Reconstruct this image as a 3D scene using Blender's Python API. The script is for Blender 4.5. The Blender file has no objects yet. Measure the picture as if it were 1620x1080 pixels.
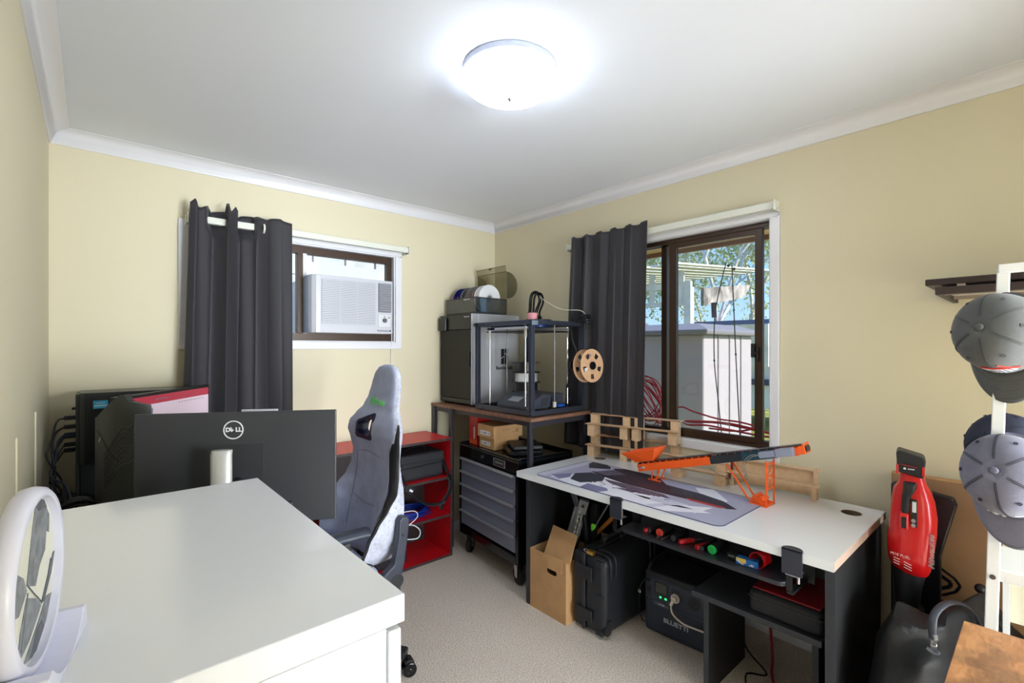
import bpy, bmesh, math, random
from mathutils import Matrix, Vector
random.seed(7)
C = bpy.context.scene.collection
PI = math.pi
# ---------------------------------------------------------------- camera, sky, sun, exposure
CAM_H = 1.40
FPX = 752.0
HY = 549.5
YAW = math.atan2(664.5, 752)
cd = bpy.data.cameras.new('camera'); cam = bpy.data.objects.new('camera', cd); C.objects.link(cam)
cam.location = (0, 0, CAM_H); cam.rotation_euler = (PI/2, 0, -YAW)
cd.sensor_width = 36; cd.lens = FPX/1620*36; cd.shift_y = (HY-540)/1620
cd.clip_start = 0.02; cd.clip_end = 400
bpy.context.scene.camera = cam
w = bpy.data.worlds.new('sky'); bpy.context.scene.world = w; w.use_nodes = True
nt = w.node_tree; bg = nt.nodes['Background']
stc = nt.nodes.new('ShaderNodeTexCoord'); ssep = nt.nodes.new('ShaderNodeSeparateXYZ'); nt.links.new(stc.outputs['Generated'], ssep.inputs[0])
srp = nt.nodes.new('ShaderNodeValToRGB'); nt.links.new(ssep.outputs[2], srp.inputs[0])
for i, (p, c) in enumerate(((0, (.52, .70, .86)), (.10, (.36, .62, .92)), (.35, (.16, .42, .86)), (1, (.10, .30, .74)))):
    e = srp.color_ramp.elements[i] if i < 2 else srp.color_ramp.elements.new(p)
    e.position = p; e.color = (*c, 1)
nt.links.new(srp.outputs[0], bg.inputs[0]); bg.inputs[1].default_value = 0.9
sl = bpy.data.lights.new('sun', 'SUN'); sun = bpy.data.objects.new('sun', sl); C.objects.link(sun)
sl.energy = 4.7; sl.angle = math.radians(.6); sl.color = (1, .95, .88)
sun.rotation_euler = Vector((0.10, -.80, .56)).to_track_quat('Z', 'Y').to_euler()   # from the window side, low enough to reach the shed
vs = bpy.context.scene.view_settings
vs.view_transform = 'Standard'; vs.look = 'None'; vs.gamma = 1; vs.exposure = 0.64; vs.use_curve_mapping = False
LAMP_POWER = 12.0
# added fill light in an unseen hall, shining in through the added doorway
al = bpy.data.lights.new('hall_fill_light', 'AREA'); hall = bpy.data.objects.new('hall_fill_light', al); C.objects.link(hall)
al.shape = 'RECTANGLE'; al.size = 2.1; al.size_y = 1.7; al.energy = 275; al.color = (.80, .90, 1)
hall.location = (1.65, -3.3, 1.05); hall.rotation_euler = (math.radians(90-6), 0, math.radians(8))

# ---------------------------------------------------------------- measuring helpers: a sight line met with a real plane of the room
FW = Vector((math.sin(YAW), math.cos(YAW), 0)); RT = Vector((math.cos(YAW), -math.sin(YAW), 0))
def ray(u, v): return FW + RT*((u-810)/FPX) + Vector((0, 0, (HY-v)/FPX))
def PZ(u, v, z): r = ray(u, v); return Vector((0, 0, CAM_H)) + r*((z-CAM_H)/r.z)
def PX(u, v, x): r = ray(u, v); return Vector((0, 0, CAM_H)) + r*(x/r.x)
def PY(u, v, y): r = ray(u, v); return Vector((0, 0, CAM_H)) + r*(y/r.y)

# ---------------------------------------------------------------- materials
def lin(c):
    return tuple(((x/255)/12.92 if x/255 <= .04045 else ((x/255+.055)/1.055)**2.4) for x in c)
MATS = {}
def mat(name, col, rough=.5, metal=0, bump=0, bs=60, var=0, vs_=6, emit=None, es=0, trans=0, alpha=1, coat=0, col2=None, spec=None, ior=None, sheen=0, stretch=None):
    if name in MATS: return MATS[name]
    m = bpy.data.materials.new(name); m.use_nodes = True; n = m.node_tree; b = n.nodes['Principled BSDF']
    c = lin(col)
    b.inputs['Base Color'].default_value = (*c, 1); b.inputs['Roughness'].default_value = rough
    b.inputs['Metallic'].default_value = metal; b.inputs['Transmission Weight'].default_value = trans
    b.inputs['Alpha'].default_value = alpha; b.inputs['Coat Weight'].default_value = coat
    b.inputs['Sheen Weight'].default_value = sheen
    if ior: b.inputs['IOR'].default_value = ior
    if spec is not None: b.inputs['Specular IOR Level'].default_value = spec
    if emit: b.inputs['Emission Color'].default_value = (*lin(emit), 1); b.inputs['Emission Strength'].default_value = es
    tc = n.nodes.new('ShaderNodeTexCoord'); mp = n.nodes.new('ShaderNodeMapping'); n.links.new(tc.outputs['Object'], mp.inputs[0])
    if stretch: mp.inputs['Scale'].default_value = stretch
    if var or col2:
        t = n.nodes.new('ShaderNodeTexNoise'); t.inputs['Scale'].default_value = vs_; t.inputs['Detail'].default_value = 5
        n.links.new(mp.outputs[0], t.inputs[0])
        r = n.nodes.new('ShaderNodeValToRGB'); r.color_ramp.elements[0].position = .36; r.color_ramp.elements[1].position = .64
        a = col2 if col2 else tuple(max(0, x*(1-var)) for x in col)
        r.color_ramp.elements[0].color = (*lin(a), 1); r.color_ramp.elements[1].color = (*c, 1)
        n.links.new(t.outputs[0], r.inputs[0]); n.links.new(r.outputs[0], b.inputs['Base Color'])
    if bump:
        t = n.nodes.new('ShaderNodeTexNoise'); t.inputs['Scale'].default_value = bs; t.inputs['Detail'].default_value = 3
        n.links.new(mp.outputs[0], t.inputs[0])
        bp = n.nodes.new('ShaderNodeBump'); bp.inputs['Strength'].default_value = bump; bp.inputs['Distance'].default_value = .01
        n.links.new(t.outputs[0], bp.inputs['Height']); n.links.new(bp.outputs[0], b.inputs['Normal'])
    MATS[name] = m
    return m
WALL = mat('wall_paint', (222, 212, 183), .6, bump=.02, bs=180)
CEIL = mat('ceiling_paint', (236, 240, 249), .7, bump=.02, bs=120)
TRIM = mat('white_gloss_paint', (232, 231, 236), .35)
BROWN = mat('brown_aluminium', (66, 47, 34), .35, .3)
WHITE = mat('white_laminate', (238, 239, 242), .22, coat=.3)
WPL = mat('white_plastic', (222, 222, 226), .35)
LAV = mat('pale_lavender_plastic', (226, 226, 244), .25)
BLK = mat('black_plastic', (22, 22, 25), .45)
BLKM = mat('black_metal', (20, 20, 23), .4, .2)
BLKG = mat('black_gloss', (14, 14, 16), .18)
CHAR = mat('charcoal_board', (50, 53, 60), .55, var=.08, vs_=40)
CHARD = mat('charcoal_board_dark', (18, 19, 22), .6)
DGREY = mat('dark_grey_plastic', (52, 52, 54), .45)
BLUEBLK = mat('blue_black_plastic', (42, 46, 60), .45)
STEEL = mat('brushed_steel', (190, 190, 194), .28, 1)
CHROME = mat('chrome', (215, 215, 218), .12, 1)
SILVER = mat('silver_paint', (168, 170, 178), .38, .35)
GREYM = mat('grey_drawer_paint', (128, 138, 158), .35, .25)
RUB = mat('rubber', (18, 18, 18), .7)
RED = mat('red_board', (208, 22, 34), .4)
CARD = mat('cardboard', (196, 152, 104), .8, var=.06, vs_=12, bump=.05, bs=90)
CARD2 = mat('cardboard_dull', (160, 125, 92), .85, var=.08, vs_=5)
CARDD = mat('cardboard_inside', (140, 104, 66), .9)
PLY = mat('plywood', (228, 194, 156), .55, var=.05, vs_=8, stretch=(6, 1, 6))
PLYE = mat('plywood_edge', (176, 126, 86), .6)
ORANGE = mat('orange_plastic', (240, 92, 22), .4)
GLASS = mat('window_glass', (255, 255, 255), .0, trans=1, ior=1.0, spec=.3)
CURT = mat('dark_curtain_fabric', (42, 39, 45), .62, bump=.08, bs=400, sheen=.15)
CABLE = mat('black_cable', (20, 20, 22), .5)
TEAL = mat('teal_blue_plastic', (26, 66, 84), .35)
TEXTW = mat('white_print', (220, 220, 222), .5)

# ---------------------------------------------------------------- mesh builder
def vv(p): return p if isinstance(p, Vector) else Vector(p)
class B:
    def __init__(s, m=None): s.bm = bmesh.new(); s.m = m or Matrix(); s.mi = 0
    def _v(s, p): return s.bm.verts.new(s.m @ vv(p))
    def _f(s, vs):
        try:
            f = s.bm.faces.new(vs); f.material_index = s.mi; return f
        except ValueError: return None
    def box(s, x0, y0, z0, x1, y1, z1):
        x0, x1 = min(x0, x1), max(x0, x1); y0, y1 = min(y0, y1), max(y0, y1); z0, z1 = min(z0, z1), max(z0, z1)
        v = [s._v((x, y, z)) for z in (z0, z1) for y in (y0, y1) for x in (x0, x1)]
        for f in ((0, 2, 3, 1), (4, 5, 7, 6), (0, 1, 5, 4), (2, 6, 7, 3), (0, 4, 6, 2), (1, 3, 7, 5)): s._f([v[i] for i in f])
        return s
    def cbox(s, c, d, m=None):
        old = s.m
        s.m = s.m @ Matrix.Translation(vv(c)) @ (m or Matrix())
        s.box(-d[0]/2, -d[1]/2, -d[2]/2, d[0]/2, d[1]/2, d[2]/2); s.m = old
        return s
    def bar(s, p0, p1, wd, th, up=(0, 0, 1)):
        p0, p1 = vv(p0), vv(p1); d = p1-p0; L = d.length; d.normalize(); u = vv(up)
        if abs(d.dot(u)) > .98: u = Vector((1, 0, 0))
        a = d.cross(u).normalized(); c = a.cross(d).normalized()
        m = Matrix((a, d, c)).transposed().to_4x4(); m.translation = (p0+p1)/2
        return s.cbox((0, 0, 0), (wd, L, th), m)
    def ring(s, c, a, b, r, n, r2=None):
        return [s._v(vv(c) + a*math.cos(2*PI*i/n)*r + b*math.sin(2*PI*i/n)*(r2 or r)) for i in range(n)]
    def cyl(s, p0, p1, r0, r1=None, n=20, cap=True):
        p0, p1 = vv(p0), vv(p1); r1 = r0 if r1 is None else r1
        d = (p1-p0).normalized(); u = Vector((0, 0, 1)) if abs(d.z) < .9 else Vector((1, 0, 0))
        a = d.cross(u).normalized(); b = d.cross(a)
        A = s.ring(p0, a, b, r0, n); D = s.ring(p1, a, b, r1, n)
        for i in range(n): s._f([A[i], A[(i+1) % n], D[(i+1) % n], D[i]])
        if cap: s._f(A[::-1]); s._f(D)
        return s
    def tube(s, pts, r, n=8, closed=False, sub=4, flat=None):
        P = [vv(p) for p in pts]
        if sub > 1 and len(P) > 2:
            Q = []; N = len(P)
            for i in range(N if closed else N-1):
                if closed: a, b, c, d = P[i-1], P[i], P[(i+1) % N], P[(i+2) % N]
                else: a, b, c, d = P[max(i-1, 0)], P[i], P[i+1], P[min(i+2, N-1)]
                for k in range(sub):
                    t = k/sub
                    Q.append(.5*((2*b)+(c-a)*t+(2*a-5*b+4*c-d)*t*t+(3*b-a-3*c+d)*t**3))
            if not closed: Q.append(P[-1])
            P = Q
        N = len(P); rings = []; a = None
        for i in range(N):
            d = (P[(i+1) % N]-P[i-1]) if closed else (P[min(i+1, N-1)]-P[max(i-1, 0)])
            if d.length < 1e-9: d = Vector((0, 0, 1))
            d.normalize()
            if a is None:
                u = Vector((0, 0, 1)) if abs(d.z) < .9 else Vector((1, 0, 0)); a = d.cross(u).normalized()
            a = a - d*a.dot(d)
            a = a.normalized() if a.length > 1e-6 else d.orthogonal().normalized()
            b = d.cross(a); rings.append(s.ring(P[i], a, b, r, n, flat))
        for i in range(N if closed else N-1):
            A, D = rings[i], rings[(i+1) % N]
            for k in range(n): s._f([A[k], A[(k+1) % n], D[(k+1) % n], D[k]])
        if not closed: s._f(rings[0][::-1]); s._f(rings[-1])
        return s
    def lathe(s, prof, n=32, m=None, cap=True):
        old = s.m; s.m = s.m @ (m or Matrix())
        R = [[s._v((r*math.cos(2*PI*i/n), r*math.sin(2*PI*i/n), z)) for i in range(n)] for r, z in prof]
        for j in range(len(R)-1):
            for i in range(n): s._f([R[j][i], R[j][(i+1) % n], R[j+1][(i+1) % n], R[j+1][i]])
        if cap: s._f(R[0][::-1]); s._f(R[-1])
        s.m = old; return s
    def prism(s, poly, h, m=None, mi=None):
        """polygon in local xy, extruded along local z from 0 to h"""
        old = s.m; s.m = s.m @ (m or Matrix()); om = s.mi
        if mi is not None: s.mi = mi
        A = [s._v((p[0], p[1], 0)) for p in poly]; D = [s._v((p[0], p[1], h)) for p in poly]
        n = len(poly)
        for i in range(n): s._f([A[i], A[(i+1) % n], D[(i+1) % n], D[i]])
        s._f(A[::-1]); s._f(D); s.m = old; s.mi = om; return s
    def loft(s, rings, closed=True, cap=True, mif=None):
        R = [[s._v(p) for p in r] for r in rings]; n = len(R[0])
        for j in range(len(R)-1):
            for i in range(n if closed else n-1):
                f = s._f([R[j][i], R[j][(i+1) % n], R[j+1][(i+1) % n], R[j+1][i]])
                if f and mif: f.material_index = mif(j, i)
        if cap: s._f(R[0][::-1]); s._f(R[-1])
        return s
    def sheet(s, fn, nu, nv, mif=None):
        R = [[s._v(fn(i/nu, j/nv)) for i in range(nu+1)] for j in range(nv+1)]
        for j in range(nv):
            for i in range(nu):
                f = s._f([R[j][i], R[j][i+1], R[j+1][i+1], R[j+1][i]])
                if f and mif: f.material_index = mif(i/nu, j/nv)
        return s
    def ball(s, c, r, sc=(1, 1, 1), n=16, m=None):
        c = vv(c)
        mm = Matrix.Translation(c) @ (m or Matrix()) @ Matrix.Diagonal((r*sc[0], r*sc[1], r*sc[2], 1))
        pr = [(math.sin(PI*k/n), -math.cos(PI*k/n)) for k in range(n+1)]
        pr[0] = (1e-3, -1); pr[-1] = (1e-3, 1)
        return s.lathe(pr, n*2, mm)
def ROT(ax, deg): return Matrix.Rotation(math.radians(deg), 4, ax)
def T(*p): return Matrix.Translation(vv(p) if len(p) == 3 else vv(p[0]))
def basis(x, y, o=(0, 0, 0)):
    x = vv(x).normalized(); y = vv(y).normalized(); z = x.cross(y).normalized(); y = z.cross(x)
    m = Matrix((x, y, z)).transposed().to_4x4(); m.translation = vv(o); return m

def mesh_of(b, name, mats, smooth=False):
    bmesh.ops.remove_doubles(b.bm, verts=b.bm.verts, dist=1e-6)
    bmesh.ops.recalc_face_normals(b.bm, faces=b.bm.faces)
    me = bpy.data.meshes.new(name); b.bm.to_mesh(me); b.bm.free()
    for m in (mats if isinstance(mats, (list, tuple)) else [mats]): me.materials.append(m)
    if smooth:
        me.shade_smooth()
        try: me.set_sharp_from_angle(angle=math.radians(smooth if smooth is not True else 40))
        except Exception: pass
    return me
def finish(o, bev, seg=2, solid=0):
    if solid:
        md = o.modifiers.new('solid', 'SOLIDIFY'); md.thickness = solid; md.offset = 0
    if bev:
        md = o.modifiers.new('bevel', 'BEVEL'); md.width = bev; md.segments = seg; md.limit_method = 'ANGLE'; md.angle_limit = math.radians(35)
        md.harden_normals = False
def thing(name, label, cat, loc=(0, 0, 0), rz=0, group=None, kind=None):
    o = bpy.data.objects.new(name, None); C.objects.link(o); o.empty_display_size = .05
    o.location = loc; o.rotation_euler = (0, 0, math.radians(rz))
    if label: o['label'] = label
    if cat: o['category'] = cat
    if group: o['group'] = group
    if kind: o['kind'] = kind
    return o
def wmat(o):
    m = Matrix.LocRotScale(o.location, o.rotation_euler, o.scale)
    return wmat(o.parent) @ m if o.parent else m
def part(name, b, m, parent, bev=0, smooth=False, world=False, seg=2, solid=0, label=None, kind=None):
    """world=True: the builder holds room coordinates"""
    me = mesh_of(b, name, m, smooth)
    if world: me.transform(wmat(parent).inverted())
    o = bpy.data.objects.new(name, me); C.objects.link(o); o.parent = parent
    finish(o, bev, seg, solid)
    if label: o['label'] = label
    if kind: o['kind'] = kind
    return o
def single(name, label, cat, b, m, bev=0, smooth=False, group=None, kind=None, seg=2, solid=0):
    """a one-mesh thing built in room coordinates; origin moves to its base"""
    me = mesh_of(b, name, m, smooth)
    xs = [v.co.x for v in me.vertices]; ys = [v.co.y for v in me.vertices]; zs = [v.co.z for v in me.vertices]
    o0 = Vector(((min(xs)+max(xs))/2, (min(ys)+max(ys))/2, min(zs)))
    me.transform(Matrix.Translation(-o0))
    o = bpy.data.objects.new(name, me); C.objects.link(o); o.location = o0
    if label: o['label'] = label
    if cat: o['category'] = cat
    if group: o['group'] = group
    if kind: o['kind'] = kind
    finish(o, bev, seg, solid)
    return o
def dup(root, loc, rz=None, label=None, group=None, parent=None):
    c = root.copy(); C.objects.link(c)
    if parent: c.parent = parent
    else:
        c.location = loc
        if rz is not None: c.rotation_euler = (0, 0, math.radians(rz))
        if label: c['label'] = label
        if group: c['group'] = group
    for ch in list(root.children): dup(ch, None, parent=c)
    return c
def text(name, body, size, m4, mt, parent, ext=.0006, align='CENTER', bold=0, shear=0, world=True, sx=1):
    cu = bpy.data.curves.new(name, 'FONT'); cu.body = body; cu.size = size; cu.extrude = ext; cu.align_x = align; cu.align_y = 'CENTER'
    cu.offset = bold; cu.shear = shear
    t = bpy.data.objects.new(name, cu); C.objects.link(t)
    dg = bpy.context.evaluated_depsgraph_get()
    me = bpy.data.meshes.new_from_object(t.evaluated_get(dg)); bpy.data.objects.remove(t)
    me.materials.clear(); me.materials.append(mt)
    me.transform((wmat(parent).inverted() if world else Matrix()) @ m4 @ Matrix.Diagonal((sx, 1, 1, 1)))
    o = bpy.data.objects.new(name, me); C.objects.link(o); o.parent = parent
    return o

# ---------------------------------------------------------------- the room
XL, XR, YB, YF, ZC = -.148, 2.487, 3.028, -.62, 2.40
TH = .11
def wall(name, b, m=WALL): return single(name, None, None, b, m, kind='structure')
carpet = mat('loop_carpet', (190, 176, 162), .95)
n = carpet.node_tree; bs = n.nodes['Principled BSDF']
tc = n.nodes.new('ShaderNodeTexCoord')
vo = n.nodes.new('ShaderNodeTexVoronoi'); vo.inputs['Scale'].default_value = 210; n.links.new(tc.outputs['Object'], vo.inputs[0])
no = n.nodes.new('ShaderNodeTexNoise'); no.inputs['Scale'].default_value = 170; no.inputs['Detail'].default_value = 4; n.links.new(tc.outputs['Object'], no.inputs[0])
mx = n.nodes.new('ShaderNodeValToRGB'); mx.color_ramp.elements[0].position = .32; mx.color_ramp.elements[1].position = .68
mx.color_ramp.elements[0].color = (*lin((186, 170, 156)), 1); mx.color_ramp.elements[1].color = (*lin((246, 234, 220)), 1)
n.links.new(no.outputs[0], mx.inputs[0]); n.links.new(mx.outputs[0], bs.inputs['Base Color'])
bp = n.nodes.new('ShaderNodeBump'); bp.inputs['Strength'].default_value = .7; bp.inputs['Distance'].default_value = .006
n.links.new(vo.outputs['Distance'], bp.inputs['Height']); n.links.new(bp.outputs[0], bs.inputs['Normal'])
wall('floor', B().box(XL-TH, YF-TH, -.1, XR+TH, YB+TH, 0), carpet)
wall('ceiling', B().box(XL-TH, YF-TH, ZC, XR+TH, YB+TH, ZC+.08), CEIL)
wall('wall_left', B().box(XL-TH, YF-TH, 0, XL, YB+TH, ZC))
HY2 = -3.6
b = B(); b.box(XL, YF-TH, 0, .72, YF, ZC); b.box(1.98, YF-TH, 0, XR, YF, ZC); b.box(.72, YF-TH, 1.98, 1.98, YF, ZC)  # doorway added in the unseen wall, sized to shape the fill light
wall('wall_front', b)
wall('floor_added_hall', B().box(XL-TH, HY2-TH, -.1, XR+TH, YF-TH, 0), carpet); wall('ceiling_added_hall', B().box(XL-TH, HY2-TH, ZC, XR+TH, YF-TH, ZC+.08), CEIL)  # unseen hall, added to house the fill light
b = B(); b.box(XL-TH, HY2, 0, XL, YF-TH, ZC); b.box(XR, HY2, 0, XR+TH, YF-TH, ZC); b.box(XL-TH, HY2-TH, 0, XR+TH, HY2, ZC)
wall('wall_added_hall', b)
# back wall with the small window, right wall with the large one
W1 = (.385, 1.585, 1.435, 2.035)      # x0 x1 z0 z1 of the opening
W2 = (.905, 2.125, .885, 2.035)        # y0 y1 z0 z1 of the opening
b = B(); b.box(XL, YB, 0, W1[0], YB+TH, ZC); b.box(W1[1], YB, 0, XR+TH, YB+TH, ZC); b.box(W1[0], YB, 0, W1[1], YB+TH, W1[2]); b.box(W1[0], YB, W1[3], W1[1], YB+TH, ZC)
wall('wall_back', b)
b = B(); b.box(XR, YF-TH, 0, XR+TH, W2[0], ZC); b.box(XR, W2[1], 0, XR+TH, YB, ZC); b.box(XR, W2[0], 0, XR+TH, W2[1], W2[2]); b.box(XR, W2[0], W2[3], XR+TH, W2[1], ZC)
wall('wall_right', b)
# coved cornice: profile (distance from wall, height)
COV = [(0, 2.335), (.006, 2.335), (.010, 2.343), (.016, 2.362), (.030, 2.382), (.050, 2.393), (.064, 2.395), (.070, 2.398), (.070, 2.4), (0, 2.4)]
def cornice(name, a, d, inn):
    a, d, inn = Vector(a), Vector(d), Vector(inn)
    ln = d.length; dd = d.normalized(); b = B()
    rg = []
    for t, sgn in ((0, 1), (ln, -1)):
        rg.append([a + dd*(t + sgn*o) + inn*o + Vector((0, 0, z)) for o, z in COV])
    b.loft(rg)
    return single(name, None, None, b, TRIM, kind='structure', smooth=50)
cornice('trim_1', (XL, YF, 0), (0, YB-YF, 0), (1, 0, 0)); cornice('trim_2', (XL, YB, 0), (XR-XL, 0, 0), (0, -1, 0))
cornice('trim_3', (XR, YF, 0), (0, YB-YF, 0), (-1, 0, 0)); cornice('trim_4', (XL, YF, 0), (XR-XL, 0, 0), (0, 1, 0))
single('baseboard_back', None, None, B().box(XL, YB-.014, 0, XR, YB, .07), TRIM, bev=.004, kind='structure')
single('baseboard_left', None, None, B().box(XL, YF, 0, XL+.014, YB-.014, .07), TRIM, bev=.004, kind='structure')
single('baseboard_right', None, None, B().box(XR-.014, YF, 0, XR, YB-.014, .07), TRIM, bev=.004, kind='structure')
# thin painted cover strips on the left wall
for i, (u, zt) in enumerate(((27, PX(27, 688, XL).z), (57, PX(57, 648, XL).z))):
    r = ray(u, 700); yy = (XL+.004)*r.y/r.x
    single('trim_%d' % (5+i), None, None, B().box(XL, yy-.005, .07, XL+.005, yy+.005, zt), WALL, bev=.002, kind='structure')

# ---------------------------------------------------------------- windows
w1 = thing('window_1', None, None, ((W1[0]+W1[1])/2, YB, W1[2]), kind='structure')
aw = .045
b = B()
b.box(W1[0]-aw, YB-.012, W1[2]-aw, W1[1]+aw, YB, W1[2]); b.box(W1[0]-aw, YB-.012, W1[3], W1[1]+aw, YB, W1[3]+aw)
b.box(W1[0]-aw, YB-.012, W1[2], W1[0], YB, W1[3]); b.box(W1[1], YB-.012, W1[2], W1[1]+aw, YB, W1[3])
part('architrave', b, TRIM, w1, bev=.003, world=True)
b = B()
b.box(W1[0], YB, W1[2], W1[1], YB+.07, W1[2]+.008); b.box(W1[0], YB, W1[3]-.008, W1[1], YB+.07, W1[3])
b.box(W1[0], YB, W1[2]+.008, W1[0]+.008, YB+.07, W1[3]-.008); b.box(W1[1]-.008, YB, W1[2]+.008, W1[1], YB+.07, W1[3]-.008)
part('reveal', b, TRIM, w1, world=True)
xm = .965
b = B(); y0, y1 = YB+.035, YB+.075; fx0, fx1, fz0, fz1 = W1[0]+.008, W1[1]-.008, W1[2]+.008, W1[3]-.008
b.box(fx0, y0, fz0, fx1, y1, fz0+.045); b.box(fx0, y0, fz1-.045, fx1, y1, fz1)
b.box(fx0, y0, fz0+.045, fx0+.04, y1, fz1-.045); b.box(fx1-.035, y0, fz0+.045, fx1, y1, fz1-.045); b.box(xm-.02, y0-.008, fz0+.045, xm+.012, y1, fz1-.045)
part('frame', b, BROWN, w1, bev=.002, world=True)
part('mullion_strip', B().box(xm+.012, y0-.008, fz0+.045, xm+.034, y1-.01, fz1-.045), TRIM, w1, world=True, label='white filler strip beside the brown mullion')
part('pane', B().box(fx0+.04, YB+.058, fz0+.045, xm-.02, YB+.061, fz1-.045), GLASS, w1, world=True)
part('pane', B().box(xm+.034, YB+.058, 1.86, fx1-.035, YB+.061, fz1-.045), GLASS, w1, world=True)

w2 = thing('window_2', None, None, (XR, (W2[0]+W2[1])/2, W2[2]), kind='structure')
b = B(); aw = .042
b.box(XR-.014, W2[0]-aw, W2[2]-aw, XR, W2[1]+aw, W2[2]); b.box(XR-.014, W2[0]-aw, W2[3], XR, W2[1]+aw, W2[3]+aw)
b.box(XR-.014, W2[0]-aw, W2[2], XR, W2[0], W2[3]); b.box(XR-.014, W2[1], W2[2], XR, W2[1]+aw, W2[3])
part('architrave', b, TRIM, w2, bev=.003, world=True)
b = B()
b.box(XR, W2[0], W2[2], XR+.05, W2[1], W2[2]+.008); b.box(XR, W2[0], W2[3]-.008, XR+.05, W2[1], W2[3])
b.box(XR, W2[0], W2[2]+.008, XR+.05, W2[0]+.006, W2[3]-.008); b.box(XR, W2[1]-.006, W2[2]+.008, XR+.05, W2[1], W2[3]-.008)
part('reveal', b, TRIM, w2, world=True)
x0, x1 = XR+.03, XR+.085; ya, yb_, za, zb = W2[0]+.006, W2[1]-.006, W2[2]+.008, W2[3]-.008
b = B()
b.box(x0, ya, za, x1, yb_, za+.035); b.box(x0, ya, zb-.026, x1, yb_, zb)
b.box(x0+.03, ya, za+.035, x1, ya+.008, zb-.026); b.box(x0, yb_-.03, za+.035, x1, yb_, zb-.026)
b.box(x0+.028, 1.500, za+.035, x1, 1.535, zb-.026)
part('frame', b, BROWN, w2, bev=.002, world=True)
sx0 = x0-.002
sash = B(); ys0, ys1 = .953, 1.468
sash.box(sx0, ys0, za+.02, sx0+.026, ys0+.036, zb-.028); sash.box(sx0, ys1-.045, za+.02, sx0+.026, ys1, zb-.028)
sash.box(sx0, ys0+.036, za+.02, sx0+.026, ys1-.045, za+.05); sash.box(sx0, ys0+.036, zb-.054, sx0+.026, ys1-.045, zb-.028)
so = part('sliding_sash', sash, BROWN, w2, bev=.002, world=True)
b = B(); b.box(sx0-.012, .966, 1.33, sx0, .980, 1.40); b.box(sx0-.02, .985, 1.35, sx0-.008, 1.002, 1.42); b.box(sx0-.016, .97, 1.362, sx0-.004, 1.0, 1.378)
o = part('sash_lock', b, BLK, w2, bev=.002, world=True)
part('pane', B().box(sx0+.01, ys0+.036, za+.05, sx0+.013, ys1-.045, zb-.054), GLASS, w2, world=True)
part('pane', B().box(x1-.02, 1.535, za+.035, x1-.017, yb_-.03, zb-.026), GLASS, w2, world=True)
part('outer_sill', B().box(x1, W2[0]-.1, W2[2]-.09, XR+.30, W2[1]+.1, W2[2]-.005), mat('sill_brick', (150, 120, 100), .8, var=.2, vs_=20), w2, bev=.004, world=True)

# ---------------------------------------------------------------- ceiling light
lamp = thing('ceiling_light', 'round frosted white dome light fixed to the ceiling', 'ceiling light', (1.125, 1.285, 2.4))
b = B(); b.lathe([(.001, 0), (.158, 0), (.168, -.004), (.170, -.022), (.166, -.03), (.001, -.03)], 64)
part('base_ring', b, SILVER, lamp, smooth=30)
LG = mat('lit_frosted_glass', (250, 248, 242), .35, emit=(226, 238, 255), es=LAMP_POWER)
b = B(); pr = [(.001, -.0305), (.171, -.0305)]
for k in range(1, 17):
    a = k/16*PI/2; pr.append((.1745*math.cos(a)**.8 if k < 16 else .001, -.030-.072*math.sin(a)))
b.lathe(pr, 64); part('dome', b, LG, lamp, smooth=60)
b = B(); b.lathe([(.001, -.102), (.008, -.1025), (.009, -.107), (.005, -.114), (.001, -.115)], 16); part('finial', b, CHROME, lamp, smooth=True)
def clear_mat(name, tint=(255, 255, 255), gloss=.06, op=0, opcol=(60, 62, 60), rough=.02):
    m = bpy.data.materials.new(name); m.use_nodes = True; n = m.node_tree; n.nodes.remove(n.nodes['Principled BSDF'])
    out = n.nodes['Material Output']; tr = n.nodes.new('ShaderNodeBsdfTransparent'); tr.inputs[0].default_value = (*lin(tint), 1)
    gl = n.nodes.new('ShaderNodeBsdfGlossy'); gl.inputs['Roughness'].default_value = rough
    df = n.nodes.new('ShaderNodeBsdfDiffuse'); df.inputs[0].default_value = (*lin(opcol), 1)
    m1 = n.nodes.new('ShaderNodeMixShader'); m1.inputs[0].default_value = op; n.links.new(tr.outputs[0], m1.inputs[1]); n.links.new(df.outputs[0], m1.inputs[2])
    m2 = n.nodes.new('ShaderNodeMixShader'); m2.inputs[0].default_value = gloss; n.links.new(m1.outputs[0], m2.inputs[1]); n.links.new(gl.outputs[0], m2.inputs[2])
    n.links.new(m2.outputs[0], out.inputs[0]); return m
gm = clear_mat('clear_window_glass', (250, 252, 252), .04)
for o in bpy.data.objects:
    if o.name.startswith('pane'): o.data.materials[0] = gm
SMOKE = clear_mat('smoky_clear_plastic', (205, 208, 208), .12, .20, (86, 90, 96), .08)
SMOKED = clear_mat('dark_smoky_glass', (50, 52, 52), .06, .6, (22, 23, 23), .06)

# ---------------------------------------------------------------- curtain rails (white headrails with end brackets)
def rail(name, label, p0, p1, back):
    """p0,p1: ends of the rail centre line; back: vector to the wall"""
    p0, p1 = vv(p0), vv(p1); t = thing(name, label, 'curtain rail', (p0+p1)/2 - Vector((0, 0, .02)))
    part('rail', B().bar(p0, p1, .030, .036), mat('rail_cream', (226, 226, 214), .35), t, bev=.003, world=True)
    for p, s in ((p0, 1), (p1, -1)):
        d = (p1-p0).normalized()*s
        b = B(); b.bar(p-d*.004, p, .052, .05); q = p-d*.002+vv(back)*.5
        b.bar(p-d*.002, p-d*.002+vv(back), .004, .05)
        b.cyl(p-d*.004+Vector((0, 0, -.012)), p-d*.009+Vector((0, 0, -.012)), .005, n=10); b.cyl(p-d*.004+Vector((0, 0, .01)), p-d*.008+Vector((0, 0, .01)), .004, n=10)
        part('bracket', b, mat('rail_cream', (226, 226, 214)), t, world=True, bev=.001)
    return t
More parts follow.
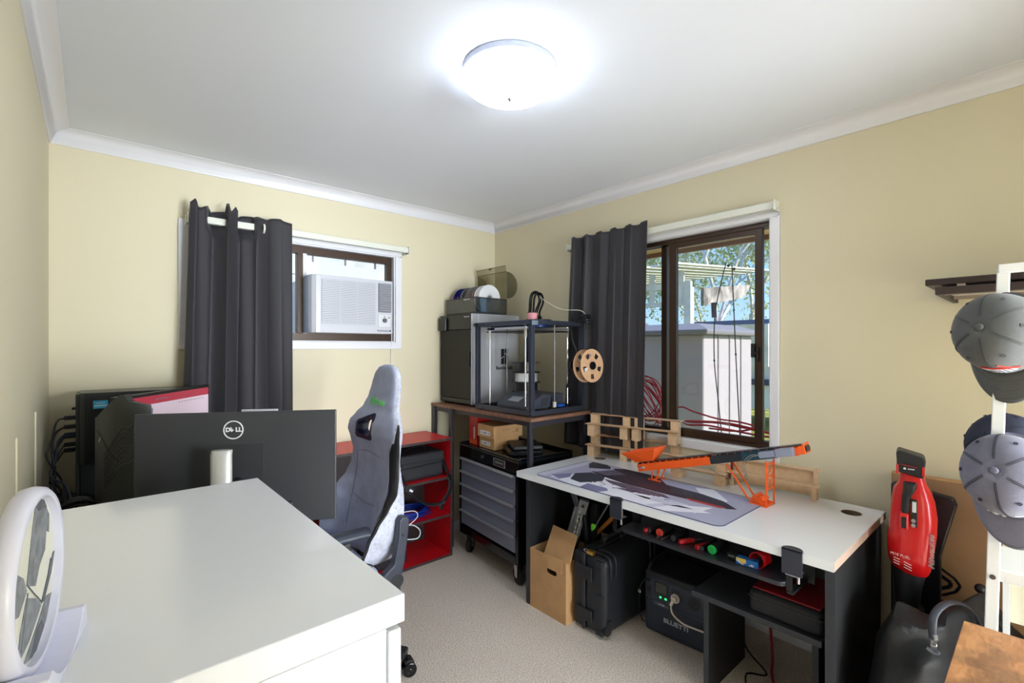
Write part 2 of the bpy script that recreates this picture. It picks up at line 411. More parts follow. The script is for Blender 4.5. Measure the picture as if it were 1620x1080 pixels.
rail('curtain_rail', 'cream curtain rail across the top of the window with the air conditioner', (.372, YB-.075, 2.072), (1.640, YB-.075, 2.072), (0, .074, 0))
rail('curtain_rail', 'cream curtain rail across the top of the large sliding window', (XR-.046, .868, 2.078), (XR-.046, 2.175, 2.078), (.046, 0, 0))

# ---------------------------------------------------------------- curtains
def fold_curtain(name, label, base, along, out, topL, topR, botL, botR, zt, zb, nf, amp, seed, flops=(), eye=None):
    base, along, out = vv(base), vv(along), vv(out); rnd = random.Random(seed)
    ph = [rnd.uniform(-.5, .5) for _ in range(6)]
    def f(u, v):
        v = 1-v       # v: 1 top, 0 bottom
        bk = 0
        if eye and v > .90 and .14 < u < .66: bk = -.052*min(1, (v-.90)/.04)*min(1, (u-.14)/.03, (.66-u)/.03)*(1 if not (.36 < u < .44) else -.1)
        s = (topL+(topR-topL)*u)*v + (botL+(botR-botL)*u)*(1-v)
        w = math.sin(2*PI*nf*u+ph[0]+.25*math.sin(3*v+ph[1])) + .35*math.sin(2*PI*(nf*1.7)*u+ph[2]+1.2*v)
        a = amp*(.55+.45*(1-v)) if amp > .03 else amp
        o = a*w*(.75+.3*math.sin(5*u+ph[3]))
        if v > .94: o *= 1-.35*(v-.94)/.06
        z = zb+(ztf(u)-zb)*v
        return base + along*(s + .008*math.sin(2*PI*nf*2*u+ph[4])) + out*(o+bk) + Vector((0, 0, z))
    def ztf(u):
        z = zt + .007*math.sin(2*PI*nf*u+1)
        for c, wd, h in flops: z += h*max(0, 1-abs(u-c)/wd)
        return z
    t = thing(name, label, 'curtain', base+along*((topL+topR)/2)+Vector((0, 0, zb)))
    part('fabric', B().sheet(f, 150, 70), CURT, t, smooth=80, world=True, solid=.003)
    for u in (eye or ()):
        p = f(u, .0); p.z = ztf(u)-.055; b = B(); m = basis(out, (0, 0, 1), p)
        b.lathe([(.017, -.005), (.027, -.004), (.027, .004), (.017, .005), (.017, -.005)], 24, m, cap=False)
        part('eyelet', b, mat('rail_cream', (226, 226, 214)), t, world=True, smooth=40, label='cream ring eyelet')
    return t
fold_curtain('curtain', 'dark charcoal curtain bunched over the left part of the air conditioner window', (0, YB-.115, 0), (1, 0, 0), (0, -1, 0),
             .375, .862, .335, .868, 2.125, .78, 3.6, .034, 3, flops=((.03, .05, .035), (.16, .05, .03), (.36, .035, .05), (.42, .03, .04)), eye=(.70,))
fold_curtain('curtain', 'dark charcoal curtain drawn to the left side of the large sliding window', (XR-.083, 0, 0), (0, -1, 0), (-1, 0, 0),
             -2.115, -1.545, -2.185, -1.575, 2.128, .752, 5.2, .015, 8, flops=(), eye=())

# ---------------------------------------------------------------- air conditioner in the small window
ay0, ay1 = 2.905, YB+.34
ax0, ax1, az0, az1 = PY(484, 480, 3.0).x, PY(623, 480, 2.905).x, PY(560, 527, 2.905).z, PY(494, 432.5, 2.905).z
ac = thing('air_conditioner', 'white box air conditioner set through the small window above the gaming chair', 'air conditioner', ((ax0+ax1)/2, ay0+.1, az0))
WAC = mat('ac_white', (204, 204, 212), .3)
b = B()
pl = [(ax0, YB+.02), (ax0, ay0+.05), (ax0+.008, ay0+.02), (ax0+.03, ay0+.003), (ax0+.05, ay0), (ax1-.02, ay0), (ax1-.004, ay0+.008), (ax1, ay0+.02), (ax1, YB+.02)]
b.prism(pl, az1-az0, T(0, 0, az0)); b.box(ax0+.01, YB+.021, az0+.01, ax1-.03, ay1, az1-.01)
part('casing', b, WAC, ac, bev=.004, world=True)
gx0, gx1 = ax0+.062, ax0+.405; zz0, zz1 = az0+.055, az1-.022
part('grille_recess', B().box(gx0, ay0-.001, zz0, gx1, ay0+.001, zz1), mat('ac_recess', (70, 70, 76), .6), ac, world=True)
b = B(); N = 26
for i in range(N):
    z = zz0+(i+.5)*(zz1-zz0)/N; b.box(gx0-.002, ay0-.006, z-.0046, gx1+.002, ay0-.0012, z+.0038)
for q in (.32, .64): x = gx0+(gx1-gx0)*q; b.box(x-.002, ay0-.0065, zz0, x+.002, ay0-.0012, zz1)
part('intake_grille', b, WAC, ac, world=True)
ox0, ox1 = ax0+.425, ax1-.022; oz0 = az0+.142
part('outlet_recess', B().box(ox0, ay0-.001, oz0, ox1, ay0+.001, zz1+.002), mat('ac_recess_dark', (34, 34, 38), .6), ac, world=True)
b = B(); N = 13
for i in range(N):
    z = oz0+(i+.7)*(zz1-oz0)/N
    b.cbox(((ox0+ox1)/2, ay0-.006, z), (ox1-ox0-.002, .016, .003), ROT('X', -38))
part('outlet_louvre', b, mat('ac_louvre', (176, 176, 186), .4), ac, world=True)
b = B(); b.box(ox0, ay0-.003, az0+.045, ox1-.004, ay0-.0005, az0+.125); part('control_panel', b, WPL, ac, bev=.001, world=True)
cx = (ox0+ox1)/2-.002
part('control_dial', B().cyl((cx, ay0-.003, az0+.088), (cx, ay0-.012, az0+.088), .015, n=24), mat('dial_grey', (90, 90, 96), .4), ac, world=True, bev=.001)
b = B(); b.cyl((cx+.032, ay0-.003, az0+.107), (cx+.032, ay0-.0045, az0+.107), .0045, n=12); b.cyl((cx, ay0-.003, az0+.112), (cx, ay0-.0045, az0+.112), .004, n=12)
part('indicator', b, BLK, ac, world=True)
b = B()
for k in range(13):
    a = math.radians(-140+k*23.3+90); b.cbox((cx+.024*math.cos(a), ay0-.0032, az0+.088+.024*math.sin(a)), (.002, .0008, .003))
part('dial_marks', b, mat('mid_grey', (130, 130, 134)), ac, world=True)
text('brand_lettering', 'Kelvinator', .017, basis((1, 0, 0), (0, 0, 1), (cx-.008, ay0-.0012, az0+.02)), mat('print_dark', (50, 50, 56)), ac, sx=1.15)
b = B(); b.cbox((ox1-.006, ay0-.001, az0+.02), (.009, .001, .01)); part('badge', b, mat('print_dark', (50, 50, 56)), ac, world=True)
b = B(); b.tube([(ax1-.005, ay0+.03, az0+.08), (ax1+.012, YB-.06, az0+.09), (ax1+.034, YB-.02, az0+.05), (ax1+.040, YB-.016, az0-.05), (ax1+.040, YB-.008, az0-.2), (ax1+.042, YB-.006, .30)], .0028)
part('power_cord', b, TRIM, ac, world=True, smooth=True)

# ---------------------------------------------------------------- corner table
TZ = .993
tx0, tx1, ty0, ty1 = 1.872, 2.405, 1.955, 3.012
ct = thing('corner_table', 'tall narrow table with brown wood top and dark metal frame carrying the 3D printers', 'table', ((tx0+tx1)/2, (ty0+ty1)/2, 0))
WOODT = mat('walnut_board', (136, 96, 74), .5, var=.18, vs_=9, stretch=(1, 5, 1))
part('table_top', B().box(tx0, ty0, TZ-.02, tx1, ty1, TZ), WOODT, ct, bev=.002, world=True)
FR = mat('table_frame_metal', (58, 58, 66), .35, .4)
b = B(); z1 = TZ-.0205; h = .032
b.box(tx0+.032, ty0+.01, z1-h, tx0+.057, 2.79, z1); b.box(tx1-.035, ty0+.01, z1-h, tx1-.01, ty1-.01, z1)
b.box(tx0+.057, ty0+.01, z1-h, tx1-.035, ty0+.035, z1); b.box(tx0+.057, ty1-.035, z1-h, tx1-.035, ty1-.01, z1)
b.box(tx0+.012, 2.79, z1-h, tx0+.03, ty1-.036, z1)
part('rail_frame', b, FR, ct, bev=.001, world=True)
for (x, y) in ((tx0+.004, ty0+.012), (tx0+.008, 2.775), (tx0+.004, ty1-.03), (tx1-.035, ty0+.012), (tx1-.035, ty1-.036)):
    part('leg', B().box(x, y, 0, x+.026, y+.026, TZ-.0205), FR, ct, bev=.001, world=True)

# ---------------------------------------------------------------- big enclosed 3D printer
hx0, hx1, hy0, hy1, hz0, hz1 = 1.945, 2.385, 2.615, 3.005, TZ+.012, 1.636
h2 = thing('enclosed_printer', 'large grey enclosed 3D printer with dark glass front at the corner end of the table', '3D printer', ((hx0+hx1)/2, (hy0+hy1)/2, TZ))
PG = mat('printer_grey', (186, 187, 192), .4, .2)
b = B(); b.box(hx0+.05, hy0, hz0, hx1, hy0+.02, hz1); b.box(hx0+.05, hy1-.02, hz0, hx1, hy1, hz1); b.box(hx1-.02, hy0+.02, hz0, hx1, hy1-.02, hz1)
b.box(hx0+.05, hy0+.02, hz1-.03, hx1-.02, hy1-.02, hz1); b.box(hx0+.05, hy0+.02, hz0, hx1-.02, hy1-.02, hz0+.03)
part('body', b, PG, h2, bev=.008, world=True, seg=3)
DF = mat('printer_front_dark', (26, 27, 28), .3)
b = B(); b.box(hx0, hy0+.012, hz0, hx0+.049, hy1, hz0+.035); b.box(hx0, hy0+.012, hz1-.11, hx0+.049, hy1, hz1-.004); b.box(hx0+.01, hy0+.012, hz0+.035, hx0+.049, hy0+.03, hz1-.11); b.box(hx0+.01, hy1-.02, hz0+.035, hx0+.049, hy1, hz1-.11)
part('front_frame', b, DF, h2, bev=.006, world=True)
part('front_edge', B().box(hx0-.002, hy0-.001, hz0, hx0+.0495, hy0+.0115, hz1-.002), PG, h2, bev=.004, world=True, label='pale grey vertical front edge')
part('glass_door', B().box(hx0+.001, hy0+.014, hz0+.038, hx0+.007, hy1-.004, hz1-.113), SMOKED, h2, bev=.001, world=True)
part('door_handle', B().box(hx0-.006, hy0+.02, 1.27, hx0+.0008, hy0+.034, 1.37), BLK, h2, bev=.002, world=True)
part('touch_screen', B().box(hx0-.018, hy1-.09, hz1-.115, hx0-.0005, hy1-.0, hz1-.02), mat('screen_housing', (36, 37, 36), .3), h2, bev=.005, world=True)
b = B(); b.box(hx0+.055, hy0+.12, 1.38, hx0+.14, hy0+.21, 1.5); b.cyl((hx0+.1, hy0+.165, 1.38), (hx0+.1, hy0+.165, 1.345), .012, .003)
part('print_head', b, BLK, h2, bev=.004, world=True)
b = B(); b.box(hx0+.07, hy0+.04, 1.17, hx1-.05, hy1-.04, 1.18); part('build_plate', b, DGREY, h2, world=True)
fm = basis((1, 0, 0), (0, 0, 1), (0, hy0-.0012, 0))
def sp(x, z): return (x, z)
lx, lz = PY(802, 560, hy0).x-.025, 1.335
b = B()
# logo: two tall blocks split by sloping cuts
b.prism([(lx-.032, lz+.055), (lx-.003, lz+.055), (lx-.003, lz+.004), (lx-.032, lz-.008)], .001, fm)
b.prism([(lx-.032, lz-.016), (lx-.003, lz-.004), (lx-.003, lz-.055), (lx-.032, lz-.055)], .001, fm)
b.prism([(lx+.003, lz+.055), (lx+.032, lz+.055), (lx+.032, lz+.014), (lx+.003, lz+.026)], .001, fm)
b.prism([(lx+.003, lz+.018), (lx+.032, lz+.006), (lx+.032, lz-.055), (lx+.003, lz-.055)], .001, fm)
part('side_logo', b, BLK, h2, world=True)
text('side_lettering', 'Bambu Lab', .034, basis((1, 0, 0), (0, 0, 1), (lx, hy0-.0012, lz-.082)), BLK, h2, bold=.0006, sx=1.05)
text('front_lettering', 'Bambu Lab', .014, basis((0, -1, 0), (0, 0, 1), (hx0-.0008, hy0+.06, hz1-.022)), TEXTW, h2)
b = B()
for x in (hx0+.03, hx1-.03):
    for y in (hy0+.03, hy1-.03): b.cyl((x, y, TZ), (x, y, hz0+.001), .014, n=12)
b.bm.free()
for x in (hx0+.03, hx1-.03):
    for y in (hy0+.03, hy1-.03): part('foot', B().cyl((x, y, TZ), (x, y, hz0+.001), .014, n=12), RUB, h2, world=True)

# material box on the printer with open lid
qx0, qx1, qy0, qy1 = 1.985, 2.27, 2.625, 2.985; qz0, qz1 = 1.6365, 1.752
am = thing('filament_box', 'smoky grey filament box holding four spools with its lid raised, on the enclosed printer', 'filament box', ((qx0+qx1)/2, (qy0+qy1)/2, qz0))
b = B(); b.box(qx0, qy0, qz0, qx1, qy1, qz0+.012); part('tray_base', b, DGREY, am, bev=.003, world=True)
b = B(); t_ = .004; za_, zb2 = qz0+.0125, qz1
b.box(qx0, qy0, za_, qx0+t_, qy1, zb2); b.box(qx1-t_, qy0, za_, qx1, qy1, zb2); b.box(qx0+t_, qy0, za_, qx1-t_, qy0+t_, zb2); b.box(qx0+t_, qy1-t_, za_, qx1-t_, qy1, zb2)
part('wall_shell', b, SMOKE, am, world=True)
b = B()
b.box(qx0-.002, qy0-.002, qz1-.008, qx0+.008, qy1+.002, qz1); b.box(qx0+.008, qy0-.002, qz1-.008, qx1, qy0+.006, qz1); b.box(qx1-.008, qy0+.006, qz1-.008, qx1+.002, qy1, qz1)
part('rim', b, DGREY, am, world=True, bev=.001)
text('front_lettering', 'Bambu Lab', .017, basis((0, -1, 0), (0, 0, 1), (qx0-.0028, qy0+.10, qz1-.012)), TEXTW, am)
# raised curved lid, hinged at the back edge
LIDM = clear_mat('smoky_lid_plastic', (205, 203, 185), .08, .22, (120, 116, 96), .1)
b = B(); hx, hz = qx1+.004, qz1+.006
pf = [(hx+.100*math.sin(math.radians(a)), hz+.098-.098*math.cos(math.radians(a))) for a in range(0, 181, 12)]
L0, L1 = qy0+.004, qy1-.004
for y_ in (L0, L1):
    b.prism([(x, z) for x, z in pf], .003, basis((1, 0, 0), (0, 0, 1), (0, y_, 0)))
pf = pf + [(hx-.006, hz+.200), (hx-.014, hz+.238)]
R0 = [(x, L0, z) for x, z in pf]; R1 = [(x, L1, z) for x, z in pf]
b.loft([R0, R1], closed=False, cap=False)
part('lid', b, LIDM, am, world=True)
b = B(); b.bar((hx-.0145, L0, hz+.239), (hx-.0145, L1, hz+.239), .003, .004); b.box(hx-.02, (L0+L1)/2-.012, hz+.225, hx-.013, (L0+L1)/2+.012, hz+.241); b.bar((hx-.004, L0, hz+.197), (hx-.004, L1, hz+.197), .003, .004)
part('lid_front_strip', b, mat('lid_edge', (84, 82, 66), .4), am, world=True)

# spools
def spool(name, label, c, axis, R, wd, mf, mw, fill=.8, holes=0, group=None, slot=None, rot=0, cat='spool', hub=.026):
    c = vv(c); axis = vv(axis).normalized()
    t = thing(name, label, cat, c, group=group)
    u = axis.orthogonal().normalized(); m = basis(u, axis.cross(u), (0, 0, 0))
    inv = Matrix()
    m = T(0, 0, 0) @ m
    for s in (-1, 1):
        b = B(m); z = s*wd/2; dz = -s*.003
        if holes:
            n = 60; hs = []
            # flange made of sectors so that the windows stay open
            for k in range(holes):
                a0 = 2*PI*k/holes+rot; a1 = 2*PI*(k+1)/holes+rot; am_ = a0+.34*(a1-a0)
                def arc(r, x0, x1, q=8): return [(r*math.cos(x0+(x1-x0)*i/q), r*math.sin(x0+(x1-x0)*i/q)) for i in range(q+1)]
                zz = min(z, z+dz)
                ri, ro = R*.50, R*.80
                b.prism(arc(R, a0, a1, 12)+arc(ro, a1, a0, 12), .003, T(0, 0, zz))
                b.prism(arc(ro, am_, a1)+arc(ri, a1, am_), .003, T(0, 0, zz))
                b.prism(arc(ri, a0, a1, 12)+arc(hub, a1, a0, 12), .003, T(0, 0, zz))
        else:
            b.lathe([(hub, z), (R, z), (R, z+dz), (hub, z+dz), (hub, z)], 40, cap=False)
        part('flange', b, mf, t, smooth=40)
    b = B(m); zi = wd/2-.0035; rf = hub+(R-hub)*fill
    if fill > .05: b.lathe([(hub+.004, -zi), (rf, -zi), (rf, zi), (hub+.004, zi), (hub+.004, -zi)], 40, cap=False); part('filament', b, mw, t, smooth=40)
    b = B(m); b.lathe([(hub-.004, -wd/2), (hub+.003, -wd/2), (hub+.003, wd/2), (hub-.004, wd/2), (hub-.004, -wd/2)], 24, cap=False); part('hub', b, mf, t, smooth=40)
    return t
SPW = mat('spool_white', (228, 228, 230), .35); SPK = mat('spool_black', (24, 24, 28), .3); SPB = mat('spool_blue', (16, 30, 120), .3); SPN = mat('spool_navy', (18, 26, 56), .3)
RING = clear_mat('clear_spool', (210, 210, 210), .1, .35, (190, 190, 190))
FO = mat('filament_pink', (236, 96, 116), .45)
g4 = 'spools standing in the filament box'
zc = qz0+.0145+.098; xc = (qx0+qx1)/2-.005
for k, (y, lb, mf, mw) in enumerate(((2.67, 'white filament spool nearest the camera, in the filament box', SPW, SPW),
                                     (2.755, 'translucent spool wound white and orange-red behind the white spool', RING, mat('filament_red', (226, 90, 66), .45)),
                                     (2.84, 'black filament spool with clear sides between white and blue spools', RING, SPK),
                                     (2.925, 'blue filament spool with pink filament, next to the back wall', SPB, FO))):
    spool('filament_spool', lb, (xc, y, zc), (0, 1, 0), .097, .062 if k else .058, mf, mw, fill=(.9, .55, .8, .55)[k], group=g4)
if 1:
    m_ = 0

# ---------------------------------------------------------------- open frame 3D printer
ex0, ex1, ey0, ey1, ez0, ez1 = 1.905, 2.375, 1.985, 2.525, TZ+.008, 1.562
ep = thing('open_frame_printer', 'open cube 3D printer of black metal extrusions at the near end of the table', '3D printer', ((ex0+ex1)/2, (ey0+ey1)/2, TZ))
EX = mat('black_extrusion', (66, 70, 84), .32, .5)
w_ = .026
def post(x, y):
    b = B(); g = .0035
    b.box(x+g, y+g, ez0+w_, x+w_-g, y+w_-g, ez1-w_)
    for (a, c) in ((0, 0), (w_-.008, 0), (0, w_-.008), (w_-.008, w_-.008)): b.box(x+a, y+c, ez0+w_, x+a+.008, y+c+.008, ez1-w_)
    return b
for x in (ex0, ex1-w_):
    for y in (ey0, ey1-w_): part('post', post(x, y), EX, ep, world=True)
def beam(p0, p1, d):
    b = B(); x0, y0, z0 = p0; x1, y1, z1 = p1
    g = .003
    if d == 'x': b.box(x0, y0+g, z0+g, x1, y1-g, z1-g); [b.box(x0, a, c, x1, a+.008, c+.008) for a in (y0, y1-.008) for c in (z0, z1-.008)]
    else: b.box(x0+g, y0, z0+g, x1-g, y1, z1-g); [b.box(a, y0, c, a+.008, y1, c+.008) for a in (x0, x1-.008) for c in (z0, z1-.008)]
    return b
for z in (ez0, ez1-w_):
    for y in (ey0, ey1-w_): part('crossbar', beam((ex0, y, z), (ex1, y+w_, z+w_), 'x'), EX, ep, world=True)
    for x in (ex0, ex1-w_): part('crossbar', beam((x, ey0+w_, z), (x+w_, ey1-w_, z+w_), 'y'), EX, ep, world=True)
part('end_cap', B().cyl((ex0-.012, ey1-.011, ez1-.012), (ex0-.0005, ey1-.011, ez1-.012), .011), BLK, ep, world=True, smooth=40)
b = B(); b.box(ex0+.002, ey0-.003, ez1-.03, ex0+.05, ey0-.0005, ez1-.004)
part('corner_plate', b, STEEL, ep, world=True)
for (x, y) in ((ex0+.045, ey0+.10), (ex0+.045, ey1-.10), (ex1-.05, ey0+.10), (ex1-.05, ey1-.12)):
    part('guide_rod', B().cyl((x, y, ez0+.001), (x, y, ez1-.03), .005, n=12), CHROME, ep, smooth=40, world=True)
    part('bearing', B().cyl((x, y, ez1-.10), (x, y, ez1-.05), .009, n=12), mat('bearing_cream', (206, 200, 186), .3), ep, smooth=40, world=True)
part('guide_rod', B().cyl((ex0+.03, ey0+.035, ez0+.023), (ex0+.03, ey0+.035, ez1-.05), .0055, n=12), CHROME, ep, smooth=40, world=True)
for (x, y) in (((ex0+ex1)/2+.01, ey0+.05), ((ex0+ex1)/2, ey1-.05)):
    part('lead_screw', B().cyl((x, y, ez0+.001), (x, y, ez1-.022), .004, n=10), mat('dull_steel', (120, 120, 124), .3, .9), ep, smooth=40, world=True)
    part('screw_coupler', B().cyl((x, y, ez0+.03), (x, y, ez0+.062), .012, n=14), mat('bearing_cream', (206, 200, 186)), ep, smooth=40, world=True)
    part('motor_mount', B().box(x-.03, y-.025, ez0+.02, x+.03, y+.025, ez0+.030), BLKM, ep, world=True)
b = B(); b.box(ex0+.05, ey0+.06, ez1-.065, ex1-.06, ey1-.06, ez1-.058); part('bed_plate', b, BLKM, ep, world=True)
b = B(); b.bar((ex0+.045, ey0+.08, ez1-.042), (ex0+.045, ey1-.08, ez1-.042), .02, .014); b.bar((ex1-.05, ey0+.08, ez1-.042), (ex1-.05, ey1-.08, ez1-.042), .02, .014); b.bar((ex0+.05, ey0+.2, ez1-.040), (ex1-.05, ey0+.2, ez1-.040), .02, .014)
part('gantry_rail', b, STEEL, ep, world=True, bev=.001)
part('blue_belt_clip', B().box(ex0+.035, ey1-.16, ez1-.05, ex0+.06, ey1-.09, ez1-.036), mat('clip_blue', (24, 100, 190), .4), ep, world=True, label='bright blue belt clip')
part('blue_foot_clip', B().box(ex0+.265, ey0+.03, ez0+.0305, ex0+.32, ey0+.07, ez0+.045), mat('clip_blue2', (16, 80, 180), .4), ep, world=True, bev=.003, label='bright blue clip at the foot of the lead screw')
b = B(); b.cyl((ex0+.18, ey0+.13, ez1-.035), (ex0+.18, ey0+.13, ez1+.004), .055, n=28); part('printed_pulley_cover', b, mat('deep_blue', (14, 44, 120), .35), ep, world=True, smooth=40)
part('top_plate', B().cyl((ex0+.18, ey0+.13, ez1+.005), (ex0+.18, ey0+.13, ez1+.010), .085, n=32), BLKM, ep, world=True, smooth=40)
# cable loop above
b = B(); cx_, cy_ = ex0+.30, ey0+.30
lp = [(cx_-.06, cy_, ez1-.02), (cx_-.03, cy_, ez1+.06), (cx_-.018, cy_, ez1+.17), (cx_+.01, cy_, ez1+.205), (cx_+.05, cy_, ez1+.20), (cx_+.065, cy_, ez1+.15), (cx_+.03, cy_, ez1+.075), (cx_+.05, cy_, ez1+.03), (cx_+.08, cy_, ez1-.02)]
b.tube(lp, .011, n=10); b.tube([(x+.012, y-.02, z-.006) for x, y, z in lp], .007, n=8)
part('cable_loop', b, BLKG, ep, smooth=True, world=True)
b = B(); b.box(cx_-.02, cy_-.05, ez1-.02, cx_+.04, cy_-.02, ez1+.03); b.cyl((cx_, cy_-.035, ez1+.03), (cx_, cy_-.035, ez1+.06), .008); part('hot_end', b, BLKM, ep, world=True, bev=.002)
part('hot_end_spring', B().box(cx_-.005, cy_-.052, ez1+.0, cx_+.016, cy_-.0505, ez1+.018), mat('copper_orange', (222, 110, 50), .4), ep, world=True)
# extruder block on the right end of the top bar
b = B(); xe = ex1-.015
b.box(xe-.03, ey0-.045, ez1-.012, xe+.03, ey0-.002, ez1+.006); b.box(xe-.018, ey0-.04, ez1+.0065, xe+.028, ey0-.005, ez1+.05)
for k in range(3): b.cyl((xe-.022+.02*k, ey0-.03, ez1-.052), (xe-.022+.02*k, ey0-.03, ez1-.012), .004, n=8)
b.cyl((xe-.075, ey0-.012, ez1+.004), (xe-.03, ey0-.012, ez1+.004), .009); b.cyl((xe-.06, ey0-.012, ez1+.028), (xe-.018, ey0-.012, ez1+.03), .006)
part('extruder', b, BLK, ep, world=True, bev=.002)
b = B(); b.box(xe-.016, ey0-.05, ez1+.010, xe+.026, ey0-.0405, ez1+.017); b.box(xe-.016, ey0-.05, ez1-.008, xe+.026, ey0-.0455, ez1+.004); part('extruder_clamp', b, STEEL, ep, world=True, bev=.001)
b = B(); b.tube([(xe, ey0-.02, ez1+.05), (xe-.03, ey0, ez1+.075), (xe-.10, ey0+.1, ez1+.085), (xe-.16, ey0+.2, ez1+.15), (cx_+.06, cy_, ez1+.19)], .0025, n=6); part('feed_tube', b, mat('clear_tube', (190, 186, 170), .3), ep, world=True, smooth=True)
b = B(); b.tube([(xe-.06, ey0+.05, ez1-.05), (xe-.03, ey0+.06, ez1-.12), (xe-.0, ey0+.05, ez1-.2), (xe-.03, ey0+.04, ez1-.30), (xe-.04, ey0+.1, ez1-.42), (xe-.01, ey0+.1, ez1-.50)], .006, n=6)
part('hanging_cable', b, CABLE, ep, world=True, smooth=True)
# control box with tilted touch screen, lying in the base of the frame
cb = thing('control_box', 'low dark grey control box with tilted screen inside the open frame printer', 'control box', (ex0+.19, ey0+.21, TZ+.03))
CBM = mat('control_grey', (66, 70, 82), .4, .2)
b = B(); X0, X1, Y0, Y1, Z0 = ex0+.04, ex0+.36, ey0+.08, ey0+.36, TZ+.0305
b.prism([(X0, Z0), (X1, Z0), (X1, Z0+.085), (X0+.13, Z0+.085), (X0, Z0+.022)], Y1-Y0, basis((1, 0, 0), (0, 0, 1), (0, Y1, 0)))
part('housing', b, CBM, cb, bev=.003, world=True)
mm = basis((0, -1, 0), (.13, 0, .063), (X0+.06, Y0+.17, Z0+.0515)); b = B(mm); b.cbox((0, 0, .0012), (.10, .055, .002))
part('touch_screen', b, mat('screen_off', (150, 152, 156), .3), cb, world=True)
b = B()
for k in range(5): b.cbox((X0+.12+.013*k, Y0-.0006, Z0+.04), (.004, .0012, .05), ROT('Y', 14))
for k in range(5): b.cbox((X0+.20+.013*k, Y0-.0006, Z0+.04), (.004, .0012, .045), ROT('Y', 14))
part('vent_slots', b, BLK, cb, world=True)
b = B()
for k in range(3):
    for j in range(2): b.cyl((X1-.06+.02*k, Y0-.0001, Z0+.03+.03*j), (X1-.06+.02*k, Y0-.002, Z0+.03+.03*j), .002, n=8)
part('screws', b, CHROME, cb, world=True)
# black spools stacked flat behind the printer's right part
zs = TZ+.001; gb = 'spools stacked flat behind the open frame printer'
sx_, sy_ = ex1-.115, ey1-.115
for k, (mw, fl, lb) in enumerate(((SPK, .8, 'black spool fully wound, bottom of the stack behind the open frame printer'), (SPK, .75, 'black spool second from the bottom of the stack behind the open frame printer'),
                                  (SPW, .7, 'spool wound with white filament in the stack behind the open frame printer'), (SPK, .45, 'half empty black spool on top of the stack behind the open frame printer'))):
    spool('filament_spool', lb, (sx_, sy_, zs+.034+.069*k + .03), (0, 0, 1), .098, .066, SPK, mw, fill=fl, group=gb)
single('spool_riser', 'low black box under the stack of spools behind the open frame printer', 'box', B().box(sx_-.09, sy_-.09, TZ+.0002, sx_+.09, sy_+.09, TZ+.0305), BLK, bev=.004)
# tan cardboard spool hanging on the right front of the frame
CS = mat('cardboard_spool', (214, 170, 132), .7, var=.05, vs_=30)
cc = Vector((2.245, 1.845, 1.290))
st = spool('cardboard_spool', 'tan cardboard spool with window cutouts hung on the right corner of the open frame printer', cc, (-.05, -1, .05), .100, .062, CS, SPK, fill=.28, holes=5, rot=.55, hub=.027)
ax_ = Vector((-.05, -1, .05)).normalized(); b = B(); b.cyl(-ax_*.125, ax_*.036, .019, n=20); b.box(-.02, .121, -.02, .125, .136, .02); b.cyl(ax_*.030, ax_*.040, .024, n=20)
part('spool_holder', b, BLKG, st, smooth=40)
b = B(); u = ax_.orthogonal().normalized(); mm = basis((1, -.05, 0), (0, 0, 1), ax_*.0318)
b.cbox((-.055, -.022, 0), (.030, .045, .0008), mm and Matrix()) if 0 else None
b = B(mm); b.cbox((-.052, -.030, 0), (.026, .036, .0008), ROT('Z', 12)); part('paper_label', b, TEXTW, st, label='small white paper label')
b = B(mm)
for k in range(6): b.cbox((-.03+.004*k, .062+.003*math.sin(k*2.2), 0), (.0015, .012, .0008), ROT('Z', -20+k*12))
for k in range(5): b.cbox((.035+.004*k, -.058+.003*math.sin(k*2.6), 0), (.0015, .011, .0008), ROT('Z', 30-k*14))
part('pen_scribble', b, mat('biro_blue', (70, 80, 150)), st)
# tape roll
tp = thing('tape_roll', 'small roll of pink and white tape standing on top of the open frame printer', 'tape', (ex0+.155, ey0+.155, ez1+.0105))
b = B(); b.lathe([(.026, 0), (.032, 0), (.032, .042), (.026, .042), (.026, 0)], 32, cap=False); part('tape', b, mat('pink_tape', (226, 150, 158), .5), tp, smooth=40)
b = B(); b.lathe([(.024, .0425), (.0322, .0425), (.0322, .047), (.024, .047), (.024, .0425)], 32, cap=False); part('tape_edge', b, mat('tape_dark', (70, 52, 50)), tp, smooth=40)

# ---------------------------------------------------------------- tool chest on castors under the table
tc_ = thing('tool_chest', 'black roller tool chest with five grey drawers under the printer table', 'tool chest', (2.085, 2.345, 0), rz=-5.0)
# local: front faces -x; x -.235..+.235 ; y -.335..+.335
X, Y = .215, .335; zb_, zt_ = .135, .735
b = B(); b.box(-X+.012, -Y, zb_, X, Y, zt_); b.box(-X, -Y, zb_, -X+.0125, -Y+.028, zt_); b.box(-X, Y-.028, zb_, -X+.0125, Y, zt_); b.box(-X, -Y+.028, zb_, -X+.0125, Y-.028, zb_+.05); b.box(-X, -Y+.028, zt_-.075, -X+.0125, Y-.028, zt_)
part('cabinet', b, BLKG, tc_, bev=.004)
b = B(); b.box(-X+.002, -Y-.001, zt_+.0005, -X+.02, Y+.001, zt_+.012); b.box(X-.012, -Y-.001, zt_+.0005, X, Y+.001, zt_+.018); b.box(-X+.02, -Y-.001, zt_+.0005, X-.012, -Y+.012, zt_+.018); b.box(-X+.02, Y-.012, zt_+.0005, X-.012, Y+.001, zt_+.018)
part('top_lip', b, BLKG, tc_, bev=.003)
dz = [.098]*5; z = zt_-.08
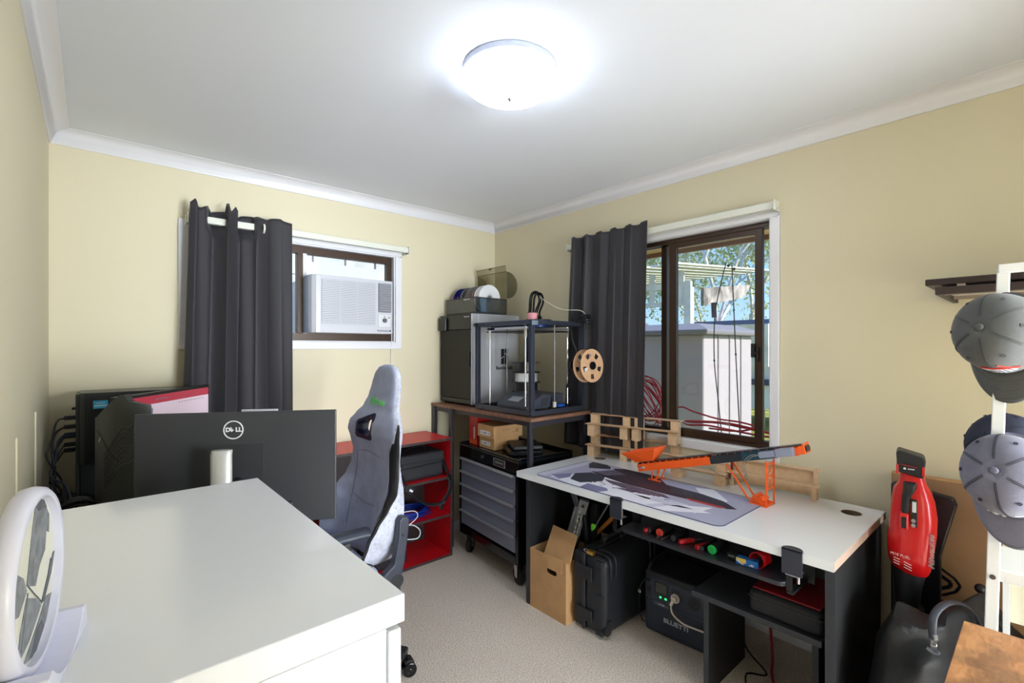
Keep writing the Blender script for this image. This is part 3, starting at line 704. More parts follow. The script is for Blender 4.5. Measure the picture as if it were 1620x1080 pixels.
for k in range(5):
    h = (.088, .085, .085, .090, .097)[k]
    d = part('drawer', B().box(-X-.004, -Y+.031, z-h, -X+.010, Y-.031, z-.012), GREYM, tc_, bev=.001)
    b = B(); b.prism([(-X-.004, z-.012), (-X-.004, z), (-X-.016, z-.002), (-X-.020, z-.012), (-X-.016, z-.014)], 2*Y-.062, basis((1, 0, 0), (0, 0, 1), (0, Y-.031, 0)))
    o = part('handle_lip', b, mat('silver_handle', (168, 170, 178), .35, .5), d, smooth=30)
    z -= h+.0
    z -= .001
part('lock', B().cyl((-X-.005, .045, zt_-.035), (-X+.001, .045, zt_-.035), .011, n=20), CHROME, tc_, smooth=40)
pl_ = part('badge', B().box(-X-.003, -.20, zt_-.058, -X+.0, -.09, zt_-.018), BLK, tc_, bev=.001)
b = B(); x_ = -X-.0035
b.box(x_, -.201, zt_-.060, x_+.003, -.089, zt_-.0575); b.box(x_, -.201, zt_-.0185, x_+.003, -.089, zt_-.016); b.box(x_, -.2035, zt_-.060, x_+.003, -.201, zt_-.016); b.box(x_, -.089, zt_-.060, x_+.003, -.0865, zt_-.016)
part('badge_border', b, SILVER, pl_)
b = B()
for k in range(9): b.box(x_-.0004, -.187+.0094*k, zt_-.043, x_, -.181+.0094*k, zt_-.031)
part('badge_lettering', b, mat('badge_pale', (150, 150, 140)), pl_)
o = pl_.children[-1] if pl_.children else None
b = B(); b.tube([(-.1, -Y-.001, zt_-.05), (-.1, -Y-.03, zt_-.05), (.12, -Y-.03, zt_-.05), (.12, -Y-.001, zt_-.05)], .007, sub=1); part('side_handle', b, SILVER, tc_, smooth=30)
def castor(par, x, y, zt, r=.052, wd=.03, ang=0, hub=CHROME, fork=CHROME):
    m = T(x, y, 0) @ ROT('Z', ang)
    c = part('castor', B(m).lathe([(.001, -wd/2), (r-.006, -wd/2), (r, -wd/2+.006), (r, wd/2-.006), (r-.006, wd/2), (.001, wd/2)], 28, T(0, 0, r) @ ROT('X', 90)), RUB, par, smooth=40)
    b = B(m); f = wd/2+.003
    b.prism([(-.018, r-.01), (.014, r-.01), (.028, zt), (-.02, zt)], .003, basis((1, 0, 0), (0, 0, 1), (0, -f, 0))); b.prism([(-.018, r-.01), (.014, r-.01), (.028, zt), (-.02, zt)], .003, basis((1, 0, 0), (0, 0, 1), (0, f+.003, 0)))
    b.box(-.024, -f-.003, zt-.004, .03, f+.003, zt); b.cyl((0, -f-.004, r), (0, f+.004, r), .007, n=12)
    part('fork', b, fork, c)
for (x, y, a) in ((-X+.05, Y-.06, 35), (-X+.05, -Y+.06, 80), (X-.06, Y-.06, 10), (X-.06, -Y+.06, 10)): castor(tc_, x, y, zb_, ang=a)
LZ = zt_+.001
# things standing on the chest (room coordinates)
def card_box(name, label, c, d, rz, m=CARD, tab=True, group=None):
    t = thing(name, label, 'box', c, rz=rz, group=group)
    part('carton', B().box(-d[0]/2, -d[1]/2, 0, d[0]/2, d[1]/2, d[2]), m, t, bev=.0015)
    return t
c1 = card_box('cardboard_box', 'small brown cardboard box with white oval label, lower of the two on the tool chest', (2.04, 2.44, .7375), (.20, .17, .075), -4, group='brown boxes on the tool chest')
c2 = card_box('cardboard_box', 'brown cardboard box with white oval label stacked on top of another on the tool chest', (2.04, 2.43, .8135), (.235, .185, .082), -4, group='brown boxes on the tool chest')
def oval(par, x, y, z, L, h, nrm='x'):
    m = basis((0, -1, 0), (0, 0, 1), (x, y, z)); b = B(m); P = []
    for k in range(9): a = -PI/2+PI*k/8; P.append((L/2-h/2+h/2*math.cos(a), h/2*math.sin(a)))
    for k in range(9): a = PI/2+PI*k/8; P.append((-L/2+h/2+h/2*math.cos(a), h/2*math.sin(a)))
    b.prism(P, .0008); l = part('oval_label', b, TEXTW, par)
    b = B(m)
    for q in (-.35, -.12, -.02, .08, .32): b.cbox((q*L, 0, .001), (L*.05, h*.35, .0006))
    part('label_print', b, mat('print_dark', (50, 50, 56)), l)
oval(c1, -.101, .01, .035, .11, .026); oval(c2, -.1185, .0, .030, .12, .030)
b = B()
for k in range(6): b.box(-.05+.012*k, -.0933, .05, -.042+.012*k, -.0926, .056)
b.box(.06, -.0933, .03, .085, -.0926, .055); b.box(.03, -.0933, .03, .055, -.0926, .036)
part('side_print', b, CARD2, c2)
rb = thing('red_carton', 'red glossy carton standing on the tool chest left of the brown boxes', 'box', (2.02, 2.62, .7375), rz=-3)
part('carton', B().box(-.06, -.05, 0, .06, .045, .19), mat('red_gloss_card', (186, 34, 30), .3), rb, bev=.001)
part('window_label', B().box(-.0612, -.025, .04, -.0602, -.008, .12), mat('label_grey', (190, 186, 184)), rb)
part('orange_panel', B().box(-.0608, -.048, .002, -.0601, .042, .035), mat('orange_print', (206, 82, 40)), rb)
card_box('cardboard_box', 'small dull brown box behind the red carton on the tool chest', (2.17, 2.56, .7375), (.12, .1, .17), 0, m=CARD2)
lt = thing('equipment_case', 'flat black case lying on the near side of the tool chest', 'case', (2.03, 2.22, .7375), rz=-30)
part('lower_case', B().box(-.09, -.11, 0, .12, .12, .028), BLKG, lt, bev=.006); part('upper_unit', B().box(-.06, -.08, .0285, .13, .115, .055), BLK, lt, bev=.008)
part('screen_strip', B().box(-.0612, -.02, .036, -.0601, .06, .048), mat('strip_blue', (40, 90, 120), .2), lt)  # plain blue strip on the front of the upper unit

# ---------------------------------------------------------------- red shelf unit against the back wall
rx0, rx1, ry0, ry1, rz1 = .62, 1.822, 2.668, 3.010, .793
rs = thing('red_shelf_unit', 'low red shelf unit with dark edging against the back wall behind the gaming chair', 'shelf unit', ((rx0+rx1)/2, (ry0+ry1)/2, 0))
th = .016; ED = mat('dark_edging', (52, 34, 34), .5)
REDT = mat('red_board_top', (196, 38, 40), .3)
part('top_panel', B().box(rx0, ry0+.002, rz1-th, rx1, ry1, rz1), RED, rs, world=True)
xs_ = [rx0, rx0+.40, rx0+.80, rx1-th]
for x in xs_: part('side_panel', B().box(x, ry0+.002, 0, x+th, ry1, rz1-th-.0003), RED, rs, world=True)
zs_ = [.0, .268, .520]
for i in range(3):
    for z in zs_: part('shelf', B().box(xs_[i]+th+.0003, ry0+.002, z, xs_[i+1]-.0003, ry1-.006, z+th), RED, rs, world=True)
part('back_panel', B().box(rx0+th+.0003, ry1-.0055, th, rx1-th-.0003, ry1, rz1-th-.001), mat('shelf_back', (30, 12, 14), .6), rs, world=True)
b = B(); b.box(rx0, ry0, rz1-th, rx1, ry0+.0018, rz1)
for x in xs_: b.box(x, ry0, 0, x+th, ry0+.0018, rz1-th)
for i in range(3):
    for z in zs_: b.box(xs_[i]+th, ry0, z, xs_[i+1], ry0+.0018, z+th)
part('edge_band', b, ED, rs, world=True)
# camera bag in the top right bay
cbg = thing('camera_bag', 'black shoulder bag with zip on the top shelf of the red unit', 'bag', (1.62, 2.82, .5365))
BAGM = mat('bag_nylon', (30, 31, 36), .75, bump=.15, bs=200)
b = B(); b.box(-.165, -.11, 0, .165, .12, .165); part('body', b, BAGM, cbg, bev=.03, seg=4)
b = B(); b.box(-.168, -.114, .105, .168, .122, .172); part('flap', b, BAGM, cbg, bev=.02, seg=3)
part('zip', B().tube([(-.16, -.116, .09), (0, -.12, .095), (.16, -.116, .10)], .003), BLK, cbg, smooth=True)
b = B(); b.tube([(-.09, -.02, .17), (-.06, -.03, .20), (.04, -.03, .205), (.07, -.02, .17)], .009, flat=.005); part('top_handle', b, BLK, cbg, smooth=True)
b = B(); b.tube([(.167, -.06, .13), (.178, -.115, .05), (.178, -.160, -.03), (.165, -.166, -.10), (.12, -.165, -.155), (.10, -.165, -.20)], .016, flat=.003, n=6)
part('shoulder_strap', b, BLK, cbg, smooth=True)
part('buckle', B().cbox((.178, -.150, -.015), (.02, .02, .05)), BLKG, cbg, bev=.004)
b = B(); b.tube([(-.16, -.12, .06), (-.14, -.15, -.01), (-.10, -.162, -.06), (-.03, -.166, -.13), (.06, -.168, -.16), (.13, -.170, -.15)], .012, flat=.003, n=6); part('shoulder_strap', b, BLK, cbg, smooth=True)
tg = part('strap_tag', B().cbox((-.125, -.160, -.03), (.06, .006, .045), ROT('Y', 35)), BLK, cbg, bev=.002)
part('tag_print', B().cbox((-.118, -.1636, -.038), (.026, .001, .016), ROT('Y', 35)), TEXTW, tg)
# coil of blue cable on the middle shelf
cl = B()
for k in range(16):
    rr = .09+.007*(k % 6)+random.uniform(-.004, .004); zz = .292+.007*(k//3)+random.uniform(-.002, .003); ox_, oy_ = random.uniform(-.012, .012), random.uniform(-.01, .01)
    cl.tube([(1.56+ox_+rr*1.35*math.cos(a), 2.835+oy_+rr*.95*math.sin(a), zz+.006*math.sin(2*a+k)) for a in [2*PI*q/14 for q in range(14)]], .0032, n=6, closed=True, sub=2)
single('cable_coil', 'coiled bright blue network cable on the middle shelf of the red unit', 'cable', cl, mat('blue_cable', (14, 48, 150), .4), smooth=True)
cl = B()
cl.tube([PY(630, 812, 2.655), PY(655, 808, 2.65), PY(660, 818, 2.648), PY(640, 835, 2.645), PY(625, 842, 2.645)], .003, n=6); cl.tube([PY(625, 836, 2.64), PY(650, 830, 2.64), PY(664, 838, 2.64), PY(662, 850, 2.64), PY(648, 853, 2.64), PY(622, 852, 2.64)], .0035, n=6)
single('white_cable', 'thin white cable looping out of the red shelf unit', 'cable', cl, TEXTW, smooth=True)
single('storage_box', 'black box in the bottom bay of the red shelf unit', 'box', B().box(1.30, 2.74, .0165, 1.52, 2.98, .24), BLK, bev=.01)
# ================================================================ left side of the room
# white chest of drawers beside the camera
ch = thing('chest_of_drawers', 'white chest of drawers in the left foreground with a sand art disc on it', 'chest of drawers', (.09, 1.02, 0), rz=0)
CT = 1.045; Y0, Y1 = .617, 1.432; X0, X1 = XL+.012, .335
b = B(); b.box(X0, Y0, CT-.040, X1+.004, Y1, CT); part('top_panel', b, WHITE, ch, bev=.002, world=True)
b = B(); b.box(X0, Y0, .0, X1-.025, Y0+.018, CT-.0405); b.box(X0, Y1-.018, .0, X1-.025, Y1, CT-.0405); b.box(X0, Y0+.018, .03, X0+.01, Y1-.018, CT-.0405); b.box(X0+.01, Y0+.018, .03, X1-.03, Y1-.018, .05)
part('carcass', b, WHITE, ch, bev=.0015, world=True)
for k in range(4):
    z0 = .03+k*.2425; part('drawer', B().box(X1-.0215, Y0+.001, z0, X1-.001, Y1-.001, z0+.2385 if k < 3 else CT-.0475), WHITE, ch, bev=.003, world=True, seg=3)

# sand art disc
sa = thing('sand_art_disc', 'round white framed sand picture on a white stand on the chest of drawers', 'ornament', (-.052, .742, CT), rz=-9)
sa.scale = (.90, .90, .90)
# local: disc plane is y-z, face towards +x
LVP = LAV
b = B(); pr = [(.097, -.012), (.103, -.013), (.108, -.009), (.110, 0), (.108, .009), (.103, .013), (.097, .012), (.097, -.012)]
DM = T(0, 0, .112) @ ROT('Y', 90)
b.lathe(pr, 72, DM, cap=False); part('frame_ring', b, LVP, sa, smooth=50)
b = B(); b.lathe([(.001, -.004), (.0968, -.004), (.0968, .003), (.001, .003)], 64, DM)
part('sand_cell', b, mat('sand_cream', (224, 222, 208), .35), sa, smooth=40)
SG1 = mat('sand_grey', (140, 144, 150), .5, var=.25, vs_=60); SG2 = mat('sand_dark', (96, 100, 108), .5, var=.2, vs_=70)
def sand(poly, m, h=.0006):
    b = B(); pts = []
    for (y, z) in poly:
        y, z = y*1.15, z*1.15; r = math.hypot(y, z)
        if r > .0955: y, z = y*.0955/r, z*.0955/r
        pts.append((y, z))
    b.prism(pts, h, basis((0, 1, 0), (0, 0, 1), (.0031, 0, .112))); part('sand_patch', b, m, sa)
sand([(-.02, .0), (.0, .055), (.01, .075), (.04, .072), (.062, .05), (.06, .03), (.05, .035), (.045, .015), (.025, .005), (.01, -.012)], SG1)
sand([(-.083, .03), (-.06, .03), (-.03, .012), (-.02, -.005), (-.045, -.02), (-.083, -.01)], SG1, .0008)
sand([(-.02, -.012), (.02, -.03), (.03, -.042), (-.01, -.06), (-.05, -.067), (-.04, -.04)], SG1, .0007)
sand([(.03, -.04), (.06, -.015), (.078, .0), (.083, .0), (.07, -.02), (.04, -.042)], SG2, .0009)
sand([(-.04, -.083), (-.03, -.075), (.02, -.055), (.05, -.04), (.07, -.045), (.05, -.07), (.0, -.084)], SG1, .0008)
sand([(-.01, -.08), (.01, -.062), (.03, -.058), (.04, -.07), (.01, -.083)], SG2, .0011)
sand([(.02, .083), (.0, .08), (.02, .066), (.05, .062), (.04, .075)], SG2, .0011)
b = B(); b.tube([(.0035, -.02, .112), (.0037, .02, .08), (.0037, .045, .068), (.0035, .078, .108)], .0008, n=5); b.tube([(.0035, -.018, .102), (.0037, -.045, .045)], .0007, n=5, sub=1)
part('sand_ridge', b, SG2, sa, smooth=True)
# cradle: wedge with a concave seat for the disc
b = B(); P = [(-.088, 0)]; P += [(.096, 0), (.099, .008), (.090, .031)]
for k in range(11):
    a = math.radians(-46-k*8.8); P.append((.1115*math.cos(a), .1125+.1115*math.sin(a)))
P += [(-.092, .030), (-.098, .010)]
b.prism(P, .052, basis((0, 1, 0), (0, 0, 1), (-.014, 0, 0)))
part('stand', b, LVP, sa, bev=.001)

# computer desk along the left wall, behind the chest
dk = thing('computer_desk', 'dark computer desk in the left corner carrying monitors and the computer tower', 'desk', (.2, 2.2, 0))
DX1 = .56
part('desk_top', B().box(XL+.012, 1.45, .70, DX1, 3.0, .728), mat('dark_desk_laminate', (44, 42, 44), .4), dk, bev=.002, world=True)
for y in (1.47, 2.95): part('side_panel', B().box(XL+.03, y, 0, DX1-.04, y+.02, .6995), CHARD, dk, world=True)
part('back_panel', B().box(XL+.03, 1.4905, .35, XL+.045, 2.9495, .6995), CHARD, dk, world=True)
DT = .7285

# big monitor seen from behind
pa, pb = Vector((.096, 1.89, 0)), Vector((.613, 1.593, 0)); mid = (pa+pb)/2
ang = math.degrees(math.atan2(pb.y-pa.y, pb.x-pa.x)); W = (pb-pa).length; z0, z1 = .826, 1.192
mo = thing('monitor', 'large dark grey monitor seen from behind with a round white logo and silver stand', 'monitor', (mid.x+.02, mid.y-.02, DT), rz=ang)
MB_ = mat('monitor_back', (50, 51, 54), .42)
ox = -.02*math.cos(math.radians(ang))+.02*-math.sin(math.radians(ang)); lx0 = -W/2-.023; lx1 = W/2-.023; Zm0, Zm1 = z0-DT, z1-DT
b = B(); b.box(lx0, 0, Zm0, lx1, .012, Zm1); part('panel_shell', b, MB_, mo, bev=.003)
part('screen', B().box(lx0+.004, .0125, Zm0+.01, lx1-.004, .014, Zm1-.004), BLKG, mo)
lm = (lx0+lx1)/2
b = B(); b.box(lm-.075, -.0012, Zm0+.07, lm+.075, -.0002, Zm0+.262); part('mount_plate', b, mat('monitor_plate', (43, 44, 47), .45), mo, bev=.0005)
b = B(); b.box(lm-.155, -.0135, Zm0+.0, lm+.165, -.0003, Zm0+.07)
part('connector_bulge', b, mat('monitor_plate', (43, 44, 47)), mo, bev=.004)
b = B(); rg = []
P = []
for k in range(14): a = 2*PI*k/14; P.append((.036*math.cos(a), .016*math.sin(a)))
for z in (.012, .345): rg.append([(lm-.022+x*.85, -.080+y, z) for x, y in P])
rg.append([(lm-.022+x*.83, -.074+y*.9, .357) for x, y in P])
b.loft(rg); part('stand_column', b, mat('stand_silver', (196, 196, 194), .35, .5), mo, smooth=50)
part('stand_foot', B().box(lm-.13, -.16, .0, lm+.07, .03, .012), mat('stand_silver', (196, 196, 194)), mo, bev=.004)
part('tilt_joint', B().cyl((lm-.0, -.060, .235), (lm-.0, -.0015, .235), .018, n=20), BLK, mo, smooth=40)
lc = Vector((lm-.015, -.0006, 1.135-DT))
b = B(basis((1, 0, 0), (0, 0, 1), lc)); b.lathe([(.0265, 0), (.0298, 0), (.0298, .0012), (.0265, .0012), (.0265, 0)], 48, cap=False); part('logo_ring', b, TEXTW, mo, smooth=40)
lgm = basis((1, 0, 0), (0, 0, 1), lc)
text('logo_lettering', 'D   LL', .0185, lgm @ T(.0004, 0, 0), TEXTW, mo, bold=.0008, world=False)
text('logo_tilted_letter', 'E', .0165, lgm @ T(-.0062, .0004, 0) @ ROT('Z', 38), TEXTW, mo, bold=.0009, world=False)

# second monitor facing the room (screen lit)
a_, c_ = Vector((.150, 2.31, 0)), Vector((.425, 2.685, 0)); d_ = c_-a_; ang = math.degrees(math.atan2(d_.y, d_.x)); W = .60
cen = c_-d_.normalized()*W/2
m2 = thing('monitor', 'black framed monitor with lit pink and red screen behind the big grey monitor', 'monitor', (cen.x, cen.y, DT), rz=ang)
z1 = 1.222-DT; z0 = z1-.36
b = B(); b.box(-W/2, 0, z0, W/2, .03, z1); part('housing', b, BLK, m2, bev=.004)
SC = mat('lit_screen', (196, 178, 192), .3, emit=(236, 216, 230), es=.22)
part('screen', B().box(-W/2+.012, -.0015, z0+.016, W/2-.014, -.0003, z1-.045), SC, m2)
part('screen_red_bar', B().box(-W/2+.012, -.0016, z1-.0447, W/2-.014, -.0003, z1-.012), mat('lit_red', (150, 36, 60), .3, emit=(206, 50, 80), es=.2), m2)
b = B()
for q in range(9): b.box(.05+q*.022, -.0022, z1-.058, .062+q*.022, -.0016, z1-.055)
for q in range(3): b.box(-.2+q*.03, -.0022, z1-.095, -.19+q*.03, -.0016, z1-.09)
b.box(-.1, -.0022, z1-.03, -.02, -.0017, z1-.027)
part('screen_text', b, mat('screen_grey', (150, 130, 150)), m2)
part('stand', B().box(-.02, .031, 0, .02, .06, z0+.15), BLK, m2, bev=.003); part('stand_foot', B().box(-.11, -.05, 0, .11, .09, .010), BLK, m2, bev=.003)

# curved dark monitor seen from the back, at the far left
cv = thing('curved_monitor', 'dark curved monitor back with diagonal ribs, left of the big grey monitor', 'monitor', (.035, 2.06, DT), rz=0)
CV = mat('dark_olive_plastic', (44, 45, 42), .45)
def cpt(s, z, off=0):
    """s 0..1 from the left edge to the right edge of the shell"""
    P0, P1, P2 = Vector((.008, 2.260, 0)), Vector((.020, 1.99, 0)), Vector((.150, 2.000, 0))
    p = P0*(1-s)**2 + P1*2*s*(1-s) + P2*s*s
    d = ((P1-P0)*(1-s) + (P2-P1)*s).normalized(); nrm = Vector((-d.y, d.x, 0))
    p = p + nrm*off; p.z = z; return p
def topz(s):
    ks = [(0, 1.150), (.12, 1.158), (.3, 1.186), (.5, 1.222), (.62, 1.243), (.68, 1.245), (.73, 1.222), (1, 1.207)]
    for i in range(len(ks)-1):
        if s <= ks[i+1][0]: t = (s-ks[i][0])/(ks[i+1][0]-ks[i][0]); return ks[i][1]+(ks[i+1][1]-ks[i][1])*t
    return ks[-1][1]
b = B(); NS, NZ = 40, 24
def zz(s, t): return .80+(topz(s)-.80)*t
R1 = []
def bulge(s, t): return .035*math.exp(-((s-.28)/.3)**2)*max(0, 1-((t-.95)/.5)**2)*0
b.loft([[cpt(k/NS, .80, 0), cpt(k/NS, topz(k/NS), 0), cpt(k/NS, topz(k/NS), .030), cpt(k/NS, .80, .030)] for k in range(NS+1)])
part('back_shell', b, CV, cv, world=True, smooth=35)
b = B()
for k in range(9):
    t0 = .90-.035*k
    pts = [cpt(.35+q*.065, .80+(topz(.35+q*.065)-.80)*(t0-.30+.033*q), -.0012) for q in range(10)]
    b.tube(pts, .0014, n=5, sub=2)
part('diagonal_ribs', b, mat('rib_olive', (84, 85, 80), .4), cv, world=True, smooth=True)
b = B(); pts = [cpt(.16+q*.055, 1.085+.030*math.cos(q*.35)-.004*q+.0, -.0008) for q in range(9)]; b.tube(pts, .0012, n=5); part('seam', b, BLK, cv, world=True, smooth=True)
b = B(); b.tube([cpt(.22, 1.078, -.001), cpt(.255, 1.092, -.001), cpt(.27, 1.094, -.001)], .0018, n=5); part('slash_emblem', b, TEXTW, cv, world=True, smooth=True)
b = B(); b.tube([cpt(1.0, z, .010) for z in (.82, 1.0, 1.196)], .006, n=6, sub=1); part('light_edge', b, mat('pale_edge', (150, 148, 176), .4), cv, world=True, smooth=True)  # pale lavender colour paints the bezel side as lit
part('stand_neck', B().box(.06, 2.10, DT+.0, .10, 2.14, .88), BLK, cv, bev=.003, world=True); part('stand_foot', B().box(.0, 2.04, DT, .17, 2.2, DT+.01), BLK, cv, bev=.003, world=True)

# computer tower
px0, px1, py0, py1, pz1 = -.052, .375, 2.72, 2.92, 1.205
pc = thing('computer_tower', 'black computer tower with a blue sticker at the far end of the left desk', 'computer', ((px0+px1)/2, (py0+py1)/2, DT))
part('case', B().box(px0+.012, py0, DT+.008, px1, py1, pz1), mat('tower_black', (14, 14, 15), .35), pc, bev=.004, world=True)
b = B(); b.box(px0, py0+.004, DT+.012, px0+.0118, py1-.004, pz1-.004); part('rear_panel', b, mat('tower_rear', (60, 60, 54), .45, .4), pc, bev=.002, world=True)
r0 = B(); r0.box(px0+.012, py0-.0015, pz1-.3, px0+.028, py0-.0003, pz1-.004); part('rear_flange', r0, mat('tower_rear', (60, 60, 54)), pc, world=True)
part('blue_sticker', B().box(px0+.056, py0-.0012, pz1-.068, px0+.105, py0-.0003, pz1-.034), mat('sticker_blue', (60, 170, 214), .4), pc, world=True, label='bright blue square sticker')
b = B(); b.box(px0+.060, py0-.0018, pz1-.058, px0+.101, py0-.0013, pz1-.054); b.box(px0+.066, py0-.0018, pz1-.046, px0+.095, py0-.0013, pz1-.044); part('sticker_print', b, TEXTW, pc, world=True)
b = B()
for k, z in enumerate((1.10, 1.065, 1.03, .985)): b.box(px0-.001, py0+.03, z-.012, px0, py0+.08, z+.012)
b.box(px0-.001, py0+.10, .80, px0, py0+.16, .95)
part('port_sockets', b, BLK, pc, world=True)
b = B(); b.box(px0-.012, py0+.02, 1.136, px0-.0002, py0+.026, 1.146)
for z in (.76, .78): b.box(px0+.05, py0+.0, z, px0+.06, py0+.001, z+.002)
part('latch', b, BLK, pc, world=True)
for x in (px0+.04, px1-.04):
    b = B(); b.box(x-.012, py0+.02, DT, x+.012, py1-.02, DT+.0078); part('foot', b, RUB, pc, world=True)
# cables from the tower
rnd = random.Random(4)
gc = 'cables from the computer tower'
lows = [(-.118, 2.60, .74), (-.11, 2.40, .74), (-.06, 2.45, .74), (-.02, 2.52, .74), (-.10, 2.5, .74), (.0, 2.4, .74)]
names = ['black display cable curving from the highest socket of the computer tower', 'thick black cable leaving the tower just below the highest plug', 'dark bluish cable from the third plug of the tower hanging by the left wall', 'thin black cable looping low from the fourth plug of the tower', 'black cable hanging nearest the left wall behind the sand art disc', 'short black cable crossing down to the cable coil']
CABB = mat('bluish_cable', (44, 50, 70), .5)
for k in range(6):
    zp = (1.10, 1.062, 1.028, .985, 1.02, .96)[k]; lo = lows[k]
    b = B(); y_ = py0+.05+.004*k; x_ = px0-.001
    j = lambda q: rnd.uniform(-q, q)
    pts = [(x_-.035, y_, zp), (x_-.055+j(.006), y_-.03, zp-.012-.006*k), (-.115+j(.012), 2.66+j(.03), zp-.075+j(.02)), (-.118+j(.016), 2.58+j(.04), zp-.15+j(.03)), (-.10+j(.03), 2.52+j(.05), .88+j(.03)), (-.085+j(.03), 2.47+j(.05), .80+j(.02)), lo]
    pts = [(max(p[0], XL+.012), p[1], p[2]) for p in pts]
    t = thing('cable', names[k], 'cable', lo, group=None)
    b.tube(pts, (.0038, .0045, .004, .003, .0045, .003)[k], n=7); part('cord', b, CABB if k == 2 else CABLE, t, smooth=True, world=True)
    b = B(); b.box(x_-.036, y_-.006, zp-.009, x_-.0004, y_+.006, zp+.009); part('plug', b, BLK if k != 2 else CABB, t, bev=.002, world=True)
b = B()
for k in range(12):
    rr = .052+.0035*(k % 5); o_ = Vector((rnd.uniform(-.006, .006), rnd.uniform(-.02, .02), rnd.uniform(-.006, .006)))
    c0 = Vector((-.035, 2.25, .808))+o_
    b.tube([c0+Vector((rr*math.cos(a), .02*math.sin(a+k), rr*math.sin(a)*1.05)) for a in [2*PI*q/12 for q in range(12)]], .0045, n=6, closed=True, sub=2)
single('cable_bundle', 'round coil of thick black cable standing on the desk below the computer tower', 'cable', b, CABLE, smooth=True)
b = B(); b.box(-.01, 2.42, DT, .08, 2.52, DT+.05); single('power_adapter', 'small black power box on the desk beside the coil of black cable', 'power adapter', b, BLK, bev=.004)
# white sheet standing behind the big monitor
q0, q1 = PX(391, 649, .52), PX(436, 645, .62)
b = B(); b.bar((.425, 2.03, 1.07), (.535, 1.96, 1.07), .003, .19); 
t = thing('tablet', 'thin white tablet edge just showing above the big grey monitor', 'tablet', (.48, 2.0, DT))
part('slab', b, mat('tablet_white', (226, 226, 240), .3), t, world=True, bev=.001)
b = B(); b.bar((.46, 2.03, DT+.003), (.50, 1.99, DT+.003), .12, .006); b.bar((.482, 2.006, DT), (.482, 2.006, 1.0), .02, .01)
part('holder', b, BLK, t, world=True)

# ---------------------------------------------------------------- gaming chair, facing the desk (towards -x)
CX, CY = .80, 2.09
gc_ = thing('gaming_chair', 'grey fabric gaming chair with black side stripe and green lettering at the left desk', 'chair', (CX, CY, 0))
GF = mat('grey_suede', (178, 186, 216), .9, var=.08, vs_=14, bump=.1, bs=300, sheen=.3)
GW = mat('pale_worn_fabric', (196, 197, 212), .9, var=.10, vs_=70, bump=.35, bs=160)
GB = mat('black_stripe_leather', (34, 34, 36), .45)
# rows: z, half width, centre x, thickness, wing forward
rows = [(.455, .150, .955, .05, .03), (.48, .200, .958, .07, .07), (.53, .240, .970, .09, .150), (.60, .264, .975, .09, .145), (.66, .272, .980, .085, .115), (.72, .272, .985, .075, .070), (.78, .262, .990, .068, .026),
        (.84, .240, .992, .060, .008), (.90, .230, .990, .058, .0), (.96, .248, .986, .060, .004), (1.0, .262, .984, .064, .010), (1.04, .256, .990, .062, .010), (1.08, .215, 1.004, .058, .006),
        (1.12, .168, 1.020, .056, .002), (1.17, .146, 1.036, .056, .0), (1.23, .132, 1.048, .056, .0), (1.275, .116, 1.054, .052, .0), (1.305, .084, 1.058, .042, .0), (1.318, .035, 1.06, .02, .0)]
def interp(z):
    for i in range(len(rows)-1):
        if z <= rows[i+1][0]:
            t = (z-rows[i][0])/(rows[i+1][0]-rows[i][0]); t = max(0, t)
            p0, p1, p2, p3 = rows[max(i-1, 0)], rows[i], rows[i+1], rows[min(i+2, len(rows)-1)]
            out = []
            for k in range(1, 5):
                out.append(p1[k]+(p2[k]-p1[k])*(t*t*(3-2*t)*.5+t*.5))
            return out
    return list(rows[-1][1:])
NF = 28
def ring_at(z):
    w_, xc, t, f = interp(z); P = []
    for k in range(NF+1):                       # front, from the far side (+y) to the near side (-y)
        a = 1-2*k/NF; s = abs(a)
        e = (1-s**6)**.5 if s < 1 else 0
        P.append(Vector((xc-f*s**3*1.0 - t/2*(e*.75+.25*0) , CY+w_*a, z)))
    for k in range(1, NF):                      # back
        a = -1+2*k/NF; s = abs(a); e = (1-s**6)**.5
        P.append(Vector((xc + t/2*e*.9, CY+w_*a, z)))
    return P
zr = [.455+(1.318-.455)*(i/70) for i in range(71)]
# a real opening through the far shoulder: leave the faces out and line it with a frame
hy0_, hy1_, hz0_, hz1_ = CY-.015, CY+.130, .985, 1.085
def inhole(y, z):
    top = hz1_ - (y-hy0_)*.28
    return hy0_ < y < hy1_ and hz0_ < z < top
bk = B(); R = [[bk._v(p) for p in ring_at(z)] for z in zr]; n = len(R[0])
skip = set()
def stripe(z):      # position (as fraction of half width) of the black stripe on the near side front
    return .80 if z < .60 else (.80+.08*(z-.60)/.4)
for j in range(len(R)-1):
    zc_ = (zr[j]+zr[j+1])/2
    for i in range(n):
        p = (ring_at(zc_)[i]+ring_at(zc_)[(i+1) % n])/2
        if inhole(p.y, zc_): continue
        f = bk._f([R[j][i], R[j][(i+1) % n], R[j+1][(i+1) % n], R[j+1][i]])
        near = i >= NF-1 and i < NF+NF-10
        f.material_index = 1 if near else 0
bk._f(R[0][::-1]); bk._f(R[-1])
back = part('backrest', bk, [GF, GW], gc_, smooth=60, world=True)
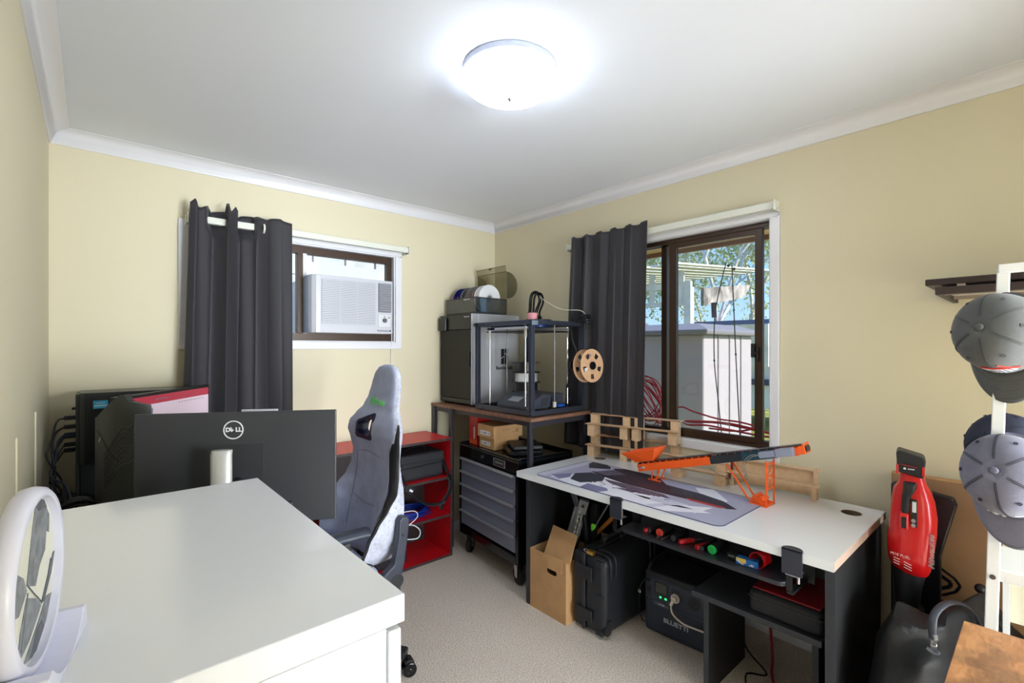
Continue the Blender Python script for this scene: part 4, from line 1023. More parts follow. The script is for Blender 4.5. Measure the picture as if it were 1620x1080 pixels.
# hole liner
def fx(y, z, fr):
    w_, xc, t, f = interp(z); s = min(1, abs((y-CY)/w_)); e = (1-s**6)**.5
    return (xc-f*s**3-t/2*e*.75) if fr else (xc+t/2*e*.9)
def hole_outline(g):
    y0, y1, z0, z1 = hy0_-g, hy1_+g, hz0_-g, hz1_+g
    tl = z1-(y1-y0)*.28
    return [(y0, z0+.012), (y0+.012, z0), (y1-.014, z0), (y1, z0+.014), (y1-.002, tl-.012), (y1-.012, tl+.002), (y0+.02, z1-.003), (y0+.004, z1-.008)]
o1, o2 = hole_outline(.014), hole_outline(-.004)
A = [Vector((fx(y, z, True)-.004, y, z)) for y, z in o1]; Bq = [Vector((fx(y, z, True)-.005, y, z)) for y, z in o2]
Cq = [Vector((fx(y, z, False)+.004, y, z)) for y, z in o2]; D = [Vector((fx(y, z, False)+.003, y, z)) for y, z in o1]
b = B(); b.loft([A, Bq, Cq, D, A], cap=False); part('opening_frame', b, mat('navy_plastic', (30, 34, 62), .35), back, smooth=30, world=True)
# stripe ribbon following the near edge of the front
def near_pt(z, fr, off):
    w_, xc, t, f = interp(z); s = fr; y = CY-w_*s; e = (1-s**6)**.5 if s < 1 else 0
    return Vector((xc-f*s**3-t/2*e*.75-off*.7, y-off*.7, z))
def rim(z, off):      # points across the near edge: front face, edge, side face
    r = ring_at(z); q = (z-.475)/.59
    wd = max(0.02, min(1, q*7, (1.02-q)*4.5))
    mid_ = r[NF]; f_ = r[NF].lerp(r[NF-3], .95*wd); s_ = r[NF].lerp(r[NF+1], .06*wd)
    o = Vector((-off*.6, -off, 0))
    return [f_+o, r[NF].lerp(r[NF-2], .8*wd)+o, r[NF].lerp(r[NF-1], .7*wd)+o, mid_+Vector((-off*.3, -off*1.2, 0)), s_+Vector((0, -off*1.4, 0))]
b = B(); b.loft([rim(.475+.59*i/43, .004) for i in range(44)], closed=False, cap=False)
part('side_stripe', b, GB, back, smooth=60, world=True, solid=.003)
b = B(); b.tube([rim(.49+.56*i/30, -.0)[0]+Vector((-.006, 0, 0)) for i in range(31)], .0009, n=5, sub=1); part('stitching', b, mat('grey_thread', (110, 110, 112)), back, smooth=True, world=True)
# seams on the front panel
b = B()
b.tube([Vector((fx(CY+.14, z, True)-.001, CY+.14-.0, z)) for z in (.56, .64, .72, .80, .86, .90)], .0012, n=5)
b.tube([Vector((fx(y, z, True)-.001, y, z)) for y, z in ((CY+.13, .905), (CY+.06, .915), (CY, .918), (CY-.10, .905))], .001, n=5)
b.tube([Vector((fx(y, z, True)-.001, y, z)) for y, z in ((CY+.13, .70), (CY+.06, .685), (CY, .682), (CY-.08, .69))], .001, n=5)
b.tube([Vector((fx(y, z, True)-.001, y, z)) for y, z in ((CY-.09, 1.315), (CY-.105, 1.27), (CY-.11, 1.2), (CY-.125, 1.12), (CY-.16, 1.06))], .001, n=5) if 0 else None
part('seams', b, mat('seam_grey', (96, 98, 108)), back, smooth=True, world=True)
ty, tz = CY+.006, 1.148
text('green_lettering', 'Typhoon', .044, basis((0, -1, 0), (.30, 0, 1), (fx(ty, tz, True)-.006, ty, tz)) @ ROT('Z', -3), mat('thread_green', (110, 236, 96), .6), back, bold=.0005, shear=.15)
# scratches and loose threads on the worn side
b = B(); rnd = random.Random(2)
for k in range(130):
    z = rnd.uniform(.52, .92); w_, xc, t, f = interp(z); s_ = rnd.uniform(.2, 1.0)
    x_ = xc-f+ (f*1.0+t*.35)*s_ ; 
    # find the side surface: points of the ring past the near edge
    rg = ring_at(z); i = rnd.randint(NF-1, NF+5); p = rg[i]+(rg[i+1]-rg[i])*rnd.random()
    d = Vector((rnd.uniform(-.002, .002), -.0012, rnd.uniform(.002, .006))); q = p+Vector((0, -.0006, 0))
    b.bar(q-d, q+d, .0012, .0008)
part('claw_marks', b, mat('claw_dark', (120, 116, 120), .9), back, world=True)
b = B()
for z in (.80, .86, .735, .69): rg = ring_at(z); p = rg[NF+9]; b.tube([p, p+Vector((.016, -.012, .006)), p+Vector((.026, -.014, -.004))], .0016, n=5)
part('loose_threads', b, GW, back, world=True, smooth=True)
# recliner cover on the near side
b = B(); ys = CY-.262
b.prism([(.878, .40), (.93, .36), (.965, .375), (.972, .45), (.985, .50), (1.0, .60), (1.008, .675), (.995, .69), (.972, .69), (.96, .675), (.955, .60), (.935, .50), (.89, .47)], .035, basis((1, 0, 0), (0, 0, 1), (0, ys, 0)))
part('recliner_cover', b, BLUEBLK, gc_, bev=.006, world=True, seg=3)
b = B(); b.cyl((.975, ys-.037, .615), (.975, ys-.034, .615), .006, n=12); b.cyl((.948, ys-.036, .43), (.948, ys-.0355, .43), .03, n=24); part('recliner_screws', b, BLK, gc_, world=True)
b = B(); ys2 = CY+.262+.035
b.prism([(.89, .40), (.965, .375), (.985, .50), (1.0, .66), (.972, .69), (.95, .60), (.89, .47)], .03, basis((1, 0, 0), (0, 0, 1), (0, ys2, 0))); part('recliner_cover', b, BLUEBLK, gc_, bev=.005, world=True)
# seat, arms and base
b = B()
def seatring(x, w_, h): 
    P = []
    for k in range(24):
        a = 2*PI*k/24; cx_, sn = math.cos(a), math.sin(a)
        P.append(Vector((x, CY+w_*abs(cx_)**.45*(1 if cx_ > 0 else -1), .425+h*abs(sn)**.5*(1 if sn > 0 else -1)+.018*abs(cx_)**4)))
    return P
b.loft([seatring(.46, .20, .02), seatring(.475, .235, .045), seatring(.52, .255, .058), seatring(.65, .262, .06), seatring(.8, .258, .06), seatring(.89, .245, .055), seatring(.905, .21, .03)])
part('seat', b, GF, gc_, smooth=60, world=True)
for s in (-1, 1):
    y = CY+s*.305
    b = B()
    b.tube([(.80+.012, y, .668), (.79, y, .67), (.65, y, .672), (.54, y, .67), (.52, y, .666)], .036, flat=.022, n=16, sub=3)
    ar = part('armrest', b, BLUEBLK, gc_, smooth=60, world=True)
    b = B(); b.box(.68, y-.025, .40, .74, y+.025, .655); b.box(.66, min(y, CY+s*.2), .355, .76, max(y, CY+s*.2), .375)
    part('armrest_post', b, BLK, gc_, bev=.005, world=True)
b = B(); b.box(CX-.13, CY-.11, .30, CX+.11, CY+.11, .365); b.cyl((CX, CY, .10), (CX, CY, .30), .028); b.cyl((CX, CY, .08), (CX, CY, .19), .036)
part('gas_lift', b, BLK, gc_, bev=.003, world=True, smooth=40)
a0 = math.degrees(math.atan2(1.80-CY, 1.04-CX))
b = B()
for k in range(5):
    a = math.radians(a0+72*k); e = Vector((CX+.335*math.cos(a), CY+.335*math.sin(a), .085)); b.bar((CX, CY, .105), e, .05, .035)
b.cyl((CX, CY, .075), (CX, CY, .125), .055, n=24)
part('star_base', b, BLK, gc_, bev=.008, world=True, seg=3)
for k in range(5):
    a = math.radians(a0+72*k); e = Vector((CX+.345*math.cos(a), CY+.345*math.sin(a), 0)); tg_ = Vector((-math.sin(a+.6), math.cos(a+.6), 0))
    b = B()
    for s in (-1, 1): b.cyl(e+Vector((0, 0, .029))+tg_*(s*.012), e+Vector((0, 0, .029))+tg_*(s*.028), .029, n=24)
    b.cyl(e+Vector((0, 0, .029))-tg_*.03, e+Vector((0, 0, .029))+tg_*.03, .008, n=12)
    part('castor', b, BLKG, gc_, world=True, bev=.002)
    part('castor_hood', B().cyl(e+Vector((0, 0, .052))-tg_*.02, e+Vector((0, 0, .052))+tg_*.02, .018, n=20), BLK, gc_, world=True, smooth=40)
# ================================================================ white topped desk by the window
DX0, DX1_, DY0, DY1, DZ = 1.728, 2.432, .445, 1.918, .73
wd = thing('workbench_desk', 'long desk with white top and black side panels under the sliding window', 'desk', ((DX0+DX1_)/2, (DY0+DY1)/2, 0))
# top with two cable holes: three strips around each hole are one mesh
def plate_with_holes(x0, y0, x1, y1, z0, z1, holes):
    b = B(); ys = [y0]
    for (hx, hy, hr) in holes: ys += [hy-hr*1.3, hy+hr*1.3]
    ys.append(y1)
    k = 0
    for i in range(len(ys)-1):
        if i % 2 == 0: b.box(x0, ys[i], z0, x1, ys[i+1], z1)
        else:
            hx, hy, hr = holes[k]; k += 1; a0_, a1_ = ys[i], ys[i+1]; e = hr*1.3
            b.box(x0, a0_, z0, hx-e, a1_, z1); b.box(hx+e, a0_, z0, x1, a1_, z1)
            N = 32; top = []; 
            def sq(a):
                c, s = math.cos(a), math.sin(a); m = max(abs(c), abs(s)); return (hx+e*c/m, hy+e*s/m)
            for z in (z0, z1): pass
            I1 = [b._v((hx+hr*math.cos(2*PI*q/N), hy+hr*math.sin(2*PI*q/N), z1)) for q in range(N)]; I0 = [b._v((hx+hr*math.cos(2*PI*q/N), hy+hr*math.sin(2*PI*q/N), z0)) for q in range(N)]
            O1 = [b._v((*sq(2*PI*q/N), z1)) for q in range(N)]; O0 = [b._v((*sq(2*PI*q/N), z0)) for q in range(N)]
            for q in range(N):
                r = (q+1) % N
                b._f([I1[q], I1[r], O1[r], O1[q]]); b._f([I0[q], O0[q], O0[r], I0[r]]); b._f([I1[q], I0[q], I0[r], I1[r]])
    return b
holes = [(2.307, .533, .036), (2.30, 1.80, .036)]
part('desk_top', plate_with_holes(DX0, DY0, DX1_, DY1, DZ-.030, DZ, holes), WHITE, wd, world=True)
b = B()
for hx, hy, hr in holes: b.lathe([(hr-.0015, DZ-.029), (hr-.0002, DZ-.029), (hr-.0002, DZ+.0008), (hr-.0015, DZ+.0008), (hr-.0015, DZ-.029)], 32, T(hx, hy, 0), cap=False)
part('hole_liner', b, mat('liner_brown', (120, 104, 82), .6), wd, world=True)
# unpainted chipboard end edge
part('end_edge', B().box(DX0+.001, DY0-.0012, DZ-.029, DX1_, DY0-.0002, DZ-.001), mat('edge_reddish', (196, 168, 150), .4), wd, world=True, label='pale brownish end edge')
for y, n_ in ((DY0+.012, 0), (DY1-.04, 1)):
    o = part('side_panel', B().box(DX0+.062, y, 0, DX1_-.02, y+.027, DZ-.0305), CHARD, wd, world=True)
    part('front_edge', B().box(DX0+.060, y-.001, 0, DX0+.0615, y+.028, DZ-.0305), CHAR, wd, world=True, label='grey front edge of the side panel')
part('modesty_panel', B().box(DX1_-.05, DY0+.04, .25, DX1_-.034, DY1-.041, DZ-.0305), CHARD, wd, world=True)

# low stand with raised shelf inside the desk, near end
SX0, SY0, SY1, SZ = 1.852, .50, .978, .402
ls = thing('low_shelf_stand', 'low charcoal shelf stand under the near end of the white topped desk', 'shelf', (SX0+.18, (SY0+SY1)/2, 0))
part('shelf_board', B().box(SX0, SY0+.012, SZ-.022, SX0+.37, SY1, SZ), CHAR, ls, bev=.001, world=True)
part('side_panel', B().box(SX0+.015, SY1-.065, 0, SX0+.36, SY1-.045, SZ-.0225), CHARD, ls, world=True); part('side_panel', B().box(SX0+.015, SY0+.025, 0, SX0+.36, SY0+.045, SZ-.0225), CHARD, ls, world=True)
part('front_edge', B().box(SX0+.013, SY1-.065, 0, SX0+.0148, SY1-.045, SZ-.0225), CHAR, ls, world=True)
# black and red zip case on it
rc = thing('zip_case', 'black fabric case with a dark red lid on the low shelf under the desk', 'case', (SX0+.15, .64, SZ+.0003))
b = B(); b.box(-.135, -.128, 0, .15, .118, .088); part('body', b, BAGM, rc, bev=.020, seg=4)
part('zip_band', B().box(-.137, -.130, .058, .152, .120, .064), BLK, rc, bev=.003)
part('lid', B().box(-.122, -.118, .0882, .138, .108, .094), mat('dark_red_fabric', (150, 20, 34), .6, bump=.1, bs=300), rc, bev=.006)

# clamp-on drawer tray under the front edge
KX0, KY0, KY1, KZ = 1.775, .60, 1.285, .592
kt = thing('clamp_tray', 'charcoal pull-out tray clamped under the front edge of the white topped desk', 'tray', (KX0+.14, (KY0+KY1)/2, KZ-.02))
b = B(); P = []; r = .03
for (cx_, cy_, a0_) in ((KX0+r, KY1-r, 90), (KX0+r, KY0+r, 180)):
    for q in range(7): a = math.radians(a0_+90*q/6); P.append((cx_+r*math.cos(a), cy_+r*math.sin(a)))
P += [(KX0+.285, KY0), (KX0+.285, KY1)]
b.prism(P, .016, T(0, 0, KZ-.016)); part('tray_board', b, mat('tray_charcoal', (46, 48, 56), .28), kt, bev=.002, world=True)
def clamp(yc):
    CM = mat('clamp_grey', (56, 58, 68), .4, .3)
    b = B(); b.box(DX0-.006, yc-.031, DZ-.078, DX0-.0008, yc+.031, DZ+.006)
    P = [(DX0-.006, yc-.031), (DX0-.006, yc+.031)]
    for q in range(13): a = PI/2-PI*q/12; P.append((DX0+.028*max(0, math.cos(a)), yc+.031*math.sin(a)))
    b.prism(P, .006, T(0, 0, DZ+.0006))
    c = part('clamp', b, CM, kt, bev=.001, world=True)
    b = B(); b.box(DX0-.004, yc-.02, DZ-.082, DX0+.05, yc+.02, DZ-.079); b.cyl((DX0+.025, yc-.01, DZ-.0785), (DX0+.025, yc-.01, DZ-.0308), .006, n=12); b.cyl((DX0+.02, yc-.012, DZ-.110), (DX0+.02, yc-.012, DZ-.082), .005, n=12)
    part('clamp_screw', b, STEEL, kt, world=True)
    b = B(); b.box(DX0+.0, yc+.0, DZ-.135, DX0+.004, yc+.018, DZ-.08); b.box(DX0+.01, yc-.0, DZ-.150, DX0+.16, yc+.02, DZ-.142); b.box(DX0+.155, yc-.02, DZ-.155, DX0+.16, yc+.02, DZ-.0305)
    part('runner', b, BLKM, kt, world=True)
clamp(1.243+.02); clamp(.562)
# tools lying in the tray (looking at their ends)
TZ0 = KZ+.0006
def rod(name, label, cat, u, v, r, L, m, mend=None, tw=0, group=None, holes=False):
    p = PX(u, v, KX0+.04); z = TZ0+r
    t = thing(name, label, cat, (p.x, p.y, TZ0), rz=tw)
    part('barrel', B().cyl((.004, 0, r), (L, 0, r), r, n=24), m, t, smooth=40, bev=.0)
    e = part('end_cap', B().cyl((0, 0, r), (.0039, 0, r), r*.98, n=24), mend or m, t, smooth=40)
    if holes:
        b = B()
        for k in range(3):
            for s in (-1, 1): b.cbox((-.0004, s*r*.22, r+r*.35*(k-1)), (.0006, r*.12, r*.12))
        part('cap_holes', b, BLK, e)
    return t
CAPR = mat('cap_red_orange', (226, 70, 56), .4); CAPG = mat('cap_green', (36, 196, 96), .4); GRD = mat('dim_grey', (70, 72, 76), .5); REDT2 = mat('tool_red', (196, 28, 36), .4)
rod('marker_tin', 'round container with orange-red lid lying in the tray', 'container', 1043, 832, .0165, .10, BLK, CAPR, holes=True)
rod('marker_tin', 'round container with bright green lid lying in the tray', 'container', 1126, 862, .0175, .11, BLK, CAPG, holes=True)
rod('torch', 'small dark round tool end at the far left of the tray, beside the orange-red lid', 'tool', 1026, 834, .010, .12, BLK, GRD, tw=-12)
rod('torch', 'dark round tool end in the tray right of the orange-red lid', 'tool', 1065, 841, .012, .11, BLK, GRD)
rod('torch', 'small dark round tool end in the tray touching the green lid', 'tool', 1110, 861, .009, .12, BLK, GRD)
def handle(label, u, v, L, tw):
    p = PX(u, v, KX0+.035); t = thing('screwdriver', label, 'tool', (p.x, p.y, TZ0), rz=tw)
    part('handle', B().box(0, -.009, 0, L, .009, .017), REDT2, t, bev=.004, seg=3); part('tip', B().cyl((L+.0005, 0, .0085), (L+.04, 0, .0085), .003, n=8), STEEL, t)
handle('red handled tool lying at an angle in the middle of the tray', 1074, 849, .07, -28)
handle('red handled tool beside the small dark tool end, left of the green lid', 1101, 858, .07, -18)
handle('small red tool at the back left of the tray', 1019, 818, .04, -30)
b = B()
for u in (1040, 1047): p = PX(u, 842, KX0+.018); b.tube([(p.x, p.y, TZ0+.004), (p.x+.05, p.y-.004, TZ0+.004)], .004, n=8, sub=1)
single('pliers', 'small pliers with two shiny tips near the front of the tray', 'tool', b, STEEL, smooth=40)
p = PX(1157, 868, KX0+.05); ua = thing('usb_adapter', 'small black adapter with a metal socket, in the tray right of the green lid', 'adapter', (p.x, p.y, TZ0))
part('body', B().box(0, -.018, 0, .05, .018, .022), BLK, ua, bev=.002); part('socket', B().box(-.0008, -.011, .011, -.0001, .011, .0165), STEEL, ua)
p = PX(1183, 880, KX0+.035); bx = thing('battery_pack', 'small blue and yellow printed box in the tray behind the red cup', 'box', (p.x, p.y+.012, TZ0), rz=6)
part('carton', B().box(0, -.045, 0, .03, .03, .024), mat('print_blue', (30, 110, 190), .4), bx, bev=.001)
b = B(basis((0, -1, 0), (0, 0, 1), (-.0003, 0, 0))); b.prism([(-.03, .024), (.004, .024), (.006, .01), (-.004, .006), (-.03, .02)], .0005); part('yellow_print', b, mat('print_yellow', (232, 200, 90), .5), bx)
b = B(basis((0, -1, 0), (0, 0, 1), (-.0006, 0, 0))); b.prism([(-.03, .018), (-.012, .009), (.0, .002), (-.008, .002), (-.028, .012)], .0004); b.prism([(.014, .004), (.024, .012), (.034, .008), (.03, .003)], .0004); part('white_print', b, TEXTW, bx)
p = PX(1197, 880, KX0+.045); rcup = thing('red_cup', 'red plastic ring cup lying on its side at the near end of the tray', 'cup', (p.x, p.y, TZ0), rz=-10)
b = B(); b.lathe([(.026, 0), (.029, 0), (.027, .05), (.001, .052), (.001, .050), (.0245, .048), (.026, 0)], 32, T(0, 0, .0295) @ ROT('Y', 90), cap=False)
part('shell', b, mat('clear_red', (214, 26, 36), .2, trans=.3), rcup, smooth=40)
part('inner', B().cyl((.03, 0, .0295), (.046, 0, .0295), .012, n=16), BLK, rcup, smooth=40)

# ---------------------------------------------------------------- desk mat with printed artwork
MX0, MX1, MY0, MY1 = 1.748, 2.19, .806, 1.80; MZ = DZ+.0005
dm = thing('desk_mat', 'large mouse mat with purple grey mechanical artwork on the white desk top', 'desk mat', ((MX0+MX1)/2, (MY0+MY1)/2, MZ))
def rrect(x0, y0, x1, y1, r, n=6):
    P = []
    for cx_, cy_, a0_ in ((x1-r, y1-r, 0), (x0+r, y1-r, 90), (x0+r, y0+r, 180), (x1-r, y0+r, 270)):
        for q in range(n+1): a = math.radians(a0_+90*q/n); P.append((cx_+r*math.cos(a), cy_+r*math.sin(a)))
    return P
part('base_cloth', B().prism(rrect(MX0, MY0, MX1, MY1, .035), .003, T(0, 0, MZ)), mat('mat_lilac', (168, 168, 192), .6), dm, world=True)
part('edge_stitching', B().tube([(x, y, MZ+.0025) for x, y in rrect(MX0+.001, MY0+.001, MX1-.001, MY1-.001, .034)], .0016, n=6, closed=True, sub=1), mat('stitch_dark', (52, 50, 66)), dm, world=True, smooth=True)
ART = [mat('art_dark', (58, 48, 64), .55, var=.35, vs_=55, stretch=(1, 3, 1)), mat('art_mid', (108, 98, 120), .55, var=.3, vs_=60, stretch=(1, 3, 1)), mat('art_pale', (226, 226, 236), .6), mat('art_slate', (62, 64, 78), .55, var=.2, vs_=90), mat('art_lilac', (124, 122, 158), .55), mat('art_red', (176, 60, 62), .55), mat('art_light', (196, 196, 214), .6)]
zt = MZ+.0031
def art(px, k, lv):
    poly = [PZ(u, v, zt) for u, v in px]
    poly = [(min(max(p.x, MX0+.004), MX1-.004), min(max(p.y, MY0+.004), MY1-.004)) for p in poly]
    return poly, k, lv
polys = [
 art([(870, 752), (930, 748), (1000, 765), (1060, 790), (1125, 812), (1040, 812), (985, 790), (900, 765)], 2, 1),
 art([(845, 749), (935, 728), (945, 731), (862, 752)], 6, 1),
 art([(986, 780), (1100, 806), (1098, 812), (1128, 803), (1040, 796), (1000, 780)], 2, 2),
 art([(932, 735), (966, 738), (966, 742), (932, 740)], 0, 3), art([(932, 733), (945, 729), (966, 735), (966, 741), (933, 740)], 3, 4),
 art([(902, 757), (910, 748), (935, 747), (958, 753), (953, 761), (918, 763)], 3, 3),
 art([(915, 770), (930, 764), (960, 772), (962, 776), (945, 778)], 4, 3), art([(872, 750), (905, 748), (902, 754), (884, 757)], 4, 2),
 art([(935, 745), (975, 747), (1000, 752), (1060, 768), (1110, 781), (1145, 793), (1166, 806), (1150, 805), (1090, 790), (1040, 778), (985, 764), (950, 752)], 0, 4),
 art([(970, 741), (1003, 738), (1048, 752), (1056, 768), (1010, 760), (985, 752)], 0, 5),
 art([(940, 746), (972, 743), (990, 751), (960, 752)], 1, 6),
 art([(1060, 768), (1092, 777), (1098, 786), (1060, 780)], 3, 6),
 art([(955, 757), (1000, 768), (1050, 782), (1060, 788), (1010, 780), (965, 764)], 1, 5),
 art([(1030, 784), (1060, 790), (1090, 799), (1060, 799), (1028, 790)], 6, 4),
 art([(1085, 787), (1148, 803), (1140, 804), (1090, 791)], 5, 7),
 art([(1100, 771), (1132, 773), (1152, 793), (1140, 796), (1110, 784)], 2, 2),
 art([(972, 771), (985, 772), (1010, 778), (1000, 779)], 1, 5), art([(1020, 797), (1050, 796), (1055, 800), (1030, 802)], 6, 4),
]
b = B()
for poly, k, lv in polys: b.prism(poly, .00008*lv, T(0, 0, zt), mi=k)
for k in range(26):
    rr = random.Random(k); u = 915+rr.random()*150; v = 752+(u-915)*.22+rr.uniform(-3, 8); p = PZ(u, v, zt)
    if MX0+.02 < p.x < MX1-.02: b.box(p.x-.004*rr.random()-.001, p.y-.02*rr.random(), zt, p.x+.002, p.y+.012*rr.random(), zt+.0007)
part('printed_artwork', b, ART, dm, world=True)

# ---------------------------------------------------------------- wooden tier racks
def tier_rack(label, o, ang, W, H=.128, D=.12, group='wooden tier racks on the desk', pale=False, holes=False):
    t = thing('tier_rack', label, 'rack', o, rz=ang, group=group)
    # local: x = along (0..W), y = depth (0 front .. D back)
    S = .004
    for x in (0, W-.045):
        b = B(); b.box(x+.0005, .012, 0, x+S, D*.50, H*.55); b.box(x+.0005, D*.50, 0, x+S, D-.012, H-S)
        b.box(x+.041, .012, 0, x+.045-.0005, D*.50, H*.55); b.box(x+.041, D*.50, 0, x+.0445, D-.012, H-S)
        b.box(x+S+.0002, .012, 0, x+.0408, .012+S, H*.55); b.box(x+S+.0002, D*.5, H*.56, x+.0408, D*.5+S, H-S)
        part('end_bracket', b, PLY, t)
    part('lower_plank', B().box(-.012, 0, H*.55+.0002, W+.012, D*.48, H*.55+S), PLY, t, bev=.0005)
    part('upper_plank', B().box(-.012, D*.5, H-S+.0002, W+.012, D, H), PLY, t, bev=.0005)
    part('lower_edge', B().box(-.012, -.0006, H*.55+.0003, W+.012, -.0001, H*.55+S-.0001), PLYE, t); part('upper_edge', B().box(-.012, D*.5-.0007, H-S+.0003, W+.012, D*.5-.0001, H-.0001), PLYE, t)
    return t
def place(u, v, z, x=None): return PZ(u, v, z)
e0 = Vector((2.275, 1.885, DZ+.0004)); d0 = Vector((.10, -.42, 0)).normalized(); a_ = math.degrees(math.atan2(d0.y, d0.x))
Hh = .128; W0 = .255
n0 = Vector((-d0.y, d0.x, 0))
r1 = tier_rack('pale plywood tier rack, lower one at the curtain end of the desk', e0, a_, W0)
def rk(src, label, o, ang=None): return dup(src, o, ang, label, 'wooden tier racks on the desk')
rk(r1, 'pale plywood tier rack stacked on another in front of the dark curtain', e0+Vector((0, 0, Hh+.0003)))
rk(r1, 'pale plywood tier rack on top of another, in front of the red cables', e0+d0*(W0+.028)+Vector((0, 0, Hh+.0003)))
rk(r1, 'pale plywood tier rack behind the orange hopper, under another rack', e0+d0*(W0+.028))
p = Vector((2.235, 1.30, DZ+.0004))
r5 = tier_rack('low plywood tier rack on the desk directly under the orange conveyor belt', p, -85, .26, H=.10, D=.11)
# long rack with a plywood backing at the near end
q0 = PZ(1190, 778, DZ); q1 = Vector((2.335, .672, DZ+.0004))
tr = thing('plank_rack', "longer wooden rack with two planks and plywood back behind the conveyor's lattice leg", 'rack', q1, rz=94)
L = .36; 
part('back_board', B().box(.02, -.074, .012, L, -.070, .118), PLY, tr)
for z, y0_ in ((.062, -.028), (.124, -.072)):
    part('plank', B().box(-.012, y0_-.016, z, L+.02, y0_+.020, z+.006), PLY, tr, bev=.001)
    for x in (.008, L-.01): part('peg', B().cyl((x, y0_+.002, z+.0061), (x, y0_+.002, z+.007), .004, n=12), PLYE, tr)
part('leg', B().box(.0, -.030, 0, .016, -.018, .0618), PLY, tr); part('leg', B().box(L-.016, -.030, 0, L, -.018, .0618), PLY, tr)
part('leg', B().box(.0, -.068, 0, .016, -.056, .1238), PLY, tr); part('leg', B().box(L-.016, -.068, 0, L, -.056, .1238), PLY, tr)
b = B(); b.box(L-.005, -.02, .03, L+.004, -.01, .058); b.box(L-.005, -.05, .07, L+.004, -.04, .12); part('dark_red_clip', b, mat('maroon', (110, 34, 44), .5), tr, label='dark red upright strip')

# ---------------------------------------------------------------- model conveyor
cvr = thing('model_conveyor', 'orange and teal model conveyor belt with hopper and lattice leg standing on the mat', 'model', (2.15, .95, DZ))
tail = PZ(1000, 742, DZ+.035); tail = Vector((2.135, 1.405, .785)); head = Vector((2.175, .665, .984))
tail = Vector(tail); ax = (head-tail); Lc = ax.length; ax.normalize(); side = ax.cross(Vector((0, 0, 1))).normalized(); up = side.cross(ax).normalized()
M = Matrix((ax, side, up)).transposed().to_4x4(); M.translation = tail       # local: x along, y side (towards -x room side?), z up
if (side.x > 0): s_ = -1
else: s_ = 1
hw = .030
def cpart(name, b, m, **k): return part(name, b, m, cvr, world=True, **k)
b = B(M)
for y in (-hw, hw): b.box(0, y-.003, -.022, Lc*.50, y+.003, .014)
cpart('orange_frame', b, ORANGE, bev=.001)
b = B(M)
for y in (-hw, hw): b.prism([(Lc*.50, -.020), (Lc*.69, -.018), (Lc*.69, .018), (Lc*.52, .017), (Lc*.50, .006)], .005, basis((1, 0, 0), (0, 0, 1), (0, y+.0025, 0)))
cpart('joint_plate', b, mat('joint_black', (34, 38, 46), .4), bev=.001)
b = B(M)
for y in (-hw, hw): b.box(Lc*.69, y-.003, -.020, Lc*.875, y+.003, .018)
cpart('teal_frame', b, TEAL, bev=.001)
b = B(M)
for y in (-hw-.008, hw+.008): b.box(Lc*.875, y-.003, -.014, Lc*.99, y+.003, .016)
b.box(Lc*.865, -hw-.011, -.017, Lc*.985, hw+.011, -.0145); b.box(Lc*1.012, -hw-.01, -.014, Lc*1.018, hw+.01, .026)
b.box(Lc*.99, -hw-.011, -.014, Lc*1.017, -hw-.006, .02); b.box(Lc*.99, hw+.006, -.014, Lc*1.017, hw+.011, .02)
cpart('head_bracket', b, ORANGE, bev=.001)
BELT = mat('belt_rubber', (40, 52, 58), .35)
b = B(M); b.box(.01, -hw+.006, .020, Lc*.99, hw-.006, .023); b.box(.01, -hw+.006, -.016, Lc*.99, hw-.006, -.013)
cpart('belt', b, BELT)
for k in range(22):
    x = .03+k*(Lc-.06)/21
    for s in (-1, 1): cpart('idler_bracket', B(M).box(x-.002, s*(hw-.003)-.005, .0145, x+.002, s*(hw-.003)+.005, .0195), ORANGE)
cpart('end_roller', B(M).cyl((.012, -hw+.0035, .004), (.012, hw-.0035, .004), .017, n=20), mat('roller_black', (24, 26, 30), .3), smooth=40); cpart('end_roller', B(M).cyl((Lc*1.0, -hw+.0035, .004), (Lc*1.0, hw-.0035, .004), .019, n=24), mat('roller_black', (24, 26, 30), .3), smooth=40)
b = B(M)
for x in (.012, .030, .02): b.cyl((x, -hw-.008, -.004), (x, hw+.008, -.004), .004, n=10)
b.cyl((.035, -hw-.006, -.004), (.035, hw+.006, -.004), .007, n=12)
cpart('tension_bolts', b, CHROME, smooth=40)
# motor
my = -hw-.030 if (M @ Vector((0, -1, 0)) - M @ Vector((0, 0, 0))).x < 0 else hw+.030
b = B(M); b.box(Lc*.80, my-.014, -.010, Lc*.885, my+.014, .016); b.box(Lc*.885, my-.018, -.013, Lc*.975, my+.016, .02)
cpart('motor', b, mat('motor_grey', (150, 154, 176), .35, .3), bev=.004)
# hopper: open funnel with inner face
b = B(M); Z0, Z1 = .024, .082
lo = [(-.005, -hw+.002), (.09, -hw+.002), (.09, hw-.002), (-.005, hw-.002)]; hi = [(-.055, -hw-.045), (.135, -hw-.035), (.135, hw+.035), (-.055, hw+.045)]
b.loft([[Vector((x, y, Z0)) for x, y in lo], [Vector((x, y, Z1)) for x, y in hi]], cap=False)
o = cpart('hopper', b, mat('orange_hopper', (244, 96, 36), .4), solid=.0016)
# feet at the tail
b = B(); t0 = M @ Vector((.05, 0, -.022))
for y in (-hw, hw):
    p = M @ Vector((.075, y, -.022)); b.bar(p, (p.x, p.y, DZ+.0045), .005, .005); p2 = M @ Vector((.12, y, -.022)); b.bar(p2, (p.x, p.y-.02, DZ+.0045), .005, .005); b.bar((p.x, p.y+.02, DZ+.0062), (p.x, p.y-.05, DZ+.0062), .005, .005)
b.bar((t0.x-.03, t0.y-.03, DZ+.0062), (t0.x+.03, t0.y-.03, DZ+.0062), .005, .005)
cpart('tail_foot', b, ORANGE)
